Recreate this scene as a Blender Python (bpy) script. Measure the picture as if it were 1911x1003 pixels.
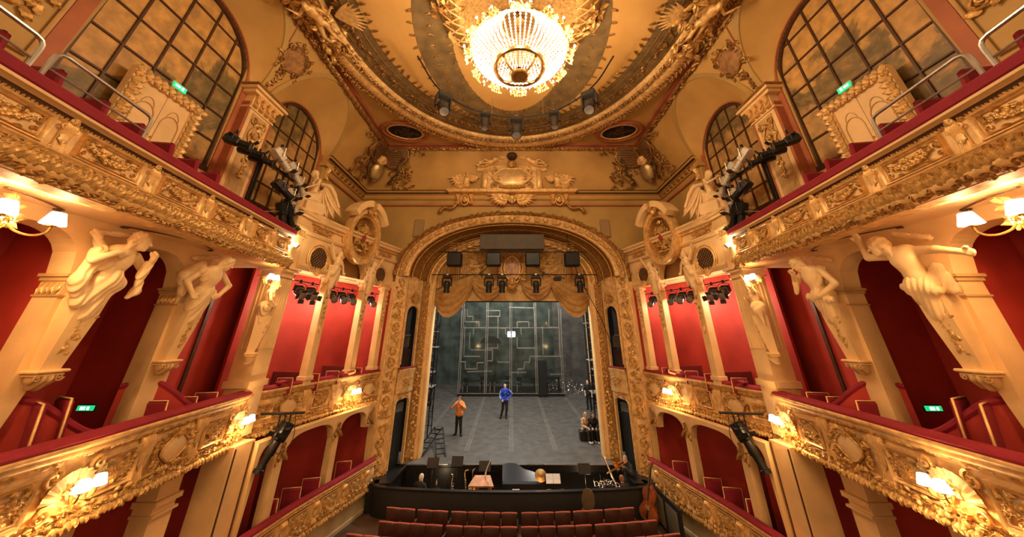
import bpy, math, random
import numpy as np
from mathutils import Matrix, Vector
for _o in list(bpy.data.objects): bpy.data.objects.remove(_o)
SC = bpy.context.scene
COL = SC.collection
PI = math.pi
# ------------------------------------------------------------------ camera
CAM_Z, TILT = 6.3, math.radians(23.5)
cd = bpy.data.cameras.new('camera'); cam = bpy.data.objects.new('camera', cd); COL.objects.link(cam)
cd.sensor_fit = 'HORIZONTAL'; cd.sensor_width = 36.0; cd.lens = 11.0
cd.shift_y = -0.0709
cd.clip_start = .05; cd.clip_end = 200
cam.location = (0, 0, CAM_Z); cam.rotation_euler = (PI/2 + TILT, 0, 0)
SC.camera = cam
# ------------------------------------------------------------------ world, exposure
wd = bpy.data.worlds.new('world'); SC.world = wd; wd.use_nodes = True
_bg = wd.node_tree.nodes['Background']
_bg.inputs[0].default_value = (1.0, .60, .28, 1); _bg.inputs[1].default_value = .38
SC.view_settings.view_transform = 'Standard'; SC.view_settings.look = 'None'
SC.view_settings.gamma = 1; SC.view_settings.use_curve_mapping = False
SC.view_settings.exposure = 1.0
SC.cycles.max_bounces = 8
WARM = (1.0, .60, .265); WHITE = (1.0, .72, .43)
def lamp(name, loc, power, col=WARM, r=.12, kind='POINT', rot=None, spot=None, parent=None):
    l = bpy.data.lights.new(name, kind); l.energy = power; l.color = col
    if kind != 'SUN': l.shadow_soft_size = r
    if kind == 'SPOT': l.spot_size = math.radians(spot); l.spot_blend = .6
    o = bpy.data.objects.new(name, l); COL.objects.link(o); o.location = loc
    if rot is not None: o.rotation_euler = rot
    if parent is not None:
        o.parent = parent; o.matrix_parent_inverse = WM[parent.name].inverted()
    return o
def aim(loc, tgt):
    return (Vector(tgt) - Vector(loc)).to_track_quat('-Z', 'Y').to_euler()
# ------------------------------------------------------------------ materials
def new_mat(name):
    m = bpy.data.materials.new(name); m.use_nodes = True
    nt = m.node_tree; b = nt.nodes['Principled BSDF']
    return m, nt, b
def mat(name, col, rough=.6, metal=0., var=.12, vscale=3., bump=0., bscale=40., sheen=0., col2=None, detail=4., emis=None, estr=0., spec=.4, coat=0., wave=None):
    m, nt, b = new_mat(name); N = nt.nodes; L = nt.links
    b.inputs['Roughness'].default_value = rough; b.inputs['Metallic'].default_value = metal
    b.inputs['Specular IOR Level'].default_value = spec
    if coat: b.inputs['Coat Weight'].default_value = coat
    if sheen:
        b.inputs['Sheen Weight'].default_value = sheen; b.inputs['Sheen Roughness'].default_value = .4
        b.inputs['Sheen Tint'].default_value = (*[min(1, c*2+.1) for c in col], 1)
    tc = N.new('ShaderNodeTexCoord')
    if var or col2:
        nz = N.new('ShaderNodeTexNoise'); nz.inputs['Scale'].default_value = vscale; nz.inputs['Detail'].default_value = detail
        L.new(tc.outputs['Object'], nz.inputs['Vector'])
        r = N.new('ShaderNodeValToRGB'); r.color_ramp.elements[0].position = .3; r.color_ramp.elements[1].position = .72
        c2 = col2 if col2 else tuple(c*(1-var*1.6) for c in col)
        r.color_ramp.elements[0].color = (*c2, 1); r.color_ramp.elements[1].color = (*[min(1, c*(1+(var if not col2 else 0))) for c in col], 1)
        L.new(nz.outputs['Fac'], r.inputs['Fac']); L.new(r.outputs['Color'], b.inputs['Base Color'])
    else:
        b.inputs['Base Color'].default_value = (*col, 1)
    if bump:
        if wave:
            bz = N.new('ShaderNodeTexWave'); bz.inputs['Scale'].default_value = bscale; bz.inputs['Distortion'].default_value = wave; bz.inputs['Detail'].default_value = 2
            h = bz.outputs['Fac']
        else:
            bz = N.new('ShaderNodeTexNoise'); bz.inputs['Scale'].default_value = bscale; bz.inputs['Detail'].default_value = 3
            h = bz.outputs['Fac']
        L.new(tc.outputs['Object'], bz.inputs['Vector'])
        bp = N.new('ShaderNodeBump'); bp.inputs['Strength'].default_value = bump; bp.inputs['Distance'].default_value = .03
        L.new(h, bp.inputs['Height']); L.new(bp.outputs['Normal'], b.inputs['Normal'])
    if emis:
        b.inputs['Emission Color'].default_value = (*emis, 1); b.inputs['Emission Strength'].default_value = estr
    return m
M = {}
M['cream'] = mat('cream_stucco', (.81, .54, .245), .55, var=.10, vscale=1.5, bump=.08, bscale=30)
M['creamdark'] = mat('tan_stucco', (.55, .33, .13), .6, var=.12, vscale=1.5)
M['gold'] = mat('gilded_stucco', (.82, .51, .19), .40, metal=.3, var=.20, vscale=7, bump=.2, bscale=60)
M['goldplain'] = mat('gilded_ground', (.82, .53, .22), .5, metal=.12, var=.20, vscale=5, bump=.12, bscale=50)
M['goldrelief'] = mat('gilded_carved_relief', (.68, .40, .125), .36, metal=.4, var=.30, vscale=16, bump=.25, bscale=70, detail=6)  # darker gold than the ground, standing in for shaded edges of the carving
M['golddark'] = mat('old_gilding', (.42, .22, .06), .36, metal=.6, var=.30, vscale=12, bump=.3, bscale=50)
M['statue'] = mat('statue_stucco', (.80, .55, .27), .5, var=.08, vscale=4, bump=.05, bscale=60)
M['ochre'] = mat('ochre_paint', (.56, .318, .086), .65, var=.10, vscale=.8, bump=.05, bscale=20)
M['ochre2'] = mat('ochre_wall_paint', (.47, .29, .085), .65, var=.12, vscale=.7)
M['rust'] = mat('rust_brown_paint', (.40, .12, .045), .6, var=.12, vscale=2)
M['umber'] = mat('dark_umber_moulding', (.085, .036, .014), .5, var=.2, vscale=6, metal=.2)
M['red'] = mat('red_wall_fabric', (.45, .040, .026), .75, var=.12, vscale=1.2, bump=.1, bscale=90)
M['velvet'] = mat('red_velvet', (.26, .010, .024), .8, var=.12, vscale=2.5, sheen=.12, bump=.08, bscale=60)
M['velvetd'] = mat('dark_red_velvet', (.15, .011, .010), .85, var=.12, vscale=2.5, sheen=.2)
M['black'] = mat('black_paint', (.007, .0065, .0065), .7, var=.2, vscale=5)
M['blackmetal'] = mat('black_metal', (.02, .019, .018), .38, metal=.4, var=.2, vscale=9)
M['steel'] = mat('brushed_steel', (.55, .52, .47), .35, metal=.9, var=.1, vscale=8)
M['chrome'] = mat('polished_metal', (.75, .72, .66), .2, metal=1., var=0)
M['brass'] = mat('polished_brass', (.85, .55, .20), .25, metal=1., var=.08, vscale=6)
M['lattice'] = mat('dark_lattice', (.22, .11, .045), .5, var=.2)
M['stage'] = mat('stage_boards', (.098, .092, .084), .42, var=.20, vscale=2.6, bump=.1, bscale=8, detail=8)
M['stagewall'] = mat('dark_green_grey_stage_wall', (.050, .066, .056), .7, var=.45, vscale=1.1, detail=9)
M['stagegrey'] = mat('grey_stage_wall', (.10, .092, .082), .75, var=.3, vscale=1.5, detail=9)
M['framebar'] = mat('grey_steel_bar', (.30, .27, .235), .45, metal=.4, var=.2)
M['seatwood'] = mat('seat_back_wood', (.052, .016, .008), .5, var=.25, vscale=5, coat=.2)
M['seattrim'] = mat('pink_lit_velvet_edge', (.50, .13, .10), .6, var=.15, sheen=.4)  # paler pink than the velvet; light on the top edge is in the colour
M['floorw'] = mat('stalls_floor', (.10, .055, .03), .5, var=.25, vscale=2)
M['dado'] = mat('stalls_dado_stone', (.52, .40, .22), .6, var=.18, vscale=1.1)
M['skin'] = mat('skin', (.68, .38, .25), .5, var=.06)
M['skyp'] = mat('painted_sky', (.62, .345, .10), .7, var=.0, col2=(.48, .25, .062), vscale=.55, detail=5)
M['olive'] = mat('painted_olive_band', (.19, .115, .040), .65, var=.25, vscale=2.2, detail=6)
M['glassbead'] = mat('glowing_crystal', (.22, .19, .15), .1, var=0, emis=(1, .88, .70), estr=.95)  # crystal strings are no lamps; their lamplit glitter is put in as emission
M['bulb'] = mat('lit_bulb', (1, 1, 1), .3, var=0, emis=(1, .90, .70), estr=45.)
M['shade'] = mat('lit_lamp_shade', (1, .96, .88), .5, var=0, emis=(1, .90, .74), estr=4.)
M['exit'] = mat('lit_green_sign', (.02, .5, .25), .4, var=0, emis=(.02, .62, .22), estr=.5)
M['exitw'] = mat('lit_white_sign', (.8, .9, .85), .4, var=0, emis=(.6, 1, .75), estr=.8)
for _k in ('glassbead', 'bulb', 'shade', 'exit', 'exitw'): M[_k].cycles.emission_sampling = 'NONE'   # glow is not sampled; separate point lamps light the room
def mat_glass(name, col, rough=.05, alpha=.12):
    m, nt, b = new_mat(name); N = nt.nodes; L = nt.links
    tr = N.new('ShaderNodeBsdfTransparent'); tr.inputs[0].default_value = (*col, 1)
    gl = N.new('ShaderNodeBsdfGlossy'); gl.inputs['Roughness'].default_value = rough; gl.inputs['Color'].default_value = (.8, .85, .82, 1)
    mx = N.new('ShaderNodeMixShader'); mx.inputs[0].default_value = alpha
    L.new(tr.outputs[0], mx.inputs[1]); L.new(gl.outputs[0], mx.inputs[2]); L.new(mx.outputs[0], N['Material Output'].inputs[0])
    return m
M['glass'] = mat_glass('tinted_stage_glass', (.955, .97, .96), .06, .012)
M['crystal'] = mat_glass('crystal_bead', (1, .96, .88), .15, .5)
def mat_mural(name, seed):
    # painted landscape: sky, hills, trees (print on the mural itself; object coords: y along, z up)
    m, nt, b = new_mat(name); N = nt.nodes; L = nt.links
    b.inputs['Roughness'].default_value = .55
    tc = N.new('ShaderNodeTexCoord'); mp = N.new('ShaderNodeMapping'); L.new(tc.outputs['Object'], mp.inputs[0])
    mp.inputs['Location'].default_value = (seed, seed*1.7, seed*.3)
    n1 = N.new('ShaderNodeTexNoise'); n1.inputs['Scale'].default_value = .45; n1.inputs['Detail'].default_value = 8; n1.inputs['Roughness'].default_value = .62; n1.inputs['Distortion'].default_value = .6
    L.new(mp.outputs[0], n1.inputs['Vector'])
    sp = N.new('ShaderNodeSeparateXYZ'); L.new(tc.outputs['Object'], sp.inputs[0])
    ma = N.new('ShaderNodeMath'); ma.operation = 'MULTIPLY_ADD'; L.new(sp.outputs['Z'], ma.inputs[0]); ma.inputs[1].default_value = -.115; L.new(n1.outputs['Fac'], ma.inputs[2])
    ma2 = N.new('ShaderNodeMath'); ma2.operation = 'MULTIPLY_ADD'; L.new(sp.outputs['Y'], ma2.inputs[0]); ma2.inputs[1].default_value = .075; mb = N.new('ShaderNodeMath'); mb.operation = 'ADD'; L.new(ma.outputs[0], mb.inputs[0]); mb.inputs[1].default_value = .94; L.new(mb.outputs[0], ma2.inputs[2])
    r = N.new('ShaderNodeValToRGB'); cr = r.color_ramp
    cr.elements[0].position = .36; cr.elements[0].color = (.60, .34, .10, 1)
    cr.elements[1].position = .70; cr.elements[1].color = (.50, .29, .095, 1)
    for p, c in ((.45, (.56, .32, .095)), (.47, (.27, .17, .055)), (.53, (.17, .12, .04)), (.58, (.30, .19, .06)), (.63, (.16, .11, .04))):
        e = cr.elements.new(p); e.color = (*c, 1)
    L.new(ma2.outputs[0], r.inputs['Fac'])
    n2 = N.new('ShaderNodeTexNoise'); n2.inputs['Scale'].default_value = 4; n2.inputs['Detail'].default_value = 6; L.new(mp.outputs[0], n2.inputs['Vector'])
    r2 = N.new('ShaderNodeValToRGB'); r2.color_ramp.elements[0].position = .35; r2.color_ramp.elements[0].color = (.65, .65, .65, 1); r2.color_ramp.elements[1].position = .7; r2.color_ramp.elements[1].color = (1.15, 1.1, 1, 1)
    L.new(n2.outputs['Fac'], r2.inputs['Fac'])
    mx = N.new('ShaderNodeMix'); mx.data_type = 'RGBA'; mx.blend_type = 'MULTIPLY'; mx.inputs[0].default_value = 1
    L.new(r.outputs[0], mx.inputs[6]); L.new(r2.outputs[0], mx.inputs[7]); L.new(mx.outputs[2], b.inputs['Base Color'])
    return m
M['mural'] = mat_mural('painted_landscape', 2.3)
# ------------------------------------------------------------------ objects
WM = {}
I4 = Matrix.Identity(4)
class MB:
    def __init__(s): s.v = []; s.f = []; s.n = 0
    def add(s, V, F, T=None):
        V = np.asarray(V, dtype=float)
        if T is not None:
            A = np.array(T); V = V @ A[:3, :3].T + A[:3, 3]
        s.v.append(V); n = s.n
        s.f.extend([tuple(i + n for i in f) for f in F]); s.n += len(V); return s
    def mesh(s, name='m', smooth=True, ang=62):
        me = bpy.data.meshes.new(name)
        V = np.concatenate(s.v) if s.v else np.zeros((0, 3))
        me.from_pydata(V.tolist(), [], s.f)
        if smooth and len(s.f):
            me.polygons.foreach_set('use_smooth', np.ones(len(s.f), dtype=bool))
            me.set_sharp_from_angle(angle=math.radians(ang))
        me.update(); return me
    def obj(s, name, material, parent=None, W=None, smooth=True, ang=None):
        if ang is None: ang = 72 if material in ('goldrelief', 'golddark', 'gold', 'statue') else 42
        me = s.mesh(name, smooth, ang); me.materials.append(M[material] if isinstance(material, str) else material)
        return put(name, me, parent, W)
def put(name, me, parent=None, W=None, material=None):
    if material is not None and not len(me.materials): me.materials.append(M[material])
    o = bpy.data.objects.new(name, me); COL.objects.link(o)
    W = W if W is not None else I4
    if parent is not None:
        o.parent = parent; o.matrix_parent_inverse = WM[parent.name].inverted()
    o.matrix_basis = W; WM[o.name] = W.copy(); return o
def tag(o, label, cat, group=None):
    o['label'] = label; o['category'] = cat
    if group: o['group'] = group
    return o
def thing(name, label, cat, loc=(0, 0, 0), group=None):
    o = bpy.data.objects.new(name, None); COL.objects.link(o); o.location = loc; o.empty_display_size = .2
    WM[o.name] = Matrix.Translation(loc); tag(o, label, cat, group); return o
def struct(o): o['kind'] = 'structure'; return o
def structE(name, loc=(0, 0, 0)):
    o = bpy.data.objects.new(name, None); COL.objects.link(o); o.location = loc; WM[o.name] = Matrix.Translation(loc); o['kind'] = 'structure'; return o
def frame(p, xdir, ydir, sc=1.):
    # matrix with local x along xdir, y along ydir (made orthogonal), z = x cross y
    x = Vector(xdir).normalized(); y = Vector(ydir); y = (y - x*y.dot(x)).normalized(); z = x.cross(y)
    if isinstance(sc, (int, float)): sc = (sc, sc, sc)
    m = Matrix(((x.x*sc[0], y.x*sc[1], z.x*sc[2], p[0]), (x.y*sc[0], y.y*sc[1], z.y*sc[2], p[1]), (x.z*sc[0], y.z*sc[1], z.z*sc[2], p[2]), (0, 0, 0, 1)))
    return m
def TR(x=0, y=0, z=0, rz=0, sc=1., rx=0, ry=0):
    if isinstance(sc, (int, float)): sc = (sc, sc, sc)
    return Matrix.Translation((x, y, z)) @ Matrix.Rotation(rz, 4, 'Z') @ Matrix.Rotation(ry, 4, 'Y') @ Matrix.Rotation(rx, 4, 'X') @ Matrix.Diagonal((*sc, 1))
# ------------------------------------------------------------------ shapes: each returns (V, F)
def gridF(nu, nv, cu=False, cv=False):
    F = []
    for i in range(nu if cu else nu - 1):
        for j in range(nv if cv else nv - 1):
            a = i*nv + j; b = ((i+1) % nu)*nv + j; c = ((i+1) % nu)*nv + (j+1) % nv; d = i*nv + (j+1) % nv
            F.append((a, b, c, d))
    return F
def box(cx, cy, cz, sx, sy, sz):
    x, y, z = sx/2, sy/2, sz/2
    V = [(cx+a*x, cy+b*y, cz+c*z) for a in (-1, 1) for b in (-1, 1) for c in (-1, 1)]
    return V, [(0, 1, 3, 2), (4, 6, 7, 5), (0, 4, 5, 1), (2, 3, 7, 6), (0, 2, 6, 4), (1, 5, 7, 3)]
def bbox(sx, sy, sz, b=.01):
    # bevelled box centred on 0: rounded-rectangle outline, lofted in z
    x, y, z = sx/2, sy/2, sz/2; V = []
    for zz, ins in ((-z, b), (-z+b, 0), (z-b, 0), (z, b)):
        X, Y = x-ins, y-ins; q = b*.7
        V += [(X-q, -Y, zz), (X, -Y+q, zz), (X, Y-q, zz), (X-q, Y, zz), (-X+q, Y, zz), (-X, Y-q, zz), (-X, -Y+q, zz), (-X+q, -Y, zz)]
    F = gridF(4, 8, cv=True); F = [tuple(reversed(f)) for f in F]
    F.append(tuple(range(7, -1, -1))); F.append(tuple(range(24, 32)))
    return V, F
def tube(P, R, n=6, flat=1., up=(0, 0, 1), caps=True):
    P = np.asarray(P, float); m = len(P); R = np.full(m, R, float) if np.isscalar(R) else np.asarray(R, float)
    T = np.gradient(P, axis=0); T /= np.linalg.norm(T, axis=1)[:, None] + 1e-9
    u = np.asarray(up, float)
    if abs(T[0] @ u) > .9: u = np.array((1., 0, 0)) if abs(T[0][0]) < .9 else np.array((0, 1., 0))
    V = []
    b = np.cross(T[0], u); b /= np.linalg.norm(b)
    for i in range(m):
        b = b - T[i]*(b @ T[i]); b /= np.linalg.norm(b) + 1e-9
        c = np.cross(b, T[i])
        for k in range(n):
            a = 2*PI*k/n
            V.append(P[i] + R[i]*(math.cos(a)*b + flat*math.sin(a)*c))
    F = gridF(m, n, cv=True)
    if caps: F.append(tuple(range(n))[::-1]); F.append(tuple((m-1)*n + k for k in range(n)))
    return V, F
def rod(a, b, r, n=6): return tube([a, b], r, n)
def bar(a, b, w, h=None, up=(0, 0, 1)):
    # square bar from a to b
    h = h or w; a = Vector(a); b = Vector(b); t = (b-a).normalized(); u = Vector(up)
    if abs(t.dot(u)) > .95: u = Vector((0, 1, 0)) if abs(t.y) < .9 else Vector((1, 0, 0))
    s = t.cross(u).normalized(); u = s.cross(t)
    V = []
    for p in (a, b):
        for i, j in ((-1, -1), (1, -1), (1, 1), (-1, 1)): V.append(tuple(p + s*(i*w/2) + u*(j*h/2)))
    return V, [(0, 1, 2, 3)[::-1], (4, 5, 6, 7), (0, 1, 5, 4), (1, 2, 6, 5), (2, 3, 7, 6), (3, 0, 4, 7)]
def lathe(prof, n=16, a0=0., a1=2*PI):
    full = abs(a1-a0-2*PI) < 1e-6; m = n if full else n+1
    V = []
    for i in range(m):
        a = a0 + (a1-a0)*i/n
        for r, z in prof: V.append((r*math.cos(a), r*math.sin(a), z))
    return V, gridF(m, len(prof), cu=full)
def ball(c, r, n=8, m=5):
    if np.isscalar(r): r = (r, r, r)
    pr = [(math.sin(PI*j/m), -math.cos(PI*j/m)) for j in range(m+1)]
    V, F = lathe(pr, n)
    return [(c[0]+x*r[0], c[1]+y*r[1], c[2]+z*r[2]) for x, y, z in V], F
def prism(pts, z0, z1):
    n = len(pts)
    V = [(x, y, z0) for x, y in pts] + [(x, y, z1) for x, y in pts]
    F = [(i, (i+1) % n, n+(i+1) % n, n+i) for i in range(n)] + [tuple(range(n))[::-1], tuple(range(n, 2*n))]
    return V, F
def crom(pts, n):
    P = np.asarray(pts, float); P = np.vstack([2*P[0]-P[1], P, 2*P[-1]-P[-2]]); seg = len(pts)-1; out = []
    for i in range(n+1):
        u = i/n*seg; k = min(int(u), seg-1); t = u-k
        a, b, c, d = P[k], P[k+1], P[k+2], P[k+3]
        out.append(.5*((2*b)+(-a+c)*t+(2*a-5*b+4*c-d)*t*t+(-a+3*b-3*c+d)*t**3))
    return np.array(out)
class Path:
    """plan path (x,y); normal points to the room (towards x=0 side given by nsign)"""
    def __init__(s, pts, n=60, smooth=True, inward=None):
        P = crom(pts, n) if smooth else np.asarray(pts, float)
        s.P = P; d = np.linalg.norm(np.diff(P, axis=0), axis=1); s.L = np.concatenate([[0], np.cumsum(d)])
        T = np.gradient(P, axis=0); T /= np.linalg.norm(T, axis=1)[:, None]
        Nn = np.stack([T[:, 1], -T[:, 0]], 1)
        mid = len(P)//2
        ref = np.asarray(inward, float) if inward is not None else np.array((0., P[mid][1]))
        if Nn[mid] @ (ref - P[mid]) < 0: Nn = -Nn
        s.T = T; s.N = Nn
    def at(s, l):
        x = [np.interp(l, s.L, s.P[:, k]) for k in (0, 1)]; t = np.array([np.interp(l, s.L, s.T[:, k]) for k in (0, 1)]); t /= np.linalg.norm(t)
        n = np.array([np.interp(l, s.L, s.N[:, k]) for k in (0, 1)]); n /= np.linalg.norm(n)
        return np.array(x), t, n
    def y2l(s, y): return float(np.interp(y, s.P[:, 1], s.L))
    def sweep(s, prof, closed=True, l0=None, l1=None, caps=True):
        P, Nn = s.P, s.N
        if l0 is not None:
            ls = [l0] + [l for l in s.L if l0 < l < l1] + [l1]
            A = [s.at(l) for l in ls]; P = np.array([a[0] for a in A]); Nn = np.array([a[2] for a in A])
        V = []
        for p, n in zip(P, Nn):
            for d, z in prof: V.append((p[0]+n[0]*d, p[1]+n[1]*d, z))
        m = len(prof); F = gridF(len(P), m, cv=closed)
        if closed and caps: F.append(tuple(range(m))[::-1]); F.append(tuple((len(P)-1)*m+k for k in range(m)))
        return V, F
    def fr(s, l, z, d=0., sc=1., flip=False):
        """frame: local x along path so that x cross up = out; z out to room"""
        p, t, n = s.at(l)
        x = Vector((-n[1], n[0], 0))   # up x n ... x cross (0,0,1) = n
        return frame((p[0]+n[0]*d, p[1]+n[1]*d, z), x, (0, 0, 1), sc)
def sweep3(P, N, B, prof, closed_prof=True, closed_path=False, caps=True):
    """general sweep: prof pts (a,b) -> P + a*N + b*B"""
    V = []
    for p, n, b in zip(P, N, B):
        for u, w in prof: V.append(tuple(np.asarray(p)+u*np.asarray(n)+w*np.asarray(b)))
    m = len(prof); k = len(P); F = gridF(k, m, cu=closed_path, cv=closed_prof)
    if closed_prof and not closed_path and caps: F.append(tuple(range(m))[::-1]); F.append(tuple((k-1)*m+j for j in range(m)))
    return V, F
# ------------------------------------------------------------------ ornament: local x right, y up, z out
def scroll(r=1., turns=1.4, th=.16, a0=0., hand=1, n=22, k=5, rise=.12):
    P = []; R = []
    for i in range(n):
        t = i/(n-1); a = a0 + hand*2*PI*turns*t; q = r*(1-.82*t)
        P.append((q*math.cos(a), q*math.sin(a), rise*r*(.3+t))); R.append(th*r*(1-.35*t))
    V, F = tube(P, R, k); b = ball(P[-1], th*r*1.25, 6, 4); n0 = len(V)
    return list(V) + list(b[0]), F + [tuple(i+n0 for i in f) for f in b[1]]
def leaf(l=1., w=.35, h=.18, curl=.25, n=5, lobes=True):
    V = []
    for i in range(n+1):
        t = i/n; ww = w*math.sin(PI*min(1, .12+t*.88))**.8*(1+(.22 if i % 2 else -.12) if lobes else 1); z = h*math.sin(PI*t*.8) + curl*t*t
        if i == n: ww = .02*w
        V += [(t*l, -ww, z*.35), (t*l, -ww*.45, z*.9), (t*l, 0, z*.6), (t*l, ww*.45, z*.9), (t*l, ww, z*.35)]
    return V, [tuple(reversed(f)) for f in gridF(n+1, 5)]
def flower(r=1., p=5, h=.5):
    V = [(0, 0, h*.9*r)]; n = p*3; F = []
    for ri, hz in ((.3, .75), (.55, .55), (.9, .7), (1., .05)):
        for k in range(n):
            a = 2*PI*k/n; q = r*ri*(1+(.22*math.cos(p*a) if ri > .4 else 0)); V.append((q*math.cos(a), q*math.sin(a), r*h*hz*(1+.25*math.cos(p*a)*(ri > .4))))
    for k in range(n): F.append((0, 1+k, 1+(k+1) % n))
    for j in range(3):
        for k in range(n): F.append((1+j*n+k, 1+(j+1)*n+k, 1+(j+1)*n+(k+1) % n, 1+j*n+(k+1) % n))
    return V, F
def shell(r=1., ribs=9, span=2.3, h=.3):
    V = []; n = ribs*4; rr = (.06, .3, .6, .85, 1.)
    for i in range(n+1):
        a = PI/2 + span*(i/n-.5); c = .5+.5*math.cos(2*PI*ribs*i/n+PI)
        for q in rr:
            e = r*q*(1+(.07*c if q == 1. else 0)); V.append((e*math.cos(a), e*math.sin(a), h*r*(math.sin(PI*min(q, .95))*.55 + q*.55) + .09*r*c*q))
    V2, F = V, gridF(n+1, len(rr))
    return V2, F
def oval(rx, ry, th, n=28, k=6, z=0., lob=0., nl=4):
    P = []
    for i in range(n):
        a = 2*PI*i/n; q = 1+lob*math.cos(nl*a); P.append((rx*q*math.cos(a), ry*q*math.sin(a), z))
    P = np.array(P); T = np.roll(P, -1, 0)-np.roll(P, 1, 0); T /= np.linalg.norm(T, axis=1)[:, None]
    V = []
    for p, t in zip(P, T):
        nn = np.array((t[1], -t[0], 0))
        for j in range(k):
            a = 2*PI*j/k; V.append(p+th*(math.cos(a)*nn+math.sin(a)*np.array((0, 0, 1))))
    return V, gridF(n, k, cu=True, cv=True)
def disc(rx, ry, z=0., n=28, dome=0., lob=0., nl=4):
    V = [(0, 0, z+dome)]; F = []
    for q in (.5, 1.):
        for i in range(n):
            a = 2*PI*i/n; e = q*(1+lob*math.cos(nl*a)); V.append((rx*e*math.cos(a), ry*e*math.sin(a), z+dome*(1-q*q)))
    for i in range(n):
        F.append((0, 1+i, 1+(i+1) % n)); F.append((1+i, 1+n+i, 1+n+(i+1) % n, 1+(i+1) % n))
    return V, F
def rframe(w, h, th, dep):
    # rectangular moulding frame
    V = []; F = []
    prof = [(0, 0), (th*.2, dep), (th*.6, dep*.7), (th, 0)]
    cs = [(-1, -1), (1, -1), (1, 1), (-1, 1)]
    for sx, sy in cs:
        for u, z in prof: V.append((sx*(w/2-u), sy*(h/2-u), z))
    return V, gridF(4, 4, cu=True)
def garland(w=1., sag=.25, seed=0, n=7, r=.085, leaves=True):
    rng = random.Random(seed); b = MB()
    for i in range(n):
        t = (i+.5)/n*2-1; x = t*w/2; y = sag*(t*t) - sag*.5 + rng.uniform(-.02, .02); q = r*(1.25-.55*abs(t))*rng.uniform(.85, 1.15)
        b.add(*flower(q, rng.choice((5, 6)), .55), TR(x, y, .015, rng.uniform(0, 6)))
        if leaves:
            for k in range(3):
                b.add(*leaf(q*rng.uniform(1.2, 1.9), q*.5, q*.5, q*.2, 4), TR(x, y, .01, rng.uniform(0, 2*PI)))
    return b
def merge(b, o, T=None):
    for V in [np.concatenate(o.v)]: b.add(V, o.f, T)
    return b
# ------------------------------------------------------------------ bodies: smooth unions of tapered limbs, meshed by surface nets
def surf_nets(f, org, h):
    s = f < 0
    c = np.zeros(tuple(k-1 for k in f.shape), np.int8)
    cs = [(a, b, d) for a in (0, 1) for b in (0, 1) for d in (0, 1)]
    X, Y, Z = c.shape
    for a, b, d in cs: c += s[a:a+X, b:b+Y, d:d+Z]
    mk = (c > 0) & (c < 8); I, J, K = np.nonzero(mk); n = len(I)
    idx = -np.ones(c.shape, int); idx[mk] = np.arange(n)
    acc = np.zeros((n, 3)); cnt = np.zeros(n)
    for a in cs:
        for ax in range(3):
            if a[ax]: continue
            b = list(a); b[ax] = 1
            fa = f[I+a[0], J+a[1], K+a[2]]; fb = f[I+b[0], J+b[1], K+b[2]]
            m = (fa < 0) != (fb < 0); t = np.where(m, fa/np.where(m, fa-fb, 1), 0)
            p = np.tile(np.array(a, float), (n, 1)); p[:, ax] += t
            acc[m] += p[m]; cnt[m] += 1
    V = np.asarray(org) + h*(np.stack([I, J, K], 1) + acc/np.maximum(cnt, 1)[:, None])
    F = []
    for ax in range(3):
        o1, o2 = [(1, 2), (2, 0), (0, 1)][ax]
        sl = [slice(None)]*3; sl[ax] = slice(0, -1); a = s[tuple(sl)]; sl[ax] = slice(1, None); b = s[tuple(sl)]
        e = a != b; q = np.argwhere(e)
        ok = (q[:, o1] > 0) & (q[:, o2] > 0) & (q[:, o1] < f.shape[o1]-1) & (q[:, o2] < f.shape[o2]-1); q = q[ok]
        ins = a[q[:, 0], q[:, 1], q[:, 2]]
        d1 = np.zeros(3, int); d1[o1] = 1; d2 = np.zeros(3, int); d2[o2] = 1
        g = lambda v: idx[v[:, 0], v[:, 1], v[:, 2]]
        Q = np.stack([g(q-d1-d2), g(q-d2), g(q), g(q-d1)], 1)
        Q[~ins] = Q[~ins][:, ::-1]; F.append(Q)
    F = np.concatenate(F); F = F[(F >= 0).all(1)]
    return V, [tuple(r) for r in F.tolist()]
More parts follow.
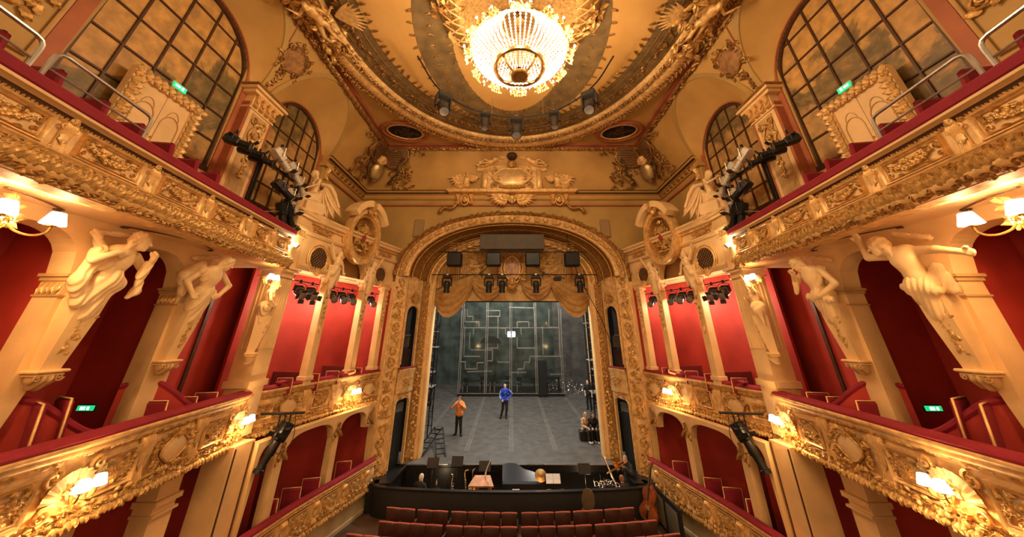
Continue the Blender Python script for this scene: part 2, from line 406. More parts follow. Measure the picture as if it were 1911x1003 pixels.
def sdf(prims, h=.02, disp=None, pad=.06):
    """prims: ('c',a,b,ra,rb,k) tapered limb | ('e',c,(rx,ry,rz),k[,R]) ellipsoid ; k>0 smooth union, 'sub' not used"""
    lo = np.full(3, 1e9); hi = -lo
    for p in prims:
        if p[0] == 'c': pts = [np.asarray(p[1], float), np.asarray(p[2], float)]; r = max(p[3], p[4])
        else: pts = [np.asarray(p[1], float)]; r = max(p[2])
        for q in pts: lo = np.minimum(lo, q-r); hi = np.maximum(hi, q+r)
    lo -= pad; hi += pad; n = np.ceil((hi-lo)/h).astype(int)+1
    ax = [lo[i]+h*np.arange(n[i], dtype=np.float32) for i in range(3)]
    f = np.full(tuple(n), 1., np.float32)
    for p in prims:
        if p[0] == 'c': a, b, ra, rb, k = (np.asarray(p[1], float), np.asarray(p[2], float), p[3], p[4], p[5]); l = np.minimum(a-ra, b-rb); u = np.maximum(a+ra, b+rb)
        else: a, rr, k = np.asarray(p[1], float), np.asarray(p[2], float), p[3]; l = a-max(rr); u = a+max(rr)
        m = 2.2*k+2.5*h
        i0 = np.maximum(((l-m-lo)/h).astype(int), 0); i1 = np.minimum(((u+m-lo)/h).astype(int)+2, n)
        S = tuple(slice(i0[i], i1[i]) for i in range(3))
        x = ax[0][S[0]][:, None, None]; y = ax[1][S[1]][None, :, None]; z = ax[2][S[2]][None, None, :]
        if p[0] == 'c':
            d = b-a; L2 = max(d @ d, 1e-9)
            t = np.clip(((x-a[0])*d[0]+(y-a[1])*d[1]+(z-a[2])*d[2])/L2, 0, 1)
            g = np.sqrt((x-a[0]-t*d[0])**2+(y-a[1]-t*d[1])**2+(z-a[2]-t*d[2])**2)-(ra+(rb-ra)*t)
        else:
            X, Y, Z = x-a[0], y-a[1], z-a[2]
            if len(p) > 4:
                R = np.asarray(p[4]); X, Y, Z = R[0][0]*X+R[0][1]*Y+R[0][2]*Z, R[1][0]*X+R[1][1]*Y+R[1][2]*Z, R[2][0]*X+R[2][1]*Y+R[2][2]*Z
            q = np.sqrt((X/rr[0])**2+(Y/rr[1])**2+(Z/rr[2])**2); g = (q-1)*min(rr)*(1.0)
        old = f[S]
        if k > 0:
            hh = np.clip(.5+.5*(old-g)/k, 0, 1); f[S] = old*(1-hh)+g*hh-k*hh*(1-hh)
        else: f[S] = np.minimum(old, g)
    if disp is not None:
        f = f + disp(ax[0][:, None, None], ax[1][None, :, None], ax[2][None, None, :]).astype(np.float32)
    return surf_nets(f, lo, h)
def v3(*a): return np.array(a, float)
def basis(face, up=(0, 0, 1)):
    y = v3(*face); y /= np.linalg.norm(y); z = v3(*up); x = np.cross(y, z); x /= np.linalg.norm(x); z = np.cross(x, y)
    return np.array([x, y, z])          # rows: right, forward, up
def head_prims(c, face, s=1., up=(0, 0, 1), hair=False):
    B = basis(face, up); g = lambda x, y, z: v3(*c) + s*(B[0]*x+B[1]*y+B[2]*z)
    P = [('e', g(0, -.008, .03), (.076*s, .094*s, .098*s), .02*s, B), ('e', g(0, .022, -.035), (.056*s, .066*s, .075*s), .03*s, B),
         ('c', g(0, .088, .022), g(0, .112, -.012), .010*s, .015*s, .012*s), ('c', g(-.018, .085, -.052), g(.018, .085, -.052), .012*s, .012*s, .008*s),
         ('c', g(-.03, .078, .035), g(.03, .078, .035), .014*s, .014*s, .012*s), ('c', g(0, .068, -.088), g(0, .07, -.088), .02*s, .02*s, .02*s)]
    for sg in (-1, 1):
        P.append(('e', g(.078*sg, -.005, 0), (.010*s, .020*s, .032*s), .006*s, B)); P.append(('c', g(.03*sg, .078, .014), g(.032*sg, .08, .014), .011*s, .011*s, .004))
    return P
def hand_prims(w, d, nrm, s=1., curl=.5):
    """wrist point w, direction d, palm normal nrm: palm, four fingers, thumb"""
    d = v3(*d); d /= np.linalg.norm(d); nv = v3(*nrm); nv -= d*(nv @ d); nv /= np.linalg.norm(nv)+1e-9; sd = np.cross(d, nv)
    w = v3(*w); P = [('c', w, w+d*.03*s, .026*s, .028*s, .02*s)]
    for i, (o, l) in enumerate(((-.03, .07), (-.01, .082), (.011, .076), (.03, .06))):
        a = w+(d*.03+sd*o*.6)*s; b = w+(d*.088+sd*o)*s; m = b+(d*(1-.35*curl)+nv*.7*curl)*l*.5*s; e = m+(d*(1-1.1*curl)+nv*1.1*curl)*l*.5*s
        P += [('c', a, b, .014*s, .0125*s, .012*s), ('c', b, m, .0105*s, .0095*s, .004), ('c', m, e, .0095*s, .008*s, .004)]
    t0 = w+(d*.02-sd*.026)*s; t1 = w+(d*.055-sd*.062+nv*.018)*s; t2 = t1+(d*.032-sd*.006+nv*.014)*s
    P += [('c', t0, t1, .015*s, .012*s, .012*s), ('c', t1, t2, .011*s, .009*s, .004)]
    return P
def human(J, sex='m', s=1., parts='all', hand=True):
    """J: joints (metres for a 1.75 m adult, before s). returns prims"""
    g = lambda k: v3(*J[k])*s
    f = sex == 'f'; P = []
    up = v3(*J.get('up', (0, 0, 1)))
    B = basis(J.get('face', (0, 1, 0)), up)
    BB = basis(J.get('bface', (0, 1, 0)))
    if parts in ('all', 'upper'):
        P += head_prims(g('head'), J.get('face', (0, 1, 0)), s, up)
        P.append(('c', g('neck'), g('head')-B[2]*.06*s, (.050 if f else .058)*s, (.046 if f else .055)*s, .03*s))
    P.append(('c', (g('shL')*.62+g('shR')*.38), (g('shL')*.38+g('shR')*.62), (.105 if f else .118)*s, (.105 if f else .118)*s, .05*s))
    P.append(('c', (g('shL')+g('shR'))/2-v3(0, 0, .06)*s, g('chest'), (.115 if f else .13)*s, (.112 if f else .125)*s, .05*s))
    P.append(('c', g('chest'), g('waist'), (.11 if f else .122)*s, (.092 if f else .112)*s, .05*s))
    P.append(('c', g('waist'), g('pelvis'), (.092 if f else .112)*s, (.125 if f else .125)*s, .06*s))
    P.append(('c', (g('shL')+g('shR'))/2, g('neck'), .075*s, .055*s, .05*s))
    if f:
        for sg in (-1, 1):
            c = g('chest')+(BB[0]*.068*sg+BB[1]*.088+BB[2]*.035)*s; P.append(('e', c, (.055*s, .052*s, .055*s), .03*s))
    else:
        for sg in (-1, 1):
            c = g('chest')+(BB[0]*.06*sg+BB[1]*.07+BB[2]*.05)*s; P.append(('e', c, (.075*s, .05*s, .06*s), .05*s))
    for sd in 'LR':
        if 'el'+sd in J:
            k = .9 if f else 1.
            P.append(('c', g('sh'+sd), g('el'+sd), .056*k*s, .043*k*s, .04*s)); P.append(('c', g('el'+sd), g('wr'+sd), .044*k*s, .029*k*s, .02*s))
            if hand: P += hand_prims(g('wr'+sd), g('wr'+sd)-g('el'+sd) if 'hd'+sd not in J else v3(*J['hd'+sd]), J.get('pn'+sd, (0, 1, 0)), s, J.get('curl'+sd, .45))
        if 'kn'+sd in J and parts != 'upper':
            P.append(('c', g('hip'+sd), g('kn'+sd), .090*s, .058*s, .05*s)); P.append(('c', g('kn'+sd), g('an'+sd), .060*s, .038*s, .03*s))
            P.append(('c', g('an'+sd)-v3(0, 0, .02)*s, g('to'+sd), .040*s, .030*s, .03*s))
    return P
def pose(**kw):
    J = dict(head=(0, .02, 1.63), neck=(0, 0, 1.47), shL=(-.185, 0, 1.43), shR=(.185, 0, 1.43), chest=(0, .005, 1.26), waist=(0, 0, 1.08), pelvis=(0, -.01, .95),
             elL=(-.24, -.02, 1.13), elR=(.24, -.02, 1.13), wrL=(-.26, .05, .89), wrR=(.26, .05, .89),
             hipL=(-.095, 0, .92), hipR=(.095, 0, .92), knL=(-.11, .02, .50), knR=(.11, .02, .50), anL=(-.12, -.02, .085), anR=(.12, -.02, .085), toL=(-.15, .14, .035), toR=(.15, .14, .035))
    J.update(kw); return J
def hair_prims(c, face, s=1., long=0., up=(0, 0, 1), vol=1.):
    B = basis(face, up); g = lambda x, y, z: v3(*c) + s*(B[0]*x+B[1]*y+B[2]*z)
    P = [('e', g(0, -.025, .052), (.086*s*vol, .098*s*vol, .088*s*vol), .02*s, B), ('e', g(0, -.05, .0), (.08*s*vol, .068*s*vol, .085*s*vol), .02*s, B)]
    if long:
        for sg in (-1, 0, 1): P.append(('c', g(.06*sg, -.05, -.02), g(.075*sg, -.06, -.1-long), .045*s, .03*s, .03*s))
    return P
def inflate(prims, d):
    out = []
    for p in prims:
        if p[0] == 'c': out.append(('c', p[1], p[2], p[3]+d, p[4]+d, p[5]))
        else: out.append(('e', p[1], tuple(r+d for r in p[2]), *p[3:]))
    return out
def skirt_disp(cx, cy, amp=.02, n=9, ph=0., slope=1.5):
    return lambda x, y, z: amp*np.sin(n*np.arctan2(y-cy, x-cx)+ph+slope*z)*np.ones_like(z+x+y)
# ================================================================== the house: walls, ceiling, floors
def sgn(s): return 'left' if s < 0 else 'right'
def ribbon(us, zb, zt, fn, thick):
    """wall of columns: u -> bottom zb(u), top zt(u); fn(u, d) -> (x,y) with d depth 0..thick"""
    b = MB(); V = []
    for u in us:
        for d, z in ((0, zb(u)), (0, zt(u)), (thick, zt(u)), (thick, zb(u))):
            x, y = fn(u, d); V.append((x, y, z))
    b.add(V, gridF(len(us), 4, cv=True) + [(0, 1, 2, 3), tuple(4*(len(us)-1)+k for k in (3, 2, 1, 0))]); return b
def archz(y, c, r, z0, rise, p=2.):
    q = abs(y-c)/r
    return z0 + rise*max(0., 1-q**p)**(1/p) if q < 1 else None
CEIL = 16.0
# --- stalls floor
o = MB().add(*box(0, 6.2, -.1, 19.6, 19.6, .2)).obj('floor', 'floorw'); struct(o)
# --- stage floor, raked
def sz(y): return .99 + .055*(y-17.3)
b = MB(); b.add([(-4.9, 17.25, .99), (4.9, 17.25, .99), (7.5, 18.3, sz(18.3)), (7.5, 36, sz(36)), (-7.5, 36, sz(36)), (-7.5, 18.3, sz(18.3))], [(0, 1, 2, 3, 4, 5)])
STAGE = b.obj('floor_stage', 'stage'); struct(STAGE)
# --- ceiling: flat field with an oval opening, painted sky above it
EC, ERX, ERY = (0, 7.3), 6.35, 7.3
cl = structE('ceiling', (0, 7.3, CEIL))
b = MB(); n = 96; V = []
x0, x1, y0, y1 = -7.05, 7.05, -.6, 15.15
for i in range(n):
    a = 2*PI*i/n; c, s_ = math.cos(a), math.sin(a); V.append((ERX*c, EC[1]+ERY*s_, CEIL))
    k = min((x1 if c > 0 else -x0)/max(abs(c), 1e-6), ((y1-EC[1]) if s_ > 0 else (EC[1]-y0))/max(abs(s_), 1e-6)); V.append((c*k, EC[1]+s_*k, CEIL))
b.add(V, gridF(n, 2, cu=True)); b.obj('ceiling_field', 'ochre', cl)
def ellring(rx0, ry0, rx1, ry1, z0, z1, n=96, c=EC):
    V = []
    for i in range(n):
        a = 2*PI*i/n; V += [(c[0]+rx0*math.cos(a), c[1]+ry0*math.sin(a), z0), (c[0]+rx1*math.cos(a), c[1]+ry1*math.sin(a), z1)]
    return V, gridF(n, 2, cu=True)
b = MB(); b.add(*ellring(5.05, 5.85, ERX+.02, ERY+.02, CEIL+.10, CEIL-.0)); b.obj('painted_olive_band', 'olive', cl)
V = []; n = 64
for q in (1., .8, .6, .4, .2, .02):
    for i in range(n):
        a = 2*PI*i/n; V.append((5.07*q*math.cos(a), EC[1]+5.87*q*math.sin(a), CEIL+.10+.25*(1-q*q)))
MB().add(V, gridF(6, n, cv=True)).obj('painted_sky_field', 'skyp', cl)
# lobed olive band around the chandelier rose, a little proud of the sky
def lobe(rx0, ry0, rx1, ry1, c, n=56):
    V = []
    for i in range(n+1):
        a = 2*PI*i/n
        for rx, ry in ((rx0, ry0), (rx1, ry1)):
            x, y = rx*math.cos(a), c+ry*math.sin(a); q = min(1, (x/5.07)**2+((y-EC[1])/5.87)**2); V.append((x, y, CEIL+.085+.25*(1-q)))
    return V, gridF(n+1, 2)
MB().add(*lobe(2.25, 3.7, 3.55, 4.75, 8.6)).obj('painted_olive_lobe', 'olive', cl)
# thin painted rinceaux lines: raised gilt sprigs along the band edge
b = MB(); rng = random.Random(4)
for k in range(64):
    a = PI*(-.08+1.16*k/63); x, y = 5.0*math.cos(a), EC[1]+5.8*math.sin(a)
    b.add(*flower(.055, 5, .3), TR(x, y, CEIL+.08, 0, 1, PI)); b.add(*leaf(.26, .05, .05, .02, 4), TR(x, y, CEIL+.08, a+PI+rng.uniform(-.6, .6), 1, PI))
    x, y = 5.65*math.cos(a), EC[1]+6.5*math.sin(a)
    for q in range(3): b.add(*leaf(.2, .06, .05, .02, 4), TR(x, y, CEIL+.02, rng.uniform(0, 6.28), 1, PI))
for rr in (.2, .45, .75, 1.0):
    P = [((5.1+rr)*math.cos(PI*t/60), EC[1]+(5.9+rr)*math.sin(PI*t/60), CEIL+.065-.06*rr) for t in range(-4, 65)]; b.add(*tube(P, .012, 4))
for k in range(60):
    a = PI*(-.05+1.1*k/59); b.add(*rod((5.12*math.cos(a), EC[1]+5.92*math.sin(a), CEIL+.07), (6.2*math.cos(a), EC[1]+7.1*math.sin(a), CEIL-.01), .008, 4))
for k in range(60):
    a = 2*PI*k/60
    for rx, ry in ((3.55, 4.75), (2.9, 4.2), (2.25, 3.7)):
        x, y = rx*math.cos(a), 8.6+ry*math.sin(a); q = min(1, (x/5.07)**2+((y-EC[1])/5.87)**2); b.add(*leaf(.2, .05, .04, .02, 4), TR(x, y, CEIL+.07+.25*(1-q), a+rng.uniform(-.6, .6), 1, PI)); b.add(*flower(.045, 5, .3), TR(x, y, CEIL+.07+.25*(1-q), 0, 1, PI))
o = b.obj('painted_rinceau', 'golddark', cl); o['kind'] = 'stuff'
# ring moulding: gilt rope, fluted torus, leaf rope
def ellpath(rx, ry, n, z, a0=-.12, a1=PI+.12):
    P = []; N = []
    for i in range(n+1):
        a = a0+(a1-a0)*i/n; P.append((rx*math.cos(a), EC[1]+ry*math.sin(a), z)); v = v3(math.cos(a)/rx, math.sin(a)/ry, 0); N.append(v/np.linalg.norm(v))
    return np.array(P), np.array(N)
P, N = ellpath(ERX+.1, ERY+.1, 150, CEIL-.02); Bz = np.tile((0, 0, -1.), (len(P), 1))
MB().add(*sweep3(P, N, Bz, [(-.42, -.05), (-.34, .10), (-.22, .16), (-.12, .12), (-.05, .20), (.12, .26), (.28, .22), (.36, .10), (.44, .14), (.52, .02), (.5, -.06)])).obj('ring_moulding', 'gold', cl)
b = MB()
for i in range(0, 151):
    p, n_ = P[i], N[i]; a = math.atan2(n_[1], n_[0])
    b.add(*bbox(.34, .055, .05, .015), Matrix.Translation((p[0]+n_[0]*.12, p[1]+n_[1]*.12, p[2]-.255)) @ Matrix.Rotation(a, 4, 'Z'))
o = b.obj('ring_flute', 'gold', cl); o['kind'] = 'stuff'
b = MB(); rng = random.Random(1)
P2, N2 = ellpath(ERX+.1, ERY+.1, 330, CEIL-.02)
for i in range(331):
    p, n_ = P2[i], N2[i]; a = math.atan2(n_[1], n_[0])
    for off, sc_ in ((-.27, .17), (.47, .15)):
        b.add(*leaf(sc_, sc_*.5, sc_*.7, .03, 4), Matrix.Translation((p[0]+n_[0]*off, p[1]+n_[1]*off, p[2]-.14)) @ Matrix.Rotation(a+PI/2+rng.uniform(-.7, .7), 4, 'Z') @ Matrix.Rotation(PI, 4, 'X'))
o = b.obj('ring_leaf_rope', 'golddark', cl); o['kind'] = 'stuff'
# straight frame moulding of the ceiling with leaf rope
fp = [(-7.05, -.4), (-7.05, 15.15), (7.05, 15.15), (7.05, -.4)]
def rectsweep(prof, z):
    V = []
    for (x, y), (nx, ny) in zip(fp, ((1, 0), (1, -1), (-1, -1), (-1, 0))):
        for u, w in prof: V.append((x+nx*u, y+ny*u, z-w))
    return V, gridF(4, len(prof), cv=True)
MB().add(*rectsweep([(-.22, -.02), (-.20, .14), (-.10, .20), (.02, .20), (.06, .10), (.20, .10), (.24, .0)], CEIL)).obj('frame_moulding', 'rust', cl, smooth=False)
b = MB(); rng = random.Random(2)
for (ax, ay), (bx, by) in zip(fp[:-1], fp[1:]):
    L = math.hypot(bx-ax, by-ay); k = int(L/.085); a = math.atan2(by-ay, bx-ax); nrm = (-math.sin(a), math.cos(a)); 
    for i in range(k):
        t = i/k; b.add(*leaf(.25, .105, .14, .03, 4), Matrix.Translation((ax+(bx-ax)*t, ay+(by-ay)*t, CEIL-.19)) @ Matrix.Rotation(a+rng.uniform(-.6, .6), 4, 'Z') @ Matrix.Rotation(PI, 4, 'X'))
o = b.obj('frame_leaf_rope', 'golddark', cl); o['kind'] = 'stuff'
# --- attic side walls, coves, arched mural windows
AX = 8.4
B1 = dict(c=5.93, r=1.67, z=13.4, zb=10.45); B2 = dict(c=10.35, r=1.45, z=13.15, zb=10.2)
B0 = dict(c=.4, r=1.67, z=13.4, zb=10.45)
def covex(z): return AX - (z-13.4)*.52
def cove_b(y):
    for B, ry, rz in ((B1, 2.0, 2.42), (B2, 1.9, 2.35), (B0, 2.0, 2.42)):
        q = archz(y, B['c'], ry, 13.4, rz)
        if q: return min(q, 15.88)
    return 13.4
win = 0
for s in (-1, 1):
    wl = structE('wall_'+sgn(s), (s*9, 7, 0))
    # attic wall with openings
    ys = sorted(set([-1, 16.3] + [round(y, 3) for B in (B0, B1, B2) for y in np.linspace(B['c']-B['r'], B['c']+B['r'], 33)] + [B['c']+k*B['r']*1.0005 for B in (B0, B1, B2) for k in (-1, 1)]))
    def top(y):
        return 16.0
    def zb_up(y):
        for B in (B0, B1, B2):
            q = archz(y, B['c'], B['r'], B['z'], B['r'])
            if q: return q
        return 9.2
    ribbon(ys, zb_up, top, lambda u, d: (s*(AX+d), u), .25).obj('attic_wall', 'ochre2', wl, smooth=False)
    for B in (B1, B2):   # sill wall below each opening
        MB().add(*box(s*(AX+.12), B['c'], (9.2+B['zb'])/2, .25, 2*B['r'], B['zb']-9.2)).obj('sill_wall', 'cream', wl, smooth=False)
    # cove: pendentives above the arches
    ysc = np.linspace(-1, 16.25, 260)
    V = []
    for y in ysc:
        z0 = cove_b(y)
        for k in range(5):
            z = z0+(16.02-z0)*k/4; V.append((s*covex(z), y, z))
    MB().add(V, gridF(len(ysc), 5)).obj('cove', 'ochre', wl)
    # vault webs between wall arch and cove arch, cream edge band on the cove
    for B, ry, rz in ((B1, 2.0, 2.42), (B2, 1.9, 2.35)):
        V = []; n = 40; E = []
        for i in range(n+1):
            a = PI*i/n; yw, zw = B['c']+(B['r']+.02)*math.cos(a), B['z']+(B['r']+.02)*math.sin(a)
            yc, zc = B['c']+ry*math.cos(a), min(13.4+rz*math.sin(a), 15.88)
            for k in range(4):
                t = k/3; V.append((s*(AX*(1-t)+covex(zc)*t), yw*(1-t)+yc*t, zw*(1-t)+zc*t + .1*math.sin(PI*t)))
            yo, zo = B['c']+(ry+.16)*math.cos(a), min(13.4+(rz+.16)*math.sin(a), 15.93)
            E += [(s*(covex(zc)-.0), yc, zc), (s*(covex(zc)-.05), yc, zc), (s*(covex(zo)-.05), yo, zo), (s*(covex(zo)), yo, zo)]
        MB().add(V, gridF(n+1, 4)).obj('vault_web', 'ochre', wl)
        MB().add(E, gridF(n+1, 4, cv=True)).obj('vault_edge_band', 'ochre2', wl, smooth=False)
    # arched windows filled with painted landscape panes
    for B, nc, dz in ((B1, 5, .80), (B2, 5, .72)):
        win += 1
        w = structE('window_%d' % win, (s*AX, B['c'], B['zb']))
        c, r = B['c'], B['r']
        arc = lambda y: B['z']+math.sqrt(max(0, r*r-(y-c)**2))
        cw = 2*r/nc; zr = []; z = B['zb']
        while z < B['z']+r: zr.append(z); z += dz
        zr.append(B['z']+r)
        for i in range(nc):
            for j in range(len(zr)-1):
                yy = np.linspace(c-r+i*cw+.02, c-r+(i+1)*cw-.02, 7); V = []
                if max(arc(y) for y in yy) < zr[j]+.05: continue
                for y in yy:
                    za = zr[j]+.02; zb_ = max(za, min(zr[j+1]-.02, arc(y)-.03)); V += [(s*(AX+.10), y, za), (s*(AX+.10), y, zb_), (s*(AX+.13), y, zb_), (s*(AX+.13), y, za)]
                MB().add(V, gridF(7, 4, cv=True)).obj('pane', 'mural', w, smooth=False)
        for i in range(1, nc):
            y = c-r+i*cw; MB().add(*box(s*(AX+.09), y, (B['zb']+arc(y))/2, .07, .045, arc(y)-B['zb'])).obj('mullion', 'umber', w, smooth=False)
        for z in zr[1:-1]:
            hw = r if z < B['z'] else math.sqrt(max(0.01, r*r-(z-B['z'])**2))
            MB().add(*box(s*(AX+.09), c, z, .065, 2*hw, .04)).obj('glazing_bar', 'umber', w, smooth=False)
        # dark inner frame and rust outer band around the opening
        for nm, mt, r0, r1, x in (('window_frame', 'umber', r-.10, r+.0, .03), ('rust_surround', 'rust', r-.0, r+.24, -.035)):
            pts = [(c+1, B['zb'], 0)]
            P = [(c+k_, z_) for k_, z_ in [(1, B['zb'])]]
            V = []
            for i in range(-1, 42):
                a = PI*max(0, min(40, i))/40
                for rr, xx in ((r0, x), (r0, x+.09), (r1, x+.09), (r1, x)):
                    y = c+rr*math.cos(a); z = B['z']+rr*math.sin(a)
                    if i == -1 or i == 41: z = B['zb']-.3 if nm == 'rust_surround' else B['zb']
                    V.append((s*(AX+xx), y, z))
            MB().add(V, gridF(43, 4, cv=True)).obj(nm, mt, w, smooth=False)
        MB().add(*box(s*(AX+.05), c, B['zb']-.06, .16, 2*r, .14)).obj('window_sill', 'umber', w, smooth=False)
    # red box walls and floors behind the arcade
    MB().add(*box(s*9.4, 7.5, 4.6, .2, 17.5, 9.6)).obj('box_back_wall', 'red', wl, smooth=False)
    MB().add(*box(s*8.95, 7.5, 8.85, 1.3, 17.5, .9)).obj('upper_tier_floor', 'creamdark', wl, smooth=False)
# --- proscenium wall
wf = structE('wall_front', (0, 16.2, 0))
xs = sorted(set([-8.5, -5.9, 5.9, 8.5, -5.901, 5.901] + list(np.round(np.linspace(-5.9, 5.9, 81), 4))))
def arch_out(x): 
    q = archz(x, 0, 5.9, 8.9, 3.3, 2.15)
    return q if q else 0.
ribbon(xs, arch_out, lambda x: 13.45, lambda u, d: (u, 16.2+d), .2).obj('proscenium_wall', 'ochre2', wf, smooth=False)
V = []
for x in np.linspace(-8.5, 8.5, 30):
    for k in range(5):
        z = 13.4+(16.02-13.4)*k/4; V.append((x, 16.2-(z-13.4)*.42, z))
MB().add(V, gridF(30, 5)).obj('front_cove', 'ochre', wf)
# speaker panels set in the wall
for x in (-5.02, 5.02):
    o = MB().add(*bbox(.52, .09, .98, .02), TR(x, 16.16, 11.42)).add(*bbox(.44, .03, .90, .01), TR(x, 16.115, 11.42)).obj('flush_loudspeaker', mat('tan_speaker_cloth', (.33, .21, .09), .8, var=.1, vscale=30))
    tag(o, 'flat tan wall loudspeaker panel %s the proscenium arch' % ('left of' if x < 0 else 'right of'), 'speaker', 'loudspeaker panels in the proscenium wall')
# --- attic cornice, running round the corner over the proscenium
tr = structE('trim_1', (0, 16, 13.2))
cp = Path([(-8.35, 12.1), (-8.35, 16.15), (8.35, 16.15), (8.35, 12.1)], smooth=False)
cp.N = np.array([(1, 0), (1, -1), (-1, -1), (-1, 0)], float)
MB().add(*cp.sweep([(-.1, 13.50), (.30, 13.50), (.30, 13.44), (.22, 13.40), (.20, 13.32), (-.1, 13.30)])).obj('cornice_crown', 'ochre', tr, smooth=False)
MB().add(*cp.sweep([(.2, 13.385), (.31, 13.385), (.31, 13.345), (.2, 13.345)])).obj('cornice_umber_line', 'umber', tr, smooth=False)  # thin umber-painted fillet line on the cornice crown
MB().add(*cp.sweep([(.2, 13.54), (.33, 13.54), (.33, 13.50), (.2, 13.50)])).obj('cornice_lip', 'umber', tr, smooth=False)
MB().add(*cp.sweep([(-.1, 13.31), (.14, 13.31), (.12, 13.16), (.05, 13.08), (-.1, 13.08)])).obj('cornice_bed', 'ochre', tr, smooth=False)
MB().add(*cp.sweep([(-.1, 12.78), (.06, 12.78), (.06, 12.70), (-.1, 12.70)])).obj('cornice_fillet', 'rust', tr, smooth=False)
for s in (-1, 1):
    for k in range(10): MB().add(*bbox(.20, .13, .14, .02), TR(s*8.22, 12.35+.38*k, 13.19)).obj('modillion', 'golddark', tr)
b = MB(); rng = random.Random(5)
for (ax, ay), (bx, by) in zip(cp.P[:-1], cp.P[1:]):
    L = math.hypot(bx-ax, by-ay); k = int(L/.11)
    for i in range(k):
        t = (i+.5)/k; x, y = ax+(bx-ax)*t, ay+(by-ay)*t
        nx, ny = ((1, 0) if ax == bx and ax < 0 else (-1, 0) if ax == bx else (0, -1)); x += nx*.14; y += ny*.14
        b.add(*leaf(.12, .06, .06, .02, 4, False), frame((x, y, 13.26), (0, 0, -1), (ny, -nx, 0) if True else 0))
o = b.obj('cornice_leaf_row', 'golddark', tr); o['kind'] = 'stuff'
# ================================================================== ornament pieces shared by all fronts (local x right, y up, z out)
def mk_panel_garland(w, h, seed):
    b = MB(); b.add(*rframe(w, h, .05, .035)); b.add(*rframe(w-.12, h-.12, .02, .018)); return b
def mk_garland(w, h, seed):
    b = MB(); merge(b, garland(w*.66, h*.22, seed, 10, h*.105)); merge(b, garland(w*.5, h*.1, seed+5, 6, h*.07), TR(0, h*.12, 0))
    for sx in (-1, 1):
        b.add(*scroll(h*.15, 1.3, .2, PI/2, -sx), TR(sx*w*.38, h*.16, .0)); b.add(*scroll(h*.13, 1.2, .2, -PI/2, sx), TR(sx*w*.38, -h*.18, .0))
        b.add(*leaf(h*.34, h*.07, .03, .02), TR(sx*w*.40, -h*.02, .0, PI/2)); b.add(*leaf(h*.3, h*.06, .03, .02), TR(sx*w*.30, h*.30, 0, PI if sx > 0 else 0))
        b.add(*leaf(h*.3, h*.06, .03, .02), TR(sx*w*.30, -h*.32, 0, PI if sx > 0 else 0))
    return b
def mk_cartouche_field(w, h):
    return MB().add(*disc(w*.27, h*.34, .03, 32, .03, .06, 4))
def mk_cartouche(w, h, seed=0):
    b = MB(); rng = random.Random(seed)
    b.add(*oval(w*.29, h*.37, h*.032, 36, 6, .03, .06, 4)); b.add(*oval(w*.34, h*.44, h*.022, 36, 5, .012, .07, 4))
    for sx in (-1, 1):
        b.add(*scroll(h*.17, 1.5, .2, PI*.5, sx), TR(sx*w*.37, h*.22, .01)); b.add(*scroll(h*.15, 1.4, .2, -PI*.5, -sx), TR(sx*w*.36, -h*.26, .01))
        for k in range(5): b.add(*leaf(h*rng.uniform(.2, .34), h*.065, .04, .02), TR(sx*w*.33, h*(.05-.12*k+.16), .01, (0 if sx > 0 else PI)+rng.uniform(-.9, .9)))
        for k in range(3): b.add(*leaf(h*.24, h*.06, .04, .02), TR(sx*w*(.08+.06*k), h*.40, .02, PI/2-sx*(.5+.3*k))); b.add(*leaf(h*.2, h*.05, .04, .02), TR(sx*w*(.06+.07*k), -h*.40, .02, -PI/2+sx*(.6+.2*k)))
    b.add(*flower(h*.10, 6, .6), TR(0, h*.40, .04)); b.add(*flower(h*.07, 5, .6), TR(w*.1, h*.39, .03)); b.add(*flower(h*.07, 5, .6), TR(-w*.1, h*.39, .03)); b.add(*shell(h*.13, 5, 2.4, .25), TR(0, -h*.46, .02))
    return b
def mk_console(h, w=.2):
    # S-shaped ribbed console: profile (out, y) swept in x with ribs
    prof = [(.02, -h*.5), (.10, -h*.47), (.12, -h*.38), (.06, -h*.25), (.035, -h*.05), (.06, h*.15), (.12, h*.28), (.15, h*.40), (.11, h*.49), (.02, h*.5)]
    b = MB(); n = 13; V = []
    for i in range(n):
        x = -w/2+w*i/(n-1); rib = .018*(i % 2)
        for d, y in prof: V.append((x, y, (d+rib if d > .03 else d)))
    F = gridF(n, len(prof)); V += [(-w/2, y, -.02) for d, y in prof] + [(w/2, y, -.02) for d, y in prof]; m = len(prof); q = n*m
    for j in range(m-1):
        F.append((q+j, j, j+1, q+j+1)); F.append(((n-1)*m+j, q+m+j, q+m+j+1, (n-1)*m+j+1))
    b.add(V, F)
    for sx in (-1, 1): b.add(*scroll(.075, 1.4, .2, PI/2, sx), TR(sx*w*.45, h*.36, .10)); b.add(*scroll(.055, 1.3, .2, -PI/2, -sx), TR(sx*w*.45, -h*.38, .08))
    b.add(*leaf(h*.35, .06, .04, .03), TR(0, h*.15, .07, -PI/2))
    return b
def mk_mask(r):
    V, F = sdf([('e', (0, 0, 0), (r*.75, r, r*.5), .0), ('c', (0, r*.15, r*.45), (0, -r*.15, r*.6), r*.08, r*.14, r*.06), ('c', (-r*.2, -r*.42, r*.42), (r*.2, -r*.42, r*.42), r*.1, r*.1, r*.05),
                ('c', (-r*.4, r*.3, r*.42), (r*.4, r*.3, r*.42), r*.12, r*.12, r*.08), ('e', (0, r*.75, r*.1), (r*.85, r*.5, r*.5), r*.1), ('e', (-r*.8, .1*r, 0), (r*.3, r*.7, r*.3), r*.1), ('e', (r*.8, .1*r, 0), (r*.3, r*.7, r*.3), r*.1)], r*.13, pad=r*.2)
    return MB().add(V, F)
ME = {}
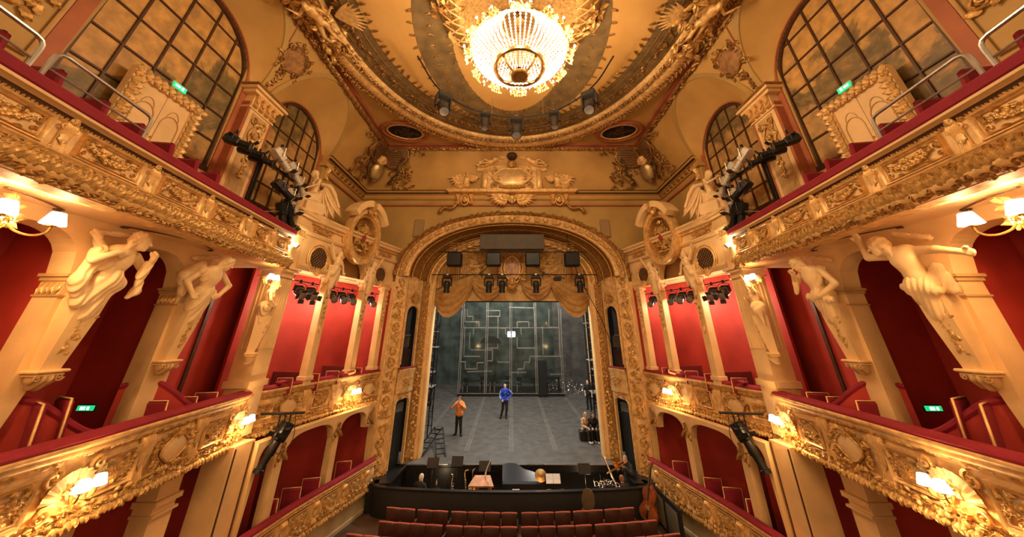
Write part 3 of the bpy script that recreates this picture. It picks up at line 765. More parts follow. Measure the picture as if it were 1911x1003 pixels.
for k, w in (('a', .95), ('b', .70)): ME['pf_'+k] = mk_panel_garland(w, .54, 1).mesh('panel_frame'); ME['pg_'+k] = mk_garland(w, .54, 3).mesh('panel_garland')
ME['cfield'] = mk_cartouche_field(1.0, .60).mesh('cartouche_field'); ME['cart'] = mk_cartouche(1.0, .60).mesh('cartouche_scrollwork')
ME['console'] = mk_console(.78).mesh('console'); ME['console_s'] = mk_console(.56, .15).mesh('console')
ME['shell'] = MB().add(*shell(.36, 11, 2.9, .22)).mesh('shell_niche'); ME['mask'] = mk_mask(.085).mesh('mask')
_b = MB()
for sx in (-1, 1):
    _b.add(*scroll(.12, 1.4, .2, PI*.5, sx), TR(sx*.30, .20, .01)); _b.add(*scroll(.10, 1.4, .2, -PI*.5, -sx), TR(sx*.24, -.26, .01))
    for k in range(4): _b.add(*leaf(.2, .045, .03, .02), TR(sx*(.32-.02*k), .1-.1*k, .0, PI/2+sx*.4*k))
_b.add(*flower(.07, 6, .6), TR(0, -.28, .02)); ME['shellfr'] = _b.mesh('shell_frame')
ME['pfu'] = mk_panel_garland(1.02, .42, 1).mesh('panel_frame'); ME['pgu'] = mk_garland(1.02, .42, 8).mesh('panel_garland'); ME['pgu2'] = mk_garland(1.02, .42, 18).mesh('panel_garland')
ME['pfs'] = mk_panel_garland(.62, .40, 1).mesh('panel_frame'); ME['pgs'] = mk_garland(.62, .42, 12).mesh('panel_garland')
def deco(name, key, parent, W, mt): return put(name, ME[key], parent, W, mt)
def leafrow(path, l0, l1, step, z, d, size, ang, jit, mt, name, parent, seed=1, double=True, h=.5):
    rng = random.Random(seed); b = MB(); l = l0; i = 0
    while l < l1:
        W = path.fr(l, z+rng.uniform(-1, 1)*jit*.03, d)
        a = ang if (i % 2 or not double) else PI-ang
        b.add(*leaf(size, size*.42, size*h, size*.15, 4), W @ Matrix.Rotation(a+rng.uniform(-jit, jit), 4, 'Z')); l += step; i += 1
    o = b.obj(name, mt, parent); o['kind'] = 'stuff'; return o
def fringe(path, l0, l1, z, d, parent, seed=1, mt='goldrelief', drops=True):
    rng = random.Random(seed); b = MB(); l = l0
    while l < l1:
        W = path.fr(l, z, d)
        b.add(*leaf(.14, .06, .07, .03, 4), W @ Matrix.Rotation(-PI/2+rng.uniform(-.5, .5), 4, 'Z'))
        b.add(*flower(.045, 5, .6), W @ TR(.05, .05+rng.uniform(-.02, .02), .01))
        b.add(*leaf(.12, .045, .06, .02, 4), W @ TR(0, .09, 0, rng.uniform(0, 6.28)))
        l += .085
    o = b.obj('fringe_relief', mt, parent); o['kind'] = 'stuff'
    if drops:
        l = l0+.2
        while l < l1:
            W = path.fr(l, z-.1, d)
            MB().add(*lathe([(.0, -.085), (.02, -.075), (.026, -.05), (.012, -.02), (.02, 0), (.015, .03)], 8), Matrix.Identity(4)).obj('fringe_drop', 'gold', parent, Matrix.Translation(W.to_translation())); l += .42
def sconce(name, label, W, parent_power=25, group=None, n=2, sc=1., up=True, powr=None, shade_mat='shade', spread=1.):
    """twin-shade wall light: backplate, S arms, shades"""
    t = thing(name, label, 'wall lamp', tuple(W.to_translation()), group)
    MB().add(*lathe([(0, .045), (.05, .04), (.07, .02), (.075, 0)], 14)).add(*flower(.06, 6, .7), TR(0, 0, .03)).obj('backplate', 'brass', t, W @ Matrix.Scale(sc, 4))
    b = MB(); 
    for k in range(6): b.add(*leaf(.11, .03, .03, .03), TR(0, 0, .02, k*PI/3+.3))
    b.obj('leaf_ornament', 'gold', t, W @ Matrix.Scale(sc, 4))
    for i in range(n):
        a = (i-(n-1)/2)*(.9 if n == 2 else .8); dx = math.sin(a)*spread; dz = math.cos(a)
        P = [(0, -.02, .03), (dx*.06, -.10, .03+dz*.07), (dx*.15, -.13, .03+dz*.16), (dx*.22, -.09, .03+dz*.22), (dx*.23, -.02, .03+dz*.23)]
        arm = MB().add(*tube(crom(P, 14), .011, 6)).add(*lathe([(.0, -.015), (.035, -.005), (.04, .008), (.015, .012)], 10), TR(dx*.23, -.02, .03+dz*.23, 0, 1, -PI/2)).obj('arm', 'brass', t, W @ Matrix.Scale(sc, 4))
        prof = [(.052, .0), (.085, -.115), (.081, -.115), (.048, .0)]
        sh = MB().add(*lathe([(.05, .12), (.088, .0), (.084, .0), (.046, .12), (.05, .12)], 18), TR(dx*.23, .0, .03+dz*.23, 0, 1, -PI/2)).obj('lamp_shade', shade_mat, arm, W @ Matrix.Scale(sc, 4))
        p = (W @ Matrix.Scale(sc, 4)) @ Vector((dx*.23, .03, .03+dz*.23+.0))
        if powr: lamp('lamp_light', p, powr/n, WARM, .06)
    return t
# ================================================================== plan paths (x = distance from centre line)
MID = [(5.9, .2), (6.15, 1.6), (6.4, 3.0), (6.64, 5.0), (6.77, 6.3), (6.93, 7.4), (7.1, 8.8), (7.26, 9.9), (7.42, 10.5), (7.6, 10.68)]
UPP = [(5.6, .3), (5.85, 1.8), (6.05, 2.7), (6.3, 4.0), (6.45, 4.95), (6.66, 6.35), (6.92, 8.4), (7.10, 9.8), (7.2, 10.05)]
BXF = [(7.62, 10.72), (7.40, 11.3), (7.22, 12.1), (6.85, 13.5), (6.28, 15.0), (5.92, 16.0)]
LOW = [(6.95, 7.0), (6.85, 9.0), (6.61, 10.9), (6.39, 12.35), (5.97, 14.1), (5.62, 15.6), (5.55, 15.95)]
BWL = [(7.35, 10.72), (7.2, 11.8), (6.88, 13.2), (6.36, 14.9), (5.98, 16.08)]
def sp(pts, s): return [(s*x, y) for x, y in pts]
SIDE = {-1: 'on the left', 1: 'on the right'}
PATHS = {}
for s in (-1, 1):
    sd = SIDE[s]
    mp, up_, bf, lf, bw = Path(sp(MID, s), 70), Path(sp(UPP, s), 70), Path(sp(BXF, s), 44), Path(sp(LOW, s), 50), Path(sp(BWL, s), 50)
    PATHS[s] = (mp, up_, bf, lf, bw)
    # ---------------- first-tier balcony front
    t = thing('balcony_parapet', 'gilded first-tier balcony front with red velvet rail and twin lamps, %s' % sd, 'balcony', (s*6.9, 7, 3.6), 'first-tier balcony fronts')
    rc = [(-.30, 4.70)] + [(-.13+.17*math.cos(a), 4.73+.085*math.sin(a)) for a in np.linspace(PI, -.3, 9)]
    MB().add(*mp.sweep(rc+[(.03, 4.70)])).obj('rail_cushion', 'velvet', t)
    MB().add(*mp.sweep([(-.30, 4.70), (.05, 4.70), (.07, 4.66), (.05, 4.62), (.0, 4.60), (.02, 4.56), (.0, 4.52), (-.05, 4.50), (-.06, 4.44), (-.30, 4.44)])).obj('cornice_moulding', 'gold', t)
    MB().add(*mp.sweep([(-.30, 4.46), (-.07, 4.46), (-.04, 4.36), (-.01, 4.2), (.0, 4.05), (-.02, 3.9), (-.06, 3.80), (-.30, 3.80)])).obj('frieze_band', 'goldplain', t)
    MB().add(*mp.sweep([(-.30, 3.82), (.0, 3.82), (.02, 3.78), (-.03, 3.73), (.03, 3.66), (.0, 3.58), (-.10, 3.54), (-.30, 3.54)])).obj('base_moulding', 'gold', t)
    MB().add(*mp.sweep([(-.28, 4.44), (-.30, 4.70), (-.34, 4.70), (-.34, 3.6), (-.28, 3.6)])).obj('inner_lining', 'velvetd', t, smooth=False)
    leafrow(mp, .2, mp.L[-1]-.1, .06, 4.475, -.03, .075, PI/2, .5, 'goldrelief', 'leaf_moulding', t, 3)
    fringe(mp, .2, mp.L[-1]-.1, 3.66, .02, t, 7)
    def midseq(t, path, z, seq, depth=.012):
        for kind, y in seq:
            l = path.y2l(y); W = path.fr(l, z, depth, (1, 1, 1.7))
            if kind == 'G': deco('panel_frame', 'pf_b', t, W, 'gold'); deco('garland', 'pg_b', t, W, 'goldrelief')
            elif kind == 'C': deco('cartouche_field', 'cfield', t, W, 'cream'); deco('cartouche_scrollwork', 'cart', t, W, 'goldrelief')
            elif kind == 'K': deco('console', 'console', t, path.fr(l, z-.03, -.02, (1.15, 1, .55)), 'gold')
            elif kind == 'S': deco('shell_niche', 'shell', t, path.fr(l, z-.14, .015), 'gold'); deco('shell_scrollwork', 'shellfr', t, W, 'goldrelief')
            elif kind == 's': deco('panel_frame', 'pfs', t, W, 'gold'); deco('garland', 'pgs', t, W, 'goldrelief')
    seq = []
    for y0 in (2.33, 6.10):
        seq += [('S', y0), ('G', y0+.72), ('K', y0+1.20), ('C', y0+1.85), ('K', y0+2.50), ('G', y0+2.98)]
    seq += [('S', 9.86), ('K', 10.42)]
    midseq(t, mp, 4.13, seq)
    for y in (6.10, 9.86):
        l = mp.y2l(y); W = mp.fr(l, 4.12, .05)
        sconce('wall_sconce', ('twin-shade brass lamp on the parapet shell %s' % sd) + (', nearest the camera' if y < 7 else ', at the end by the boxes'), W, group='parapet lamps', sc=1.15, powr=55 if y > 7 else 45)
    # balcony floor
    V = []
    for p, n_ in zip(mp.P, mp.N): V += [(p[0]-n_[0]*.3, p[1], 3.86), (s*9.35, p[1], 3.86), (s*9.35, p[1], 3.56), (p[0]-n_[0]*.1, p[1], 3.56)]
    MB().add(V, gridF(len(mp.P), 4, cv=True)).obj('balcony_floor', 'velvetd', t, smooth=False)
    # ---------------- upper balcony front
    t = thing('balcony_parapet', 'upper gallery front, gilt garland panels over a leaf torus, %s' % sd, 'balcony', (s*6.7, 6, 8.2), 'upper gallery fronts')
    MB().add(*up_.sweep([(-.34, 9.20), (.0, 9.20), (.03, 9.23), (.035, 9.35), (.0, 9.39), (-.34, 9.40)])).obj('rail_cushion', 'velvet', t)
    MB().add(*up_.sweep([(-.34, 9.21), (.01, 9.21), (.01, 9.17), (-.04, 9.155), (-.06, 9.13), (-.34, 9.13)])).obj('cornice_moulding', 'cream', t)
    MB().add(*up_.sweep([(-.34, 9.15), (-.07, 9.15), (-.10, 9.05), (-.34, 9.05)])).obj('dark_fascia', 'umber', t)
    MB().add(*up_.sweep([(-.34, 9.06), (-.09, 9.06), (-.07, 9.04), (-.10, 9.01), (-.10, 8.60), (-.34, 8.60)])).obj('frieze_band', 'goldplain', t)
    MB().add(*up_.sweep([(-.34, 8.62), (-.06, 8.62), (-.03, 8.58), (-.06, 8.54), (-.06, 8.46), (-.02, 8.43), (-.05, 8.40), (-.34, 8.40)])).obj('lower_moulding', 'gold', t)
    tor = [(-.34, 8.41)] + [(-.04+.12*math.cos(a), 8.28+.13*math.sin(a)) for a in np.linspace(PI/2, -PI/2, 9)] + [(-.34, 8.13)]
    MB().add(*up_.sweep(tor)).obj('leaf_torus', 'gold', t)
    leafrow(up_, .1, up_.L[-1]-.05, .055, 8.28, .06, .20, .9, .35, 'goldrelief', 'torus_leaves', t, 5, double=False, h=.3)
    leafrow(up_, .1, up_.L[-1]-.05, .07, 8.175, .03, .12, .2, .8, 'golddark', 'torus_edge_leaves', t, 6, double=False, h=.5)
    leafrow(up_, .1, up_.L[-1]-.05, .075, 8.50, -.05, .10, .0, .9, 'goldrelief', 'band_leaves', t, 9, double=False, h=.5)
    leafrow(up_, .1, up_.L[-1]-.05, .05, 9.03, -.08, .05, PI/2, .3, 'goldrelief', 'bead_row', t, 19, double=False, h=.5)
    for k, y in enumerate((3.05, 4.42, 5.79, 7.16, 8.45, 9.45)):
        l = up_.y2l(y); W = up_.fr(l, 8.83, -.095, (1, 1, 1.5))
        if y < 8: deco('panel_frame', 'pfu', t, W, 'gold'); deco('garland', 'pgu' if k % 2 else 'pgu2', t, W, 'goldrelief')
        else: deco('panel_frame', 'pfs', t, W, 'gold'); deco('garland', 'pgs', t, W, 'goldrelief')
    for y in (2.36, 3.735, 5.105, 6.475, 7.83, 8.95, 9.88):
        l = up_.y2l(y); deco('console', 'console_s', t, up_.fr(l, 8.80, -.10, (1, .85, .4)), 'gold'); deco('mask', 'mask', t, up_.fr(l, 9.06, -.06, .7), 'goldrelief')
    # soffit under the upper gallery
    V = []
    for p, n_ in zip(up_.P, up_.N): V += [(p[0]-n_[0]*.05, p[1], 8.14), (s*(abs(p[0])*.5+7.8*.5), p[1], 8.22), (s*7.62, p[1], 8.17), (s*9.35, p[1], 8.17), (s*9.35, p[1], 8.45), (p[0]-n_[0]*.2, p[1], 8.45)]
    MB().add(V, gridF(len(up_.P), 6, cv=True)).obj('gallery_soffit', 'cream', t)
    # painted scroll lines on the soffit
    for y in (3.9, 6.75):
        for q in (-1, 1):
            P = [(s*7.5, y+q*1.0, 8.165), (s*7.35, y+q*.75, 8.165), (s*7.2, y+q*.4, 8.165), (s*7.15, y+q*.1, 8.165), (s*7.0, y+q*.05, 8.15)]
            MB().add(*tube(crom(P, 16), [.013]*8+[.010]*9, 5)).add(*scroll(.07, 1.3, .15, 0, q), TR(s*7.52, y+q*.95, 8.16, 0, 1, PI)).obj('soffit_scroll', 'umber', t)
    # ---------------- box fronts beside the stage (first tier)
    t = thing('box_parapet', 'curved gilded front of the stage boxes with globe lamp, %s' % sd, 'balcony', (s*6.8, 13.5, 3.5), 'stage box fronts')
    rc2 = [(d, z-.04) for d, z in rc]
    MB().add(*bf.sweep(rc2+[(.03, 4.66)])).obj('rail_cushion', 'velvet', t)
    MB().add(*bf.sweep([(-.30, 4.67), (.05, 4.67), (.07, 4.63), (.05, 4.59), (.0, 4.57), (.0, 4.50), (-.05, 4.48), (-.06, 4.40), (-.30, 4.40)])).obj('cornice_moulding', 'gold', t)
    MB().add(*bf.sweep([(-.30, 4.42), (-.07, 4.42), (-.02, 4.25), (.0, 4.05), (-.02, 3.9), (-.06, 3.78), (-.30, 3.78)])).obj('frieze_band', 'goldplain', t)
    MB().add(*bf.sweep([(-.30, 3.80), (.0, 3.80), (.02, 3.75), (-.03, 3.70), (.02, 3.63), (.0, 3.55), (-.10, 3.48), (-.30, 3.48)])).obj('base_moulding', 'gold', t)
    leafrow(bf, .1, bf.L[-1], .07, 4.45, -.03, .075, PI/2, .5, 'goldrelief', 'leaf_moulding', t, 3)
    fringe(bf, .1, bf.L[-1], 3.62, .02, t, 8)
    midseq(t, bf, 4.11, [('s', 11.1), ('C', 11.95), ('K', 12.62), ('G', 13.25), ('K', 13.8), ('S', 14.55), ('C', 15.45)])
    l = bf.y2l(14.55); sconce('wall_sconce', 'twin globe lamp on the stage box front %s' % sd, bf.fr(l, 4.08, .05), group='stage box lamps', sc=1.2, powr=40)
    V = []
    for p, n_ in zip(bf.P, bf.N): V += [(p[0]-n_[0]*.3, p[1]-n_[1]*.3, 3.9), (s*9.35, p[1]+.4, 3.9), (s*9.35, p[1]+.4, 3.45), (p[0]-n_[0]*.1, p[1]-n_[1]*.1, 3.47)]
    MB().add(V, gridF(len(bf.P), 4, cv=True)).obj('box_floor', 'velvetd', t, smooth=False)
    # ---------------- ground-floor box fronts
    t = thing('box_parapet', 'low gilded front of the ground-floor boxes beside the stalls, %s' % sd, 'balcony', (s*6.3, 12.5, 0), 'ground-floor box fronts')
    rc3 = [(d*.8, z-3.20) for d, z in rc]
    MB().add(*lf.sweep(rc3+[(.03, 1.50)])).obj('rail_cushion', 'velvet', t)
    MB().add(*lf.sweep([(-.28, 1.51), (.05, 1.51), (.06, 1.47), (.0, 1.44), (.04, 1.40), (.0, 1.37), (-.04, 1.32), (-.28, 1.32)])).obj('cornice_moulding', 'gold', t)
    MB().add(*lf.sweep([(-.28, 1.33), (-.05, 1.33), (.0, 1.2), (.0, 1.0), (-.05, .84), (-.28, .84)])).obj('frieze_band', 'goldplain', t)
    MB().add(*lf.sweep([(-.28, .86), (.02, .86), (.03, .80), (.0, .76), (.02, .70), (-.06, .66), (-.28, .66)])).obj('base_moulding', 'gold', t)
    MB().add(*lf.sweep([(-.28, .68), (-.10, .68), (-.12, .45), (-.10, .12), (-.05, .1), (-.05, -.0), (-.28, -.0)])).obj('stone_dado', 'dado', t)
    fringe(lf, .1, lf.L[-1], .78, .02, t, 18, drops=False)
    yk = [9.4, 10.6, 11.8, 13.0, 14.2, 15.4]
    for y in yk:
        l = lf.y2l(y); deco('console', 'console_s', t, lf.fr(l, 1.08, -.03), 'gold')
        l = lf.y2l(y-.6); W = lf.fr(l, 1.09, .0, (1.0, .9, 1)); deco('panel_frame', 'pf_b', t, W, 'gold'); deco('garland', 'pg_b', t, W, 'goldrelief')
    # ---------------- arcade of the first tier
    t = thing('arcade', 'cream arcade of rounded arches behind the first-tier balcony, %s' % sd, 'arcade', (s*7.8, 6, 3.86), 'first-tier arcades')
    PC = (-.25, 1.75, 3.75, 5.72, 7.68); hw = .25
    def zb_ar(y):
        for a, b_ in zip(PC[:-1], PC[1:]):
            q = archz(y, (a+b_)/2, (b_-a)/2-hw, 7.15, .78, 2.5)
            if q: return q
        return 3.87
    ys = sorted(set([PC[0]-hw, PC[-1]+hw] + [c+k*(hw+e) for c in PC for k in (-1, 1) for e in (0, .0005)] + [float(y) for a, b_ in zip(PC[:-1], PC[1:]) for y in np.linspace(a+hw, b_-hw, 21)[1:-1]]))
    ys = [y for y in ys if PC[0]-hw <= y <= PC[-1]+hw]
    ribbon(ys, zb_ar, lambda y: 8.18, lambda u, d: (s*(7.6+d), u), .42).obj('arch_wall', 'cream', t, smooth=False)
    for c in PC[2:]:
        b = MB().add(*box(s*7.8, c, 7.19, .52, 2*hw+.12, .05)).add(*box(s*7.8, c, 7.13, .48, 2*hw+.06, .06)).add(*box(s*7.8, c, 6.86, .46, 2*hw+.05, .03))
        b.obj('impost_moulding', 'creamdark', t, smooth=False)
        b = MB()
        for q in (-1, 1):
            for k in range(4): b.add(*leaf(.2, .05, .05, .03), frame((s*(7.66+.09*k), c+q*(hw+.0), 7.08), (0, 0, -1), (s*q, 0, 0)))
        b.obj('capital_leaves', 'gold', t)
        MB().add(*box(s*8.7, c, 5.95, 1.3, .10, 4.4)).obj('box_partition_wall', 'red', t, smooth=False)
    # low curved partitions between the boxes, padded on top
    for c in PC[2:]:
        pr_ = [(7.95, c-.32, 5.26), (7.78, c-.12, 5.32), (7.60, c+.12, 5.27), (7.44, c+.34, 5.08), (7.34, c+.58, 4.86), (7.28, c+.82, 4.70), (7.24, c+1.05, 4.66)]
        pp = crom(pr_, 24); V = []
        for x, y, z in pp: V += [(s*x, y, 3.86), (s*x, y, z), (s*(x+.05), y+.04, z), (s*(x+.05), y+.04, 3.86)]
        MB().add(V, gridF(25, 4, cv=True)).obj('curved_partition', 'red', t, smooth=False)
        MB().add(*tube([(s*(x+.02), y+.02, z+.01) for x, y, z in pp], .055, 8)).obj('partition_roll', 'velvet', t)
    # ---------------- pier pilaster between balcony and boxes, from the stalls to the gallery
    t = thing('pilaster', 'tall cream fluted pilaster between the balcony end and the boxes, %s' % sd, 'pilaster', (s*7.6, 10.35, 0), 'fluted pilasters')
    MB().add(*box(s*7.62, 10.36, 6.0, .62, .64, 4.6)).obj('shaft', 'cream', t, smooth=False)
    MB().add(*box(s*7.40, 10.20, 1.85, .7, .72, 3.5)).obj('lower_shaft', 'cream', t, smooth=False)
    for y in (9.9, 10.5): MB().add(*box(s*7.04, y, 1.9, .03, .03, 3.3)).obj('shaft_line', 'umber', t, smooth=False)
    for k in range(6):
        MB().add(*lathe([(.033, 0), (.033, 2.0)], 8), TR(s*7.31, 10.11+.1*k, 5.85)).obj('flute', 'cream', t)
        if k < 5: MB().add(*lathe([(.03, 0), (.03, 2.0)], 8), TR(s*(7.38+.11*k), 10.04, 5.85)).obj('flute', 'cream', t)
    for z, g, h in ((4.95, .06, .16), (7.93, .05, .05), (8.12, .09, .07), (8.2, .13, .05)):
        MB().add(*box(s*7.62, 10.36, z, .62+2*g, .64+2*g, h)).obj('moulding_block', 'cream', t, smooth=False)
    MB().add(*box(s*7.62, 10.40, 8.75, .56, .6, 1.1)).obj('upper_shaft', 'cream', t, smooth=False)
    for z, g, h in ((9.32, .04, .06), (9.62, .16, .08), (9.85, .10, .3), (10.05, .22, .08), (10.14, .28, .08)):
        MB().add(*box(s*7.62, 10.40, z, .56+2*g, .6+2*g, h)).obj('moulding_block', 'cream', t, smooth=False)
    b = MB()
    for k in range(6):
        b.add(*leaf(.24, .06, .07, .06), frame((s*7.33, 10.14+.1*k, 9.34), (0, 0, 1), (0, -s, 0)))
        b.add(*leaf(.24, .06, .07, .06), frame((s*(7.36+.1*k), 10.09, 9.34), (0, 0, 1), (s, 0, 0)))
    b.obj('capital_leaves', 'gold', t)
    # ---------------- wall over the boxes, with columns, grilles and entablature
    t = thing('box_bay', 'cream and gilt stage box bay with entablature and slender piers, %s' % sd, 'box bay', (s*6.8, 13.4, 3.9), 'stage box bays')
    lA, lB, lC = bw.y2l(12.45), bw.y2l(14.45), bw.y2l(15.72); LT = bw.L[-1]
    def zb_bw(l):
        q = archz(l, (lA+lB)/2, (lB-lA)/2-.16, 8.30, 1.0, 2.1)
        return q if q else 8.28
    ls = sorted(set([0., LT] + [float(x) for x in np.linspace(0, LT, 30)] + [float(x) for x in np.linspace(lA+.16, lB-.16, 31)]))
    def fw(l, d):
        p, tt, n_ = bw.at(l); return p[0]-n_[0]*d, p[1]-n_[1]*d
    ribbon(ls, zb_bw, lambda l: 10.2, fw, .3).obj('bay_wall', 'cream', t, smooth=False)
    for prof, mt, nm in (([(-.1, 10.25), (.30, 10.25), (.30, 10.18), (.22, 10.12), (.20, 10.04), (-.1, 10.02)], 'cream', 'cornice'), ([(-.1, 10.03), (.10, 10.03), (.08, 9.93), (-.1, 9.93)], 'gold', 'dentil_band'),
                         ([(-.1, 9.62), (.10, 9.62), (.12, 9.57), (.06, 9.5), (-.1, 9.5)], 'cream', 'architrave'), ([(-.1, 8.5), (.05, 8.5), (.07, 8.42), (.03, 8.34), (.0, 8.30), (-.1, 8.30)], 'cream', 'lintel_moulding')):
        if nm == 'lintel_moulding':
            for a, b_ in ((0., lA), (lB, LT)): MB().add(*bw.sweep(prof, l0=a, l1=b_)).obj(nm, mt, t, smooth=False)
        else: MB().add(*bw.sweep(prof)).obj(nm, mt, t, smooth=False)
    for a, b_ in ((.25, lA-.35), (lB+.35, LT-.3)):
        lm = (a+b_)/2; W = bw.fr(lm, 9.77, .01, ((b_-a)/.95, .45, 1)); deco('frieze_panel', 'pf_a', t, W, 'gold'); deco('frieze_garland', 'pg_a', t, W, 'goldrelief')
    for i, l in enumerate((lA, lB, lC)):
        p, tt, n_ = bw.at(l); ang = math.atan2(tt[1], tt[0])
        Wc = Matrix.Translation((p[0]-n_[0]*.12, p[1]-n_[1]*.12, 0)) @ Matrix.Rotation(ang, 4, 'Z')
        MB().add(*bbox(.30, .30, 3.7, .02), TR(0, 0, 6.45)).obj('pier', 'cream', t, Wc, smooth=False)
        MB().add(*bbox(.40, .40, .10, .02), TR(0, 0, 8.2)).add(*bbox(.36, .36, .07, .02), TR(0, 0, 7.98)).obj('pier_capital', 'cream', t, Wc, smooth=False)
        MB().add(*bbox(.38, .38, .14, .02), TR(0, 0, 4.83)).obj('pier_base', 'cream', t, Wc, smooth=False)
        Wf = bw.fr(l, 6.5, .04)
        b = MB().add(*leaf(.36, .06, .05, .03), TR(0, .1, 0, -PI/2)).add(*flower(.07, 6, .6), TR(0, .15, 0)).add(*oval(.07, .13, .018, 18, 5), TR(0, -.1, 0)).add(*scroll(.06, 1.3, .2, 0, 1), TR(.05, .28, 0)).add(*scroll(.06, 1.3, .2, PI, -1), TR(-.05, .28, 0))
        b.obj('pier_ornament', 'gold', t, Wf)
        b = MB()
        for k in range(7): b.add(*leaf(.16, .05, .05, .03), TR(random.Random(k*7+i).uniform(-.08, .08), .3+.18*k, 0, PI/2+random.Random(k).uniform(-.8, .8)))
        b.obj('pier_vine', 'goldrelief', t, bw.fr(l, 6.6, .04))
    for a, b_ in ((.0, lA), (lB, lC+.05)):   # round lattice grilles
        lm = (a+b_)/2; W = bw.fr(lm, 8.78, .06); R = .44 if a == 0 else .36
        g = tag(put('ventilation_grille', MB().add(*oval(R, R, .04, 32, 8)).add(*oval(R*1.18, R*1.18, .025, 32, 6)).mesh('grille_ring'), None, W, 'gold'), 'round lattice grille in a gilt ring %s, %s' % (sd, 'beside the fluted pilaster' if a == 0 else 'beside the proscenium'), 'grille', 'round lattice grilles')
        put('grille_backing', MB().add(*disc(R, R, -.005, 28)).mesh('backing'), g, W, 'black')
        for k in range(-4, 5):
            for dg in (1, -1):
                q = k*R/4.7; hl = math.sqrt(max(.002, R*R-q*q)); dx, dy = math.cos(dg*PI/4), math.sin(dg*PI/4); c = (-dy*q, dx*q)
                put('lattice_bar', MB().add(*bar((c[0]-dx*hl, c[1]-dy*hl, .012+.006*dg), (c[0]+dx*hl, c[1]+dy*hl, .012+.006*dg), .026, .012)).mesh('bar', False), g, W, 'lattice')
        b = MB()
        for k in range(7): b.add(*leaf(.22, .06, .06, .04), TR(0, -R*.95, .02, -PI/2+(k-3)*.35))
        b.add(*flower(.09, 6, .6), TR(0, -R*1.0, .04)); put('grille_spray', b.mesh('spray'), g, W, 'gold')
    # medallion aedicule over the middle bay
    lm = (lA+lB)/2; W = bw.fr(lm, 10.16, .30) @ Matrix.Diagonal((1.03, 1.32, 1, 1))
    m = thing('arched_medallion', 'scrolled gable with carved arched medallion above the stage boxes, %s' % sd, 'ornament', tuple(W.to_translation()), 'medallion gables above the boxes')
    def archband(r0, r1, z0, z1, a0=-.25, a1=PI+.25, n=36, sy=1.):
        V = []
        for i in range(n+1):
            a = a0+(a1-a0)*i/n
            for r, z in ((r0, z0), (r0, z1), (r1, z1), (r1, z0)): V.append((r*math.cos(a), sy*r*math.sin(a), z))
        return V, gridF(n+1, 4, cv=True)+[(0, 1, 2, 3), tuple(4*n+k for k in (3, 2, 1, 0))]
    MB().add(*archband(.76, .92, -.25, .10, -PI/2, 3*PI/2, 48)).obj('outer_arch', 'gold', m, W, smooth=False)
    MB().add(*archband(.66, .76, -.25, .02, -PI/2, 3*PI/2, 48)).obj('inner_arch', 'goldrelief', m, W, smooth=False)
    MB().add(*disc(.66, .66, -.18, 32, -.05)).obj('medallion_field', 'golddark', m, W)
    b = MB(); rng = random.Random(3+s)
    for k in range(60):
        a, r = rng.uniform(0, 6.28), rng.uniform(.05, .56); b.add(*leaf(rng.uniform(.12, .24), .045, .07, .04), TR(r*math.cos(a), r*math.sin(a), -.16, rng.uniform(0, 6.28)))
    for k in range(4): b.add(*scroll(.13, 1.4, .2, k*1.5, 1 if k % 2 else -1), TR(.33*math.cos(k*1.57+.7), .33*math.sin(k*1.57+.7), -.12))
    b.add(*shell(.24, 7, 2.6, .3), TR(0, .1, -.1)); b.obj('medallion_relief', 'goldrelief', m, W)
    MB().add(*flower(.10, 5, .5), TR(.02, -.05, .0)).obj('red_rosette', mat('faded_red_paint', (.35, .03, .03), .6), m, W)
    # broken segmental pediment and crest
    MB().add(*archband(1.0, 1.22, -.3, .34, .55, 1.45, 16)).obj('pediment_segment', 'cream', m, W, smooth=False)
    MB().add(*archband(1.0, 1.22, -.3, .34, PI-1.45, PI-.55, 16)).obj('pediment_segment', 'cream', m, W, smooth=False)
    b = MB()
    for k in range(16): b.add(*leaf(.24, .06, .08, .05), TR(rng.uniform(-.25, .25), .98+rng.uniform(-.12, .12), .2, rng.uniform(0, 6.28)))
    for k in range(6): b.add(*flower(.075, 6, .7), TR(rng.uniform(-.3, .3), .98+rng.uniform(-.1, .12), .24))
    b.add(*shell(.2, 7, 2.6, .3), TR(0, 1.02, .2)); b.obj('floral_crest', 'goldrelief', m, W)
    V = []
    for l_ in np.linspace(lA, lB, 9):
        p, tt, n_ = bw.at(l_); V += [(p[0]-n_[0]*.55, p[1]-n_[1]*.55, 8.42), (p[0]-n_[0]*.55, p[1]-n_[1]*.55, 9.7), (p[0]-n_[0]*.65, p[1]-n_[1]*.65, 9.7), (p[0]-n_[0]*.65, p[1]-n_[1]*.65, 8.42)]
    MB().add(V, gridF(9, 4, cv=True)).obj('tympanum', 'creamdark', t, smooth=False)
    # red rooms behind the boxes
    pts = [(p[0]-n_[0]*1.5, p[1]-n_[1]*1.5) for p, n_ in zip(bw.P, bw.N)]
    wb = Path(pts, smooth=False)
    rw = thing('box_room', 'red-walled stage boxes behind the gilt front, %s' % sd, 'theatre box', (s*8.2, 13.6, 3.9), 'red box rooms')
    MB().add(*wb.sweep([(0, 3.9), (0, 8.4), (-.1, 8.4), (-.1, 3.9)])).obj('back_wall', 'red', rw)
    V = []
    for i, (p, n_) in enumerate(zip(bw.P, bw.N)): V += [(p[0]-n_[0]*.1, p[1]-n_[1]*.1, 8.42), (p[0]-n_[0]*1.55, p[1]-n_[1]*1.55, 8.42)]
    MB().add(V, gridF(len(bw.P), 2)).obj('box_ceiling', 'cream', rw, smooth=False)
    MB().add(*box(s*6.95, 16.08, 6.15, 2.1, .06, 4.5)).obj('end_wall', 'red', rw, smooth=False)
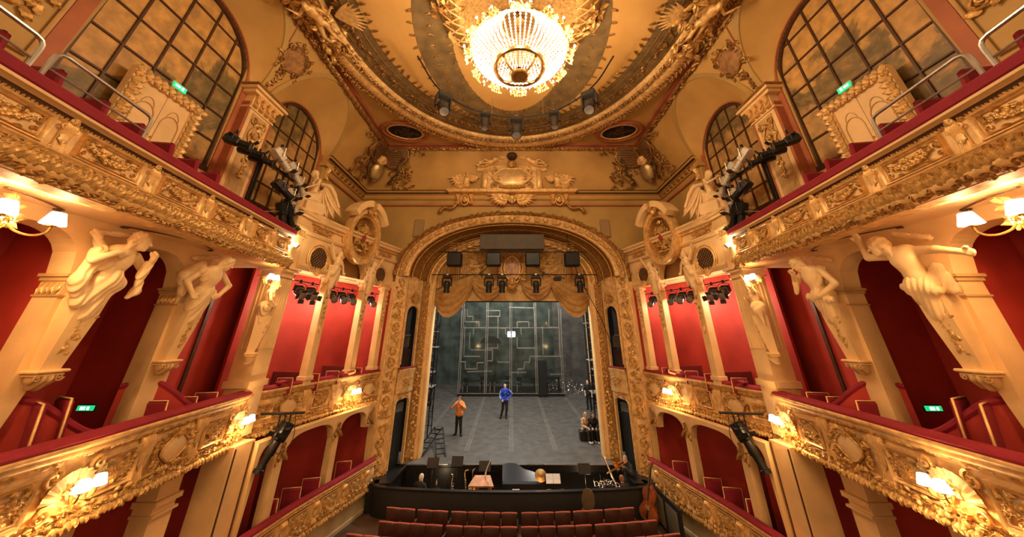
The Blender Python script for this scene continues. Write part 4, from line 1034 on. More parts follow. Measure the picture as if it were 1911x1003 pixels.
    for l in (lA, lB):
        p, tt, n_ = bw.at(l); MB().add(*bar((p[0]-n_[0]*.4, p[1]-n_[1]*.4, 4.45), (p[0]-n_[0]*1.5, p[1]-n_[1]*1.5, 4.45), .06, 1.1)).obj('low_partition', 'velvetd', rw, smooth=False)
    # ---------------- lower boxes: rounded openings and red rooms
    lw = Path([(p[0]-n_[0]*.25, p[1]-n_[1]*.25) for p, n_ in zip(lf.P, lf.N)], smooth=False)
    t = thing('box_bay', 'ground-floor box screen with round-cornered openings on cream posts, %s' % sd, 'box bay', (s*6.6, 12.4, .7), 'ground-floor box screens')
    CL = [lw.y2l(y) for y in (11.45, 13.75, 15.5)]; e0 = lw.y2l(10.55); e1 = lw.L[-1]; ed = [e0-.02]+CL+[e1+.02]
    def zb_lw(l):
        for a, b_ in zip(ed[:-1], ed[1:]):
            q = archz(l, (a+b_)/2, (b_-a)/2-.13, 2.75, .62, 3.)
            if q: return q
        return .7
    ls = sorted(set([e0, e1] + [min(max(c+k*(.13+e), e0), e1) for c in CL for k in (-1, 1) for e in (0, .0005)] + [float(x) for a, b_ in zip(ed[:-1], ed[1:]) for x in np.linspace(a+.13, b_-.13, 23)[1:-1] if e0 < x < e1]))
    def fl(l, d):
        p, tt, n_ = lw.at(l); return p[0]-n_[0]*d, p[1]-n_[1]*d
    ribbon(ls, zb_lw, lambda l: 3.5, fl, .26).obj('opening_screen', 'cream', t, smooth=False)
    for c in CL:
        b = MB()
        for k in range(5): b.add(*leaf(.26, .07, .07, .04), TR((k-2)*.05, .1-.1*abs(k-2), 0, -PI/2+(k-2)*.25))
        b.add(*flower(.07, 6, .6), TR(0, .12, .02)); b.obj('bracket_spray', 'golddark', t, lw.fr(c, 3.1, .02))
    rw = thing('box_room', 'red ground-floor boxes beside the stalls, %s' % sd, 'theatre box', (s*7.6, 12.5, .7), 'red box rooms')
    pts = [(p[0]-n_[0]*1.6, p[1]-n_[1]*1.6) for p, n_ in zip(lw.P, lw.N)]
    MB().add(*Path(pts, smooth=False).sweep([(0, .5), (0, 3.5), (-.1, 3.5), (-.1, .5)])).obj('back_wall', 'red', rw)
    V = []
    for p, n_ in zip(lw.P, lw.N): V += [(p[0], p[1], .7), (p[0]-n_[0]*1.65, p[1]-n_[1]*1.65, .7)]
    MB().add(V, gridF(len(lw.P), 2)).obj('box_floor', 'velvetd', rw, smooth=False)
    MB().add(*box(s*6.75, 16.08, 2.1, 1.9, .06, 2.8)).obj('end_wall', 'red', rw, smooth=False)
    for y in (12.6,):
        l = lw.y2l(y); p, tt, n_ = lw.at(l); MB().add(*bar((p[0]-n_[0]*.9, p[1]-n_[1]*.9, 2.1), (p[0]-n_[0]*1.6, p[1]-n_[1]*1.6, 2.1), .08, 2.8)).obj('partition', 'velvetd', rw, smooth=False)
    # ground-floor arcade under the balcony: piers with small brackets
    t = thing('arcade', 'shadowed ground-floor arcade under the first-tier balcony, %s' % sd, 'arcade', (s*7.6, 7, 0), 'ground-floor arcades')
    for c in (5.0, 7.0, 8.9):
        MB().add(*box(s*7.75, c, 1.75, .42, .5, 3.5)).obj('pier', 'cream', t, smooth=False); MB().add(*box(s*7.72, c, 2.95, .52, .6, .1)).add(*box(s*7.72, c, 2.75, .5, .56, .05)).obj('pier_capital', 'cream', t, smooth=False)
# ================================================================== proscenium
def arcp(a, rise, z0, p, n=72, below=None):
    """points (x,z) from right foot over the top to the left foot"""
    P = []
    for i in range(n+1):
        t = PI*i/n; x = a*math.copysign(abs(math.cos(t))**(2/p), math.cos(t)); z = z0+rise*abs(math.sin(t))**(2/p); P.append((x, z))
    if below is not None: P = [(a, below)]+P+[(-a, below)]
    return P
pa = thing('proscenium_arch', 'great gilded proscenium arch framing the stage', 'arch', (0, 16.2, 8.9))
def loft(rings): 
    V = []; n = len(rings[0])
    for i in range(n):
        for r in rings: V.append(r[i])
    return V, gridF(n, len(rings))
O = arcp(5.92, 3.40, 8.9, 2.15); K = [[(x*q, y, 8.9+(z-8.9)*q2) for x, z in O] for q, q2, y in ((1., 1., 16.2), (1., 1., 15.98), (.985, .982, 15.92), (.965, .955, 15.95), (.955, .945, 16.02))]
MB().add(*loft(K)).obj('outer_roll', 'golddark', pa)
K = [[(x*q, y, 8.9+(z-8.9)*q2) for x, z in O] for q, q2, y in ((.956, .946, 16.0), (.95, .93, 15.97), (.905, .865, 16.10), (.90, .855, 16.18))]
MB().add(*loft(K)).obj('arch_band', 'goldplain', pa)
K = [[(x*q, y, 8.9+(z-8.9)*q2) for x, z in O] for q, q2, y in ((.905, .862, 16.12), (.90, .852, 16.10), (.885, .84, 16.14), (.882, .836, 16.25))]
MB().add(*loft(K)).obj('inner_roll', 'gold', pa)
# band blocks: alternating ribbed and floral blocks along the arch
n = 40
for i in range(n):
    t = (i+.5)/n; k = int(t*(len(O)-1)); x, z = O[k]; x2, z2 = O[min(k+1, len(O)-1)]
    tx, tz = x2-x, z2-z; L = math.hypot(tx, tz)
    if L < 1e-4: continue
    px, pz = x*.93, 8.9+(z-8.9)*.90
    W = frame((px, 16.0, pz), (-tx, 0, -tz), (tz, 0, -tx) if False else (x, 0, (z-8.0)))
    if i % 2:
        b = MB()
        for q in range(5): b.add(*bbox(.045, .28, .05, .015), TR(-.11+.055*q, 0, .02))
        b.obj('ribbed_block', 'gold', pa, W)
    else:
        b = MB().add(*flower(.10, 6, .6), TR(0, 0, .03))
        for q in range(6): b.add(*leaf(.17, .05, .05, .02), TR(0, 0, .02, q*PI/3))
        b.obj('floral_block', 'goldrelief', pa, W)
b = MB(); rng = random.Random(11)
for i in range(150):
    k = i/149*(len(O)-1); j = min(int(k), len(O)-2); f = k-j; x = O[j][0]*(1-f)+O[j+1][0]*f; z = O[j][1]*(1-f)+O[j+1][1]*f
    b.add(*leaf(.17, .07, .08, .03), frame((x*.985, 15.9, 8.9+(z-8.9)*.98), (O[j][0]-O[j+1][0], 0, O[j][1]-O[j+1][1]), (x, 0, z-8)) @ Matrix.Rotation(rng.uniform(-.7, .7), 4, 'Z'))
o = b.obj('leaf_rope', 'golddark', pa); o['kind'] = 'stuff'
# soffit, splayed back to the inner arch
I_ = arcp(4.55, 2.70, 8.75, 2.15)
R0 = [(x*.884, 16.2, 8.9+(z-8.9)*.838) for x, z in O]; R3 = [(x, 17.66, z) for x, z in I_]
rings = [[tuple(np.array(a)*(1-q)+np.array(c)*q) for a, c in zip(R0, R3)] for q in (0, .3, .6, 1.)]
for r, e in ((1, .12), (2, .10)): rings[r] = [(x*(1+e*.25), y, z+e) for x, y, z in rings[r]]
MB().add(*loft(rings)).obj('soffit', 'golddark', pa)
for q, w in ((.12, .05), (.5, .035), (.86, .05)):
    P = [tuple(np.array(a)*(1-q)+np.array(c)*q) for a, c in zip(R0, R3)]; P = [(x*.992, y, z-.02) for x, y, z in P]; MB().add(*tube(P, w, 6)).obj('soffit_roll', 'golddark', pa)
# inner stepped arch in front of the pelmet
for k, (dx, y, mt) in enumerate(((0., 17.66, 'gold'), (-.12, 17.74, 'golddark'), (-.24, 17.82, 'gold'))):
    A = arcp(4.58+dx, 2.72+dx*.8, 8.75, 2.15); Bq = arcp(4.46+dx, 2.62+dx*.8, 8.75, 2.15)
    V = []
    for (x, z), (x2, z2) in zip(A, Bq): V += [(x, y, z), (x, y-.04, z), (x2, y-.04, z2), (x2, y+.08, z2)]
    MB().add(V, gridF(len(A), 4)).obj('inner_step', mt, pa, smooth=False)
for s in (-1, 1):
    sd = SIDE[s]
    t = thing('proscenium_pier', 'gilded relief pier with dark doorway and side-stage window, %s of the stage' % ('left' if s < 0 else 'right'), 'pier', (s*5.3, 16.6, 0), 'proscenium piers')
    def strip(a, b_, z0, z1, mt, nm, th=.15):
        p, q = Vector((s*a[0], a[1], 0)), Vector((s*b_[0], b_[1], 0)); d = (q-p).normalized(); n_ = Vector((d.y, -d.x, 0))
        if n_.y > 0 or (abs(n_.y) < .01 and n_.x*s > 0): n_ = -n_
        V = [(*(p.xy), z0), (*(q.xy), z0), (*(q.xy), z1), (*(p.xy), z1)]; V += [tuple(Vector(v)-n_*th) for v in V]
        return MB().add(V, [(0, 1, 2, 3), (7, 6, 5, 4), (0, 4, 5, 1), (1, 5, 6, 2), (2, 6, 7, 3), (3, 7, 4, 0)]).obj(nm, mt, t, smooth=False), p, q, n_
    strip((5.98, 16.05), (5.80, 16.0), 0, 8.6, 'cream', 'edge_fillet')
    o_, p, q, n_ = strip((5.78, 15.98), (5.32, 16.38), 0, 8.9, 'goldplain', 'relief_strip')
    xd = Vector((-n_.y, n_.x, 0)); mid = (p+q)/2
    for k in range(17):
        z = .5+.5*k; rng = random.Random(k*3); b = MB(); Wk = frame(tuple(mid+n_*.01+Vector((0, 0, z))), xd, (0, 0, 1))
        if k % 3 == 0:
            b.add(*oval(.17, .19, .02, 24, 5, .02, .05)); b.add(*flower(.09, 6, .6), TR(0, 0, .02))
            for j in range(4): b.add(*leaf(.16, .05, .05, .02), TR(0, 0, .01, j*PI/2+.8))
        else:
            for j in range(9): b.add(*leaf(rng.uniform(.13, .22), .05, .05, .03), TR(rng.uniform(-.16, .16), rng.uniform(-.2, .2), .0, rng.uniform(0, 6.28)))
            b.add(*scroll(.10, 1.4, .2, rng.uniform(0, 6), 1), TR(-.1, .06, 0)); b.add(*scroll(.10, 1.4, .2, rng.uniform(0, 6), -1), TR(.1, -.06, 0))
        b.obj('relief_ornament', 'goldrelief', t, Wk)
    for pp in (p, q): MB().add(*tube([tuple(pp+n_*.02+Vector((0, 0, z))) for z in (0, 4, 8.9)], .035, 8)).obj('roll_moulding', 'gold', t)
    # splayed reveal with two dark openings
    A, Bv = Vector((s*5.27, 16.42, 0)), Vector((s*4.80, 17.42, 0)); d = Bv-A; L = d.length; dn = d/L; nr = Vector((dn.y, -dn.x, 0)); nr = nr if nr.x*s < 0 else -nr
    fr_ = lambda u, dd: ((A+dn*u-nr*dd).x, (A+dn*u-nr*dd).y)
    us = [0, .099, .1] + list(np.linspace(.1, L-.12, 17)[1:-1]) + [L-.12, L-.119, L]; uc, ur = (.1+L-.12)/2, (L-.22)/2
    ribbon(us, lambda u: archz(u, uc, ur, 3.25, .28, 3.) or 0., lambda u: 4.72, fr_, .10).obj('reveal_lower', 'goldplain', t, smooth=False)
    ribbon(us, lambda u: archz(u, uc, ur, 7.05, .48, 2.4) or 4.72, lambda u: 8.95, fr_, .10).obj('reveal_upper', 'goldplain', t, smooth=False)
    xr = Vector((-nr.y, nr.x, 0)); Mr = lambda u, z, dd=0.: frame(tuple(A+dn*u+nr*dd+Vector((0, 0, z))), xr, (0, 0, 1))
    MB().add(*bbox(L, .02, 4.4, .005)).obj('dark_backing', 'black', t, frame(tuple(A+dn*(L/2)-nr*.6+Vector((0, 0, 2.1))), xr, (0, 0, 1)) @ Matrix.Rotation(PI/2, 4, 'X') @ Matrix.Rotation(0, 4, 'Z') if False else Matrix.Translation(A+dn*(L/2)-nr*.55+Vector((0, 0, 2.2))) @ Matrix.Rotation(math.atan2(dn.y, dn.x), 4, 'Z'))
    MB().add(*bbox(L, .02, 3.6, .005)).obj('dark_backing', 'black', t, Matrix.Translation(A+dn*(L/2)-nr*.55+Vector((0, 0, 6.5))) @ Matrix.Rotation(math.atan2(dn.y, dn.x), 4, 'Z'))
    Mr2 = Matrix.Translation(A+dn*uc-nr*.25) @ Matrix.Rotation(math.atan2(dn.y, dn.x), 4, 'Z')
    MB().add(*bbox(2*ur, .05, 2.3, .01), TR(0, 0, 1.75)).obj('door_leaf', mat('blue_black_door', (.012, .018, .024), .45, var=.2), t, Mr2)
    MB().add(*bbox(2*ur-.1, .04, .35, .01), TR(0, 0, 3.1)).obj('door_transom', mat('grey_green_pane', (.10, .13, .13), .3, var=.2), t, Mr2)
    MB().add(*bbox(2*ur-.1, .06, .03, .01), TR(0, 0, 3.42)).obj('transom_tube', 'steel', t, Mr2)
    MB().add(*bbox(2*ur, .05, .8, .01), TR(0, .02, 5.1)).obj('window_curtain', mat('brown_black_curtain', (.03, .012, .01), .8), t, Mr2)
    MB().add(*bbox(2*ur-.2, .05, .5, .01), TR(-.05*s, .1, 5.85)).obj('side_stage_case', mat('grey_case', (.07, .06, .05), .6), t, Mr2)
    MB().add(*bbox(2*ur-.3, .08, .04, .01), TR(0, -.02, 6.15)).obj('side_stage_light_bar', 'steel', t, Mr2)
    for zc, r0, z0 in ((0, 0, 0.), (1, 0, 4.72)):
        pts = []
        zs_, ri, pw = (3.25, .28, 3.) if zc == 0 else (7.05, .48, 2.4)
        pts = [(uc-ur, .99 if zc == 0 else 4.9)] + [(uc-ur*math.cos(a), zs_+ri*abs(math.sin(a))**(2/pw)) for a in np.linspace(0, PI, 17)] + [(uc+ur, .99 if zc == 0 else 4.9)]
        MB().add(*tube([tuple(A+dn*u+nr*.02+Vector((0, 0, z))) for u, z in pts], .035, 6)).obj('opening_moulding', 'gold', t)
    # bulging balcony panel between door and window
    V = []
    for i in range(13):
        u = L*i/12; bul = .16*math.sin(PI*i/12)
        for dd, z in ((-.02, 3.72), (.05+bul*.6, 3.75), (.04+bul, 3.95), (.05+bul, 4.5), (.10+bul, 4.58), (.12+bul, 4.70), (-.02, 4.72)): 
            x, y = fr_(u, -dd); V.append((x, y, z))
    MB().add(V, gridF(13, 7)).obj('bowed_parapet', 'goldplain', t)
    put('parapet_relief', ME['pgs'], t, Mr(L/2, 4.2, .22) @ Matrix.Diagonal((1.2, 1.1, 1, 1)), 'goldrelief')
    MB().add(*bbox(L, .2, .05, .02)).obj('parapet_rail', 'velvet', t, Matrix.Translation(A+dn*(L/2)+nr*.06+Vector((0, 0, 4.75))) @ Matrix.Rotation(math.atan2(dn.y, dn.x), 4, 'Z'))
    b = MB()
    for k in range(9): b.add(*leaf(.25, .07, .08, .05), TR(0, -.1, .03, PI/2+(k-4)*.38))
    b.add(*flower(.12, 6, .7), TR(0, -.06, .06)); b.add(*shell(.25, 7, 2.5, .3), TR(0, .1, .0)); b.add(*scroll(.14, 1.4, .2, 0, 1), TR(.2, 0, 0)); b.add(*scroll(.14, 1.4, .2, PI, -1), TR(-.2, 0, 0))
    put('window_crest', b.mesh('crest'), t, Mr(L/2, 7.85, .04), 'goldrelief')
    put('door_crest', ME['shellfr'], t, Mr(L/2, 3.65, .05) @ Matrix.Diagonal((.8, -.5, 1, 1)), 'goldrelief')
    # beaded strip and cream inner pilaster
    o_, p, q, n_ = strip((4.78, 17.43), (4.47, 17.66), .9, 8.8, 'golddark', 'beaded_strip'); xd = Vector((-n_.y, n_.x, 0)); mid = (p+q)/2
    for k in range(20): MB().add(*ball((0, 0, 0), .045, 8, 5)).obj('bead', 'gold', t, Matrix.Translation(p*.5+q*.5+n_*.03+(q-p)*.32+Vector((0, 0, 1.1+.4*k))))
    for k in range(19):
        rng = random.Random(k); b = MB()
        for j in range(5): b.add(*leaf(rng.uniform(.1, .2), .04, .05, .03), TR(rng.uniform(-.08, .04), rng.uniform(-.18, .18), 0, rng.uniform(0, 6.28)))
        b.obj('strip_foliage', 'goldrelief', t, frame(tuple(mid+n_*.01+Vector((0, 0, 1.3+.4*k))), xd, (0, 0, 1)))
    for e0, e1, mt in (((4.47, 17.66), (4.42, 17.66), 'gold'), ((4.42, 17.70), (4.34, 17.75), 'cream'), ((4.34, 17.72), (4.29, 17.73), 'gold'), ((4.29, 17.78), (4.20, 17.82), 'cream'), ((4.20, 17.82), (4.19, 18.25), 'cream')):
        strip(e0, e1, .9, 8.9, mt, 'inner_pilaster_face', .12)
# ---------------- pelmet: gilded drapery across the top of the stage
pe = thing('proscenium_pelmet', 'gold draped pelmet with swags hanging across the top of the stage opening', 'drapery', (0, 18.2, 7.7))
M['drape'] = mat('gilded_drapery', (.62, .39, .15), .5, metal=.15, var=.16, vscale=4, bump=.12, bscale=20)
A = arcp(4.34, 2.55, 8.75, 2.15, 60, 7.86); V = []
for x, z in A: V += [(x, 18.22, 7.86), (x, 18.22, max(z, 7.87)), (x, 18.30, max(z, 7.87)), (x, 18.30, 7.86)]
MB().add(V, gridF(len(A), 4, cv=True)).obj('pelmet_ground', 'drape', pe, smooth=False)
MB().add(*box(0, 18.18, 7.92, 8.5, .1, .14)).obj('pelmet_band', 'drape', pe, smooth=False); MB().add(*box(0, 18.16, 7.83, 8.5, .14, .05)).obj('pelmet_edge', 'black', pe, smooth=False)
def swag(P1, P2, s0, s1, nf=4, amp=.12, y=18.12, n=28, m=40, skew=0.):
    V = []
    for i in range(n+1):
        u = i/n
        for j in range(m+1):
            v = j/m; sag = s0+(s1-s0)*v; sh = (4*u*(1-u))**.75*(1+skew*(u-.5))
            x = P1[0]+(P2[0]-P1[0])*u; z = P1[1]+(P2[1]-P1[1])*u-sag*sh - .28*v*(1-sh)
            V.append((x, y-.05-amp*(.55+.45*math.cos(2*PI*nf*v))*math.sqrt(max(0, sh))-.10*sh*math.sin(PI*v), z))
    return V, gridF(n+1, m+1)
for s in (-1, 1):
    MB().add(*swag((s*4.30, 8.35), (s*2.05, 9.35), .0, 1.75, 5, .16, skew=-.2)).obj('corner_swag', 'drape', pe)
    MB().add(*swag((s*2.25, 9.15), (s*.55, 8.95), .0, 1.15, 4, .12, 18.06)).obj('centre_swag', 'drape', pe)
    MB().add(*swag((s*2.9, 10.4), (s*1.2, 10.5), .0, 1.1, 3, .12, 18.14)).obj('upper_swag', 'drape', pe)
    # gathered hanging cloth
    for x0, x1, zt, zb_ in ((3.0, 4.15, 10.15, 8.5), (1.9, 2.9, 10.6, 9.1)):
        V = []
        for i in range(41):
            u = i/40; x = x0+(x1-x0)*u
            for j in range(9):
                v = j/8; V.append((s*(x*(1-.0*v)+.10*v*(u-.5)), 18.12-.06-.07*math.sin(u*2*PI*5+.6*v)-.05*v, zt+(zb_-zt)*v+.15*math.sin(PI*u)*v - (.35*(u-.2) if zt < 10.4 and v == 0 else 0)))
        MB().add(V, gridF(41, 9)).obj('hanging_fold', 'drape', pe)
    rng = random.Random(20); b = MB()
    for k in range(22): b.add(*leaf(rng.uniform(.2, .4), .09, .1, .06), TR(rng.uniform(-.45, .45), rng.uniform(-.5, .5), 0, rng.uniform(0, 6.28)))
    for k in range(8): b.add(*flower(.11, 6, .7), TR(rng.uniform(-.35, .35), rng.uniform(-.4, .4), .06))
    b.obj('floral_cluster', 'goldrelief', pe, frame((s*1.95, 18.0, 10.15), (1, 0, 0), (0, 0, 1)))
    b = MB()
    for k in range(24):
        a = -.1+k*.14; b.add(*leaf(.2, .06, .06, .03), TR(.9*math.cos(a)*.8, .9*math.sin(a)*1.1-.6, 0, a+PI/2+rng.uniform(-.5, .5)))
    b.obj('foliage_spray', 'golddark', pe, frame((s*1.0, 18.03, 9.9), (s, 0, 0), (0, 0, 1)) if s > 0 else frame((s*1.0, 18.03, 9.9), (1, 0, 0), (0, 0, 1)))
Wc = frame((0, 17.95, 9.62), (1, 0, 0), (0, 0, 1))
MB().add(*disc(.40, .62, .05, 32, .08)).obj('medallion', mat('pink_ochre_marble', (.62, .36, .22), .4, var=.25, vscale=6), pe, Wc)
MB().add(*oval(.45, .68, .06, 36, 8, .06)).add(*oval(.58, .82, .05, 36, 6, .02, .05, 6)).obj('medallion_frame', 'gold', pe, Wc)
b = MB()
for s in (-1, 1):
    b.add(*scroll(.22, 1.4, .2, PI/2, s), TR(s*.6, .45, .03)); b.add(*scroll(.2, 1.4, .2, -PI/2, -s), TR(s*.55, -.55, .03))
    for k in range(8): b.add(*leaf(.34, .09, .08, .05), TR(s*.55, .5-.15*k, .02, (0 if s > 0 else PI)+(.5-.15*k)*s))
b.add(*shell(.34, 9, 2.6, .3), TR(0, .75, .03)); merge(b, mk_mask(.2), TR(0, -.78, .08))
for k in range(7): b.add(*leaf(.36, .09, .1, .05), TR(0, -.9, .02, -PI/2+(k-3)*.4))
b.obj('medallion_scrollwork', 'goldrelief', pe, Wc)
# ---------------- group over the arch: shelf, aedicule, sphinxes, putti, winged head, mask consoles
def wing(l=1., n=7, th=.05):
    """wing in local x (span), y up: three rows of feathers"""
    b = MB()
    for row, (sc_, nn, oy) in enumerate(((1., n, 0), (.66, n-1, .03), (.38, n-2, .06))):
        for k in range(nn):
            t = k/(nn-1); a = -.15-1.35*t; L = l*sc_*(1.-.42*t); b.add(*leaf(L, .085*l, th*l, .03*l, 5, False), TR(.10*l*t+.02*l, .06*l-.05*l*t+oy*l, .02*l*(row+1)+.006*k, a))
    b.add(*tube(crom([(-.05*l, .0, .04*l), (.1*l, .10*l, .06*l), (.35*l, .10*l, .06*l), (.75*l, .0, .05*l)], 10), [.06*l]*4+[.05*l]*4+[.03*l]*3, 6)); return b
def wing_up(l): return wing(l)
gp = thing('proscenium_crest', 'gilt aedicule with shell-shaped mirror cartouche above the proscenium arch', 'ornament', (0, 15.8, 13.5))
MB().add(*box(0, 15.85, 13.46, 7.2, .6, .10)).add(*box(0, 15.82, 13.38, 7.0, .5, .08)).obj('shelf', 'gold', gp, smooth=False)
MB().add(*box(0, 15.80, 14.10, 3.3, .36, 1.2)).obj('aedicule_body', 'goldplain', gp, smooth=False)
for s in (-1, 1):
    MB().add(*bbox(.26, .16, 1.16, .03), TR(s*1.5, 15.58, 14.1)).obj('aedicule_pilaster', 'gold', gp)
    P = [(s*1.95, 15.6, 14.78), (s*1.5, 15.6, 14.80), (s*1.1, 15.6, 14.98), (s*.7, 15.6, 15.22), (s*.4, 15.6, 15.30)]
    cc = crom(P, 16); V = []
    for p in cc: V += [(p[0], 15.36, p[2]), (p[0], 15.36, p[2]+.09), (p[0], 15.9, p[2]+.09), (p[0], 15.9, p[2]), ]
    MB().add(V, gridF(17, 4, cv=True)).obj('gable_cornice', 'gold', gp, smooth=False)
    V = []
    for p in cc: V += [(p[0], 15.56, 14.6), (p[0], 15.56, p[2]), (p[0], 15.9, p[2]), (p[0], 15.9, 14.6)]
    MB().add(V, gridF(17, 4, cv=True)).obj('gable_field', 'goldplain', gp, smooth=False)
    b = MB()
    for k in range(10): b.add(*leaf(.26, .07, .07, .04), TR(s*(.98+.12*math.sin(k)), .42-.1*k, .02, PI/2+s*.4*k))
    b.add(*scroll(.2, 1.4, .2, PI/2, s), TR(s*1.0, .35, .02)); b.add(*scroll(.17, 1.4, .2, -PI/2, -s), TR(s*.95, -.4, .02)); b.obj('side_scroll', 'goldrelief', gp, frame((0, 15.55, 14.2), (1, 0, 0), (0, 0, 1)))
V, F = disc(.92, .50, 0, 40, .06, .0, 4); V = [(x*(1+.10*math.cos(4*math.atan2(y, x))) , y*(1-.12*math.cos(4*math.atan2(y, x))) - (.05 if abs(x) < .3 and y < 0 else 0), z) for x, y, z in V]
MB().add(V, F).obj('mirror_cartouche', mat('golden_mirror', (.85, .58, .26), .30, metal=.55, var=.15, vscale=3), gp, frame((0, 15.52, 14.22), (1, 0, 0), (0, 0, 1)))
P = [(.98*(1+.10*math.cos(4*a))*math.cos(a), .55*(1-.12*math.cos(4*a))*math.sin(a), 0) for a in np.linspace(0, 2*PI, 49)]
MB().add(*tube(P, .055, 7)).obj('cartouche_frame', 'gold', gp, frame((0, 15.5, 14.22), (1, 0, 0), (0, 0, 1)))
b = MB(); merge(b, mk_mask(.17), TR(0, 0, .05))
for k in range(12): b.add(*leaf(.28, .07, .1, .05), TR(0, .05, .0, k*PI/6))
b.obj('crest_mask', 'goldrelief', gp, frame((0, 15.45, 14.92), (1, 0, 0), (0, 0, 1)))
b = MB()
for k in range(9): b.add(*leaf(.3, .08, .1, .05), TR((k-4)*.12, 0, 0, -PI/2+(k-4)*.3))
b.obj('foot_foliage', 'goldrelief', gp, frame((0, 15.5, 13.70), (1, 0, 0), (0, 0, 1)))
b = MB()
for k in range(14): b.add(*leaf(.3, .1, .12, .06), TR(0, 0, 0, k*.45, 1, 0, .3))
b.obj('dark_palm_crest', 'umber', gp, frame((0, 15.3, 15.42), (1, 0, 0), (0, 0, 1)))
for s in (-1, 1):
    w_ = 'left' if s < 0 else 'right'
    # winged sphinx
    t = thing('sphinx_statue', 'gilded winged sphinx seated on the %s side of the crest' % w_, 'statue', (s*2.5, 15.6, 13.51), 'winged sphinxes')
    P = human(dict(head=(0, .0, .93), neck=(0, -.02, .79), shL=(-.15, -.02, .74), shR=(.15, -.02, .74), chest=(0, 0, .60), waist=(0, -.03, .42), pelvis=(0, -.1, .22), face=(0, 1, 0)), 'f', 1., 'upper')
    for q in (-1, 1): P += [('c', (.13*q, .02, .68), (.12*q, .10, .35), .055, .045, .04), ('c', (.12*q, .10, .35), (.12*q, .12, .06), .045, .035, .02), ('c', (.12*q, .10, .04), (.12*q, .22, .03), .045, .04, .02)]
    P += [('c', (0, -.1, .24), (-s*-.0+s*.55, -.18, .20), .16, .17, .08), ('c', (s*.55, -.15, .2), (s*.42, .02, .08), .13, .06, .05), ('c', (s*.42, .02, .06), (s*.30, .08, .04), .05, .04, .03), ('c', (s*.7, -.2, .18), (s*.85, -.1, .05), .05, .03, .04)]
    P += hair_prims((0, .0, .93), (0, 1, 0), 1., .12)
    V, F = sdf(P, .022); Wl = Matrix.Translation((s*2.5, 15.62, 13.51)) @ Matrix.Rotation(PI, 4, 'Z') @ Matrix.Diagonal((1, 1, 1, 1))
    MB().add(V, F).obj('figure', 'gold', t, Matrix.Translation((s*2.5, 15.62, 13.51)) @ Matrix.Diagonal((1, -1, 1, 1)))
    for q, l in ((s, 1.0), (-s, .62)):
        put('wing', wing(l).mesh('wing'), t, frame((s*2.5+q*.12, 15.72, 14.30), (q, 0, .0), (0, 0, 1)) if q > 0 else frame((s*2.5+q*.12, 15.72, 14.30), (1, 0, 0), (0, 0, 1)) @ Matrix.Diagonal((-1, 1, 1, 1)), 'gold')
    # reclining putto on the gable
    t = thing('putto_statue', 'gilded putto reclining on the %s slope of the crest gable' % w_, 'statue', (s*1.1, 15.4, 15.0), 'reclining putti')
    P = human(dict(head=(.42, .0, .46), neck=(.38, 0, .34), shL=(.28, .0, .36), shR=(.42, 0, .22), chest=(.26, .02, .22), waist=(.12, .02, .12), pelvis=(.0, .02, .08), elL=(.52, -.05, .34), wrL=(.75, -.05, .32), elR=(.52, .06, .12), wrR=(.66, .06, .18),
                   hipL=(-.05, 0, .12), hipR=(-.05, .04, .02), knL=(-.25, -.08, .18), knR=(-.3, -.02, .0), anL=(-.48, -.03, .05), anR=(-.6, 0, -.08), toL=(-.58, -.06, .03), toR=(-.7, -.04, -.1), face=(.5, -.8, -.1), bface=(.3, -1, 0)), 'm', 1.)
    P += hair_prims((.42, .0, .46), (.5, -.8, -.1))
    V, F = sdf(P, .022); MB().add(V, F).obj('figure', 'gold', t, Matrix.Translation((s*1.25, 15.42, 15.02)) @ Matrix.Diagonal((-s*1.1, 1.1, 1.1, 1)))
    put('small_wing', wing(.45).mesh('wing'), t, Matrix.Translation((s*1.35, 15.5, 15.32)) @ Matrix.Diagonal((s, 1, 1, 1)) @ frame((0, 0, 0), (1, 0, 0), (0, 0, 1)), 'gold')
    # mask console under the shelf
    t = thing('mask_console', 'pair of gilt brackets holding an oval mask under the crest shelf, %s' % w_, 'ornament', (s*2.62, 15.95, 12.6), 'mask consoles')
    for q in (-1, 1): put('bracket', ME['console'], t, frame((s*2.62+q*.36, 15.98, 13.02), (1, 0, 0), (0, 0, 1), (.9, .75, 1.6)), 'gold')
    Wm = frame((s*2.62, 15.95, 13.0), (1, 0, 0), (0, 0, 1)); MB().add(*oval(.22, .30, .04, 24, 6)).obj('oval_frame', 'gold', t, Wm); put('mask', mk_mask(.17).mesh('mask'), t, Wm, 'goldrelief')
    b = MB(); 
    P = crom([(s*3.9, 15.95, 12.35), (s*3.7, 15.95, 12.55), (s*3.3, 15.95, 12.5), (s*3.05, 15.95, 12.75), (s*2.95, 15.95, 13.2)], 18); b.add(*tube(P, [.10-.003*i for i in range(19)], 7)).add(*ball(P[0], .13, 10, 6)); b.obj('side_volute', 'golddark', t)
t = thing('winged_mask_relief', 'gilded winged head spread under the crest shelf at the centre', 'ornament', (0, 15.9, 12.95))
put('mask', mk_mask(.22).mesh('mask'), t, frame((0, 15.9, 12.98), (1, 0, 0), (0, 0, 1)), 'goldrelief')
for q in (-1, 1):
    put('wing', wing(1.35).mesh('wing'), t, Matrix.Translation((q*.15, 15.95, 13.1)) @ Matrix.Diagonal((q, 1, .72, 1)) @ frame((0, 0, 0), (1, 0, 0), (0, 0, 1)) @ Matrix.Rotation(.2, 4, 'Z'), 'gold')
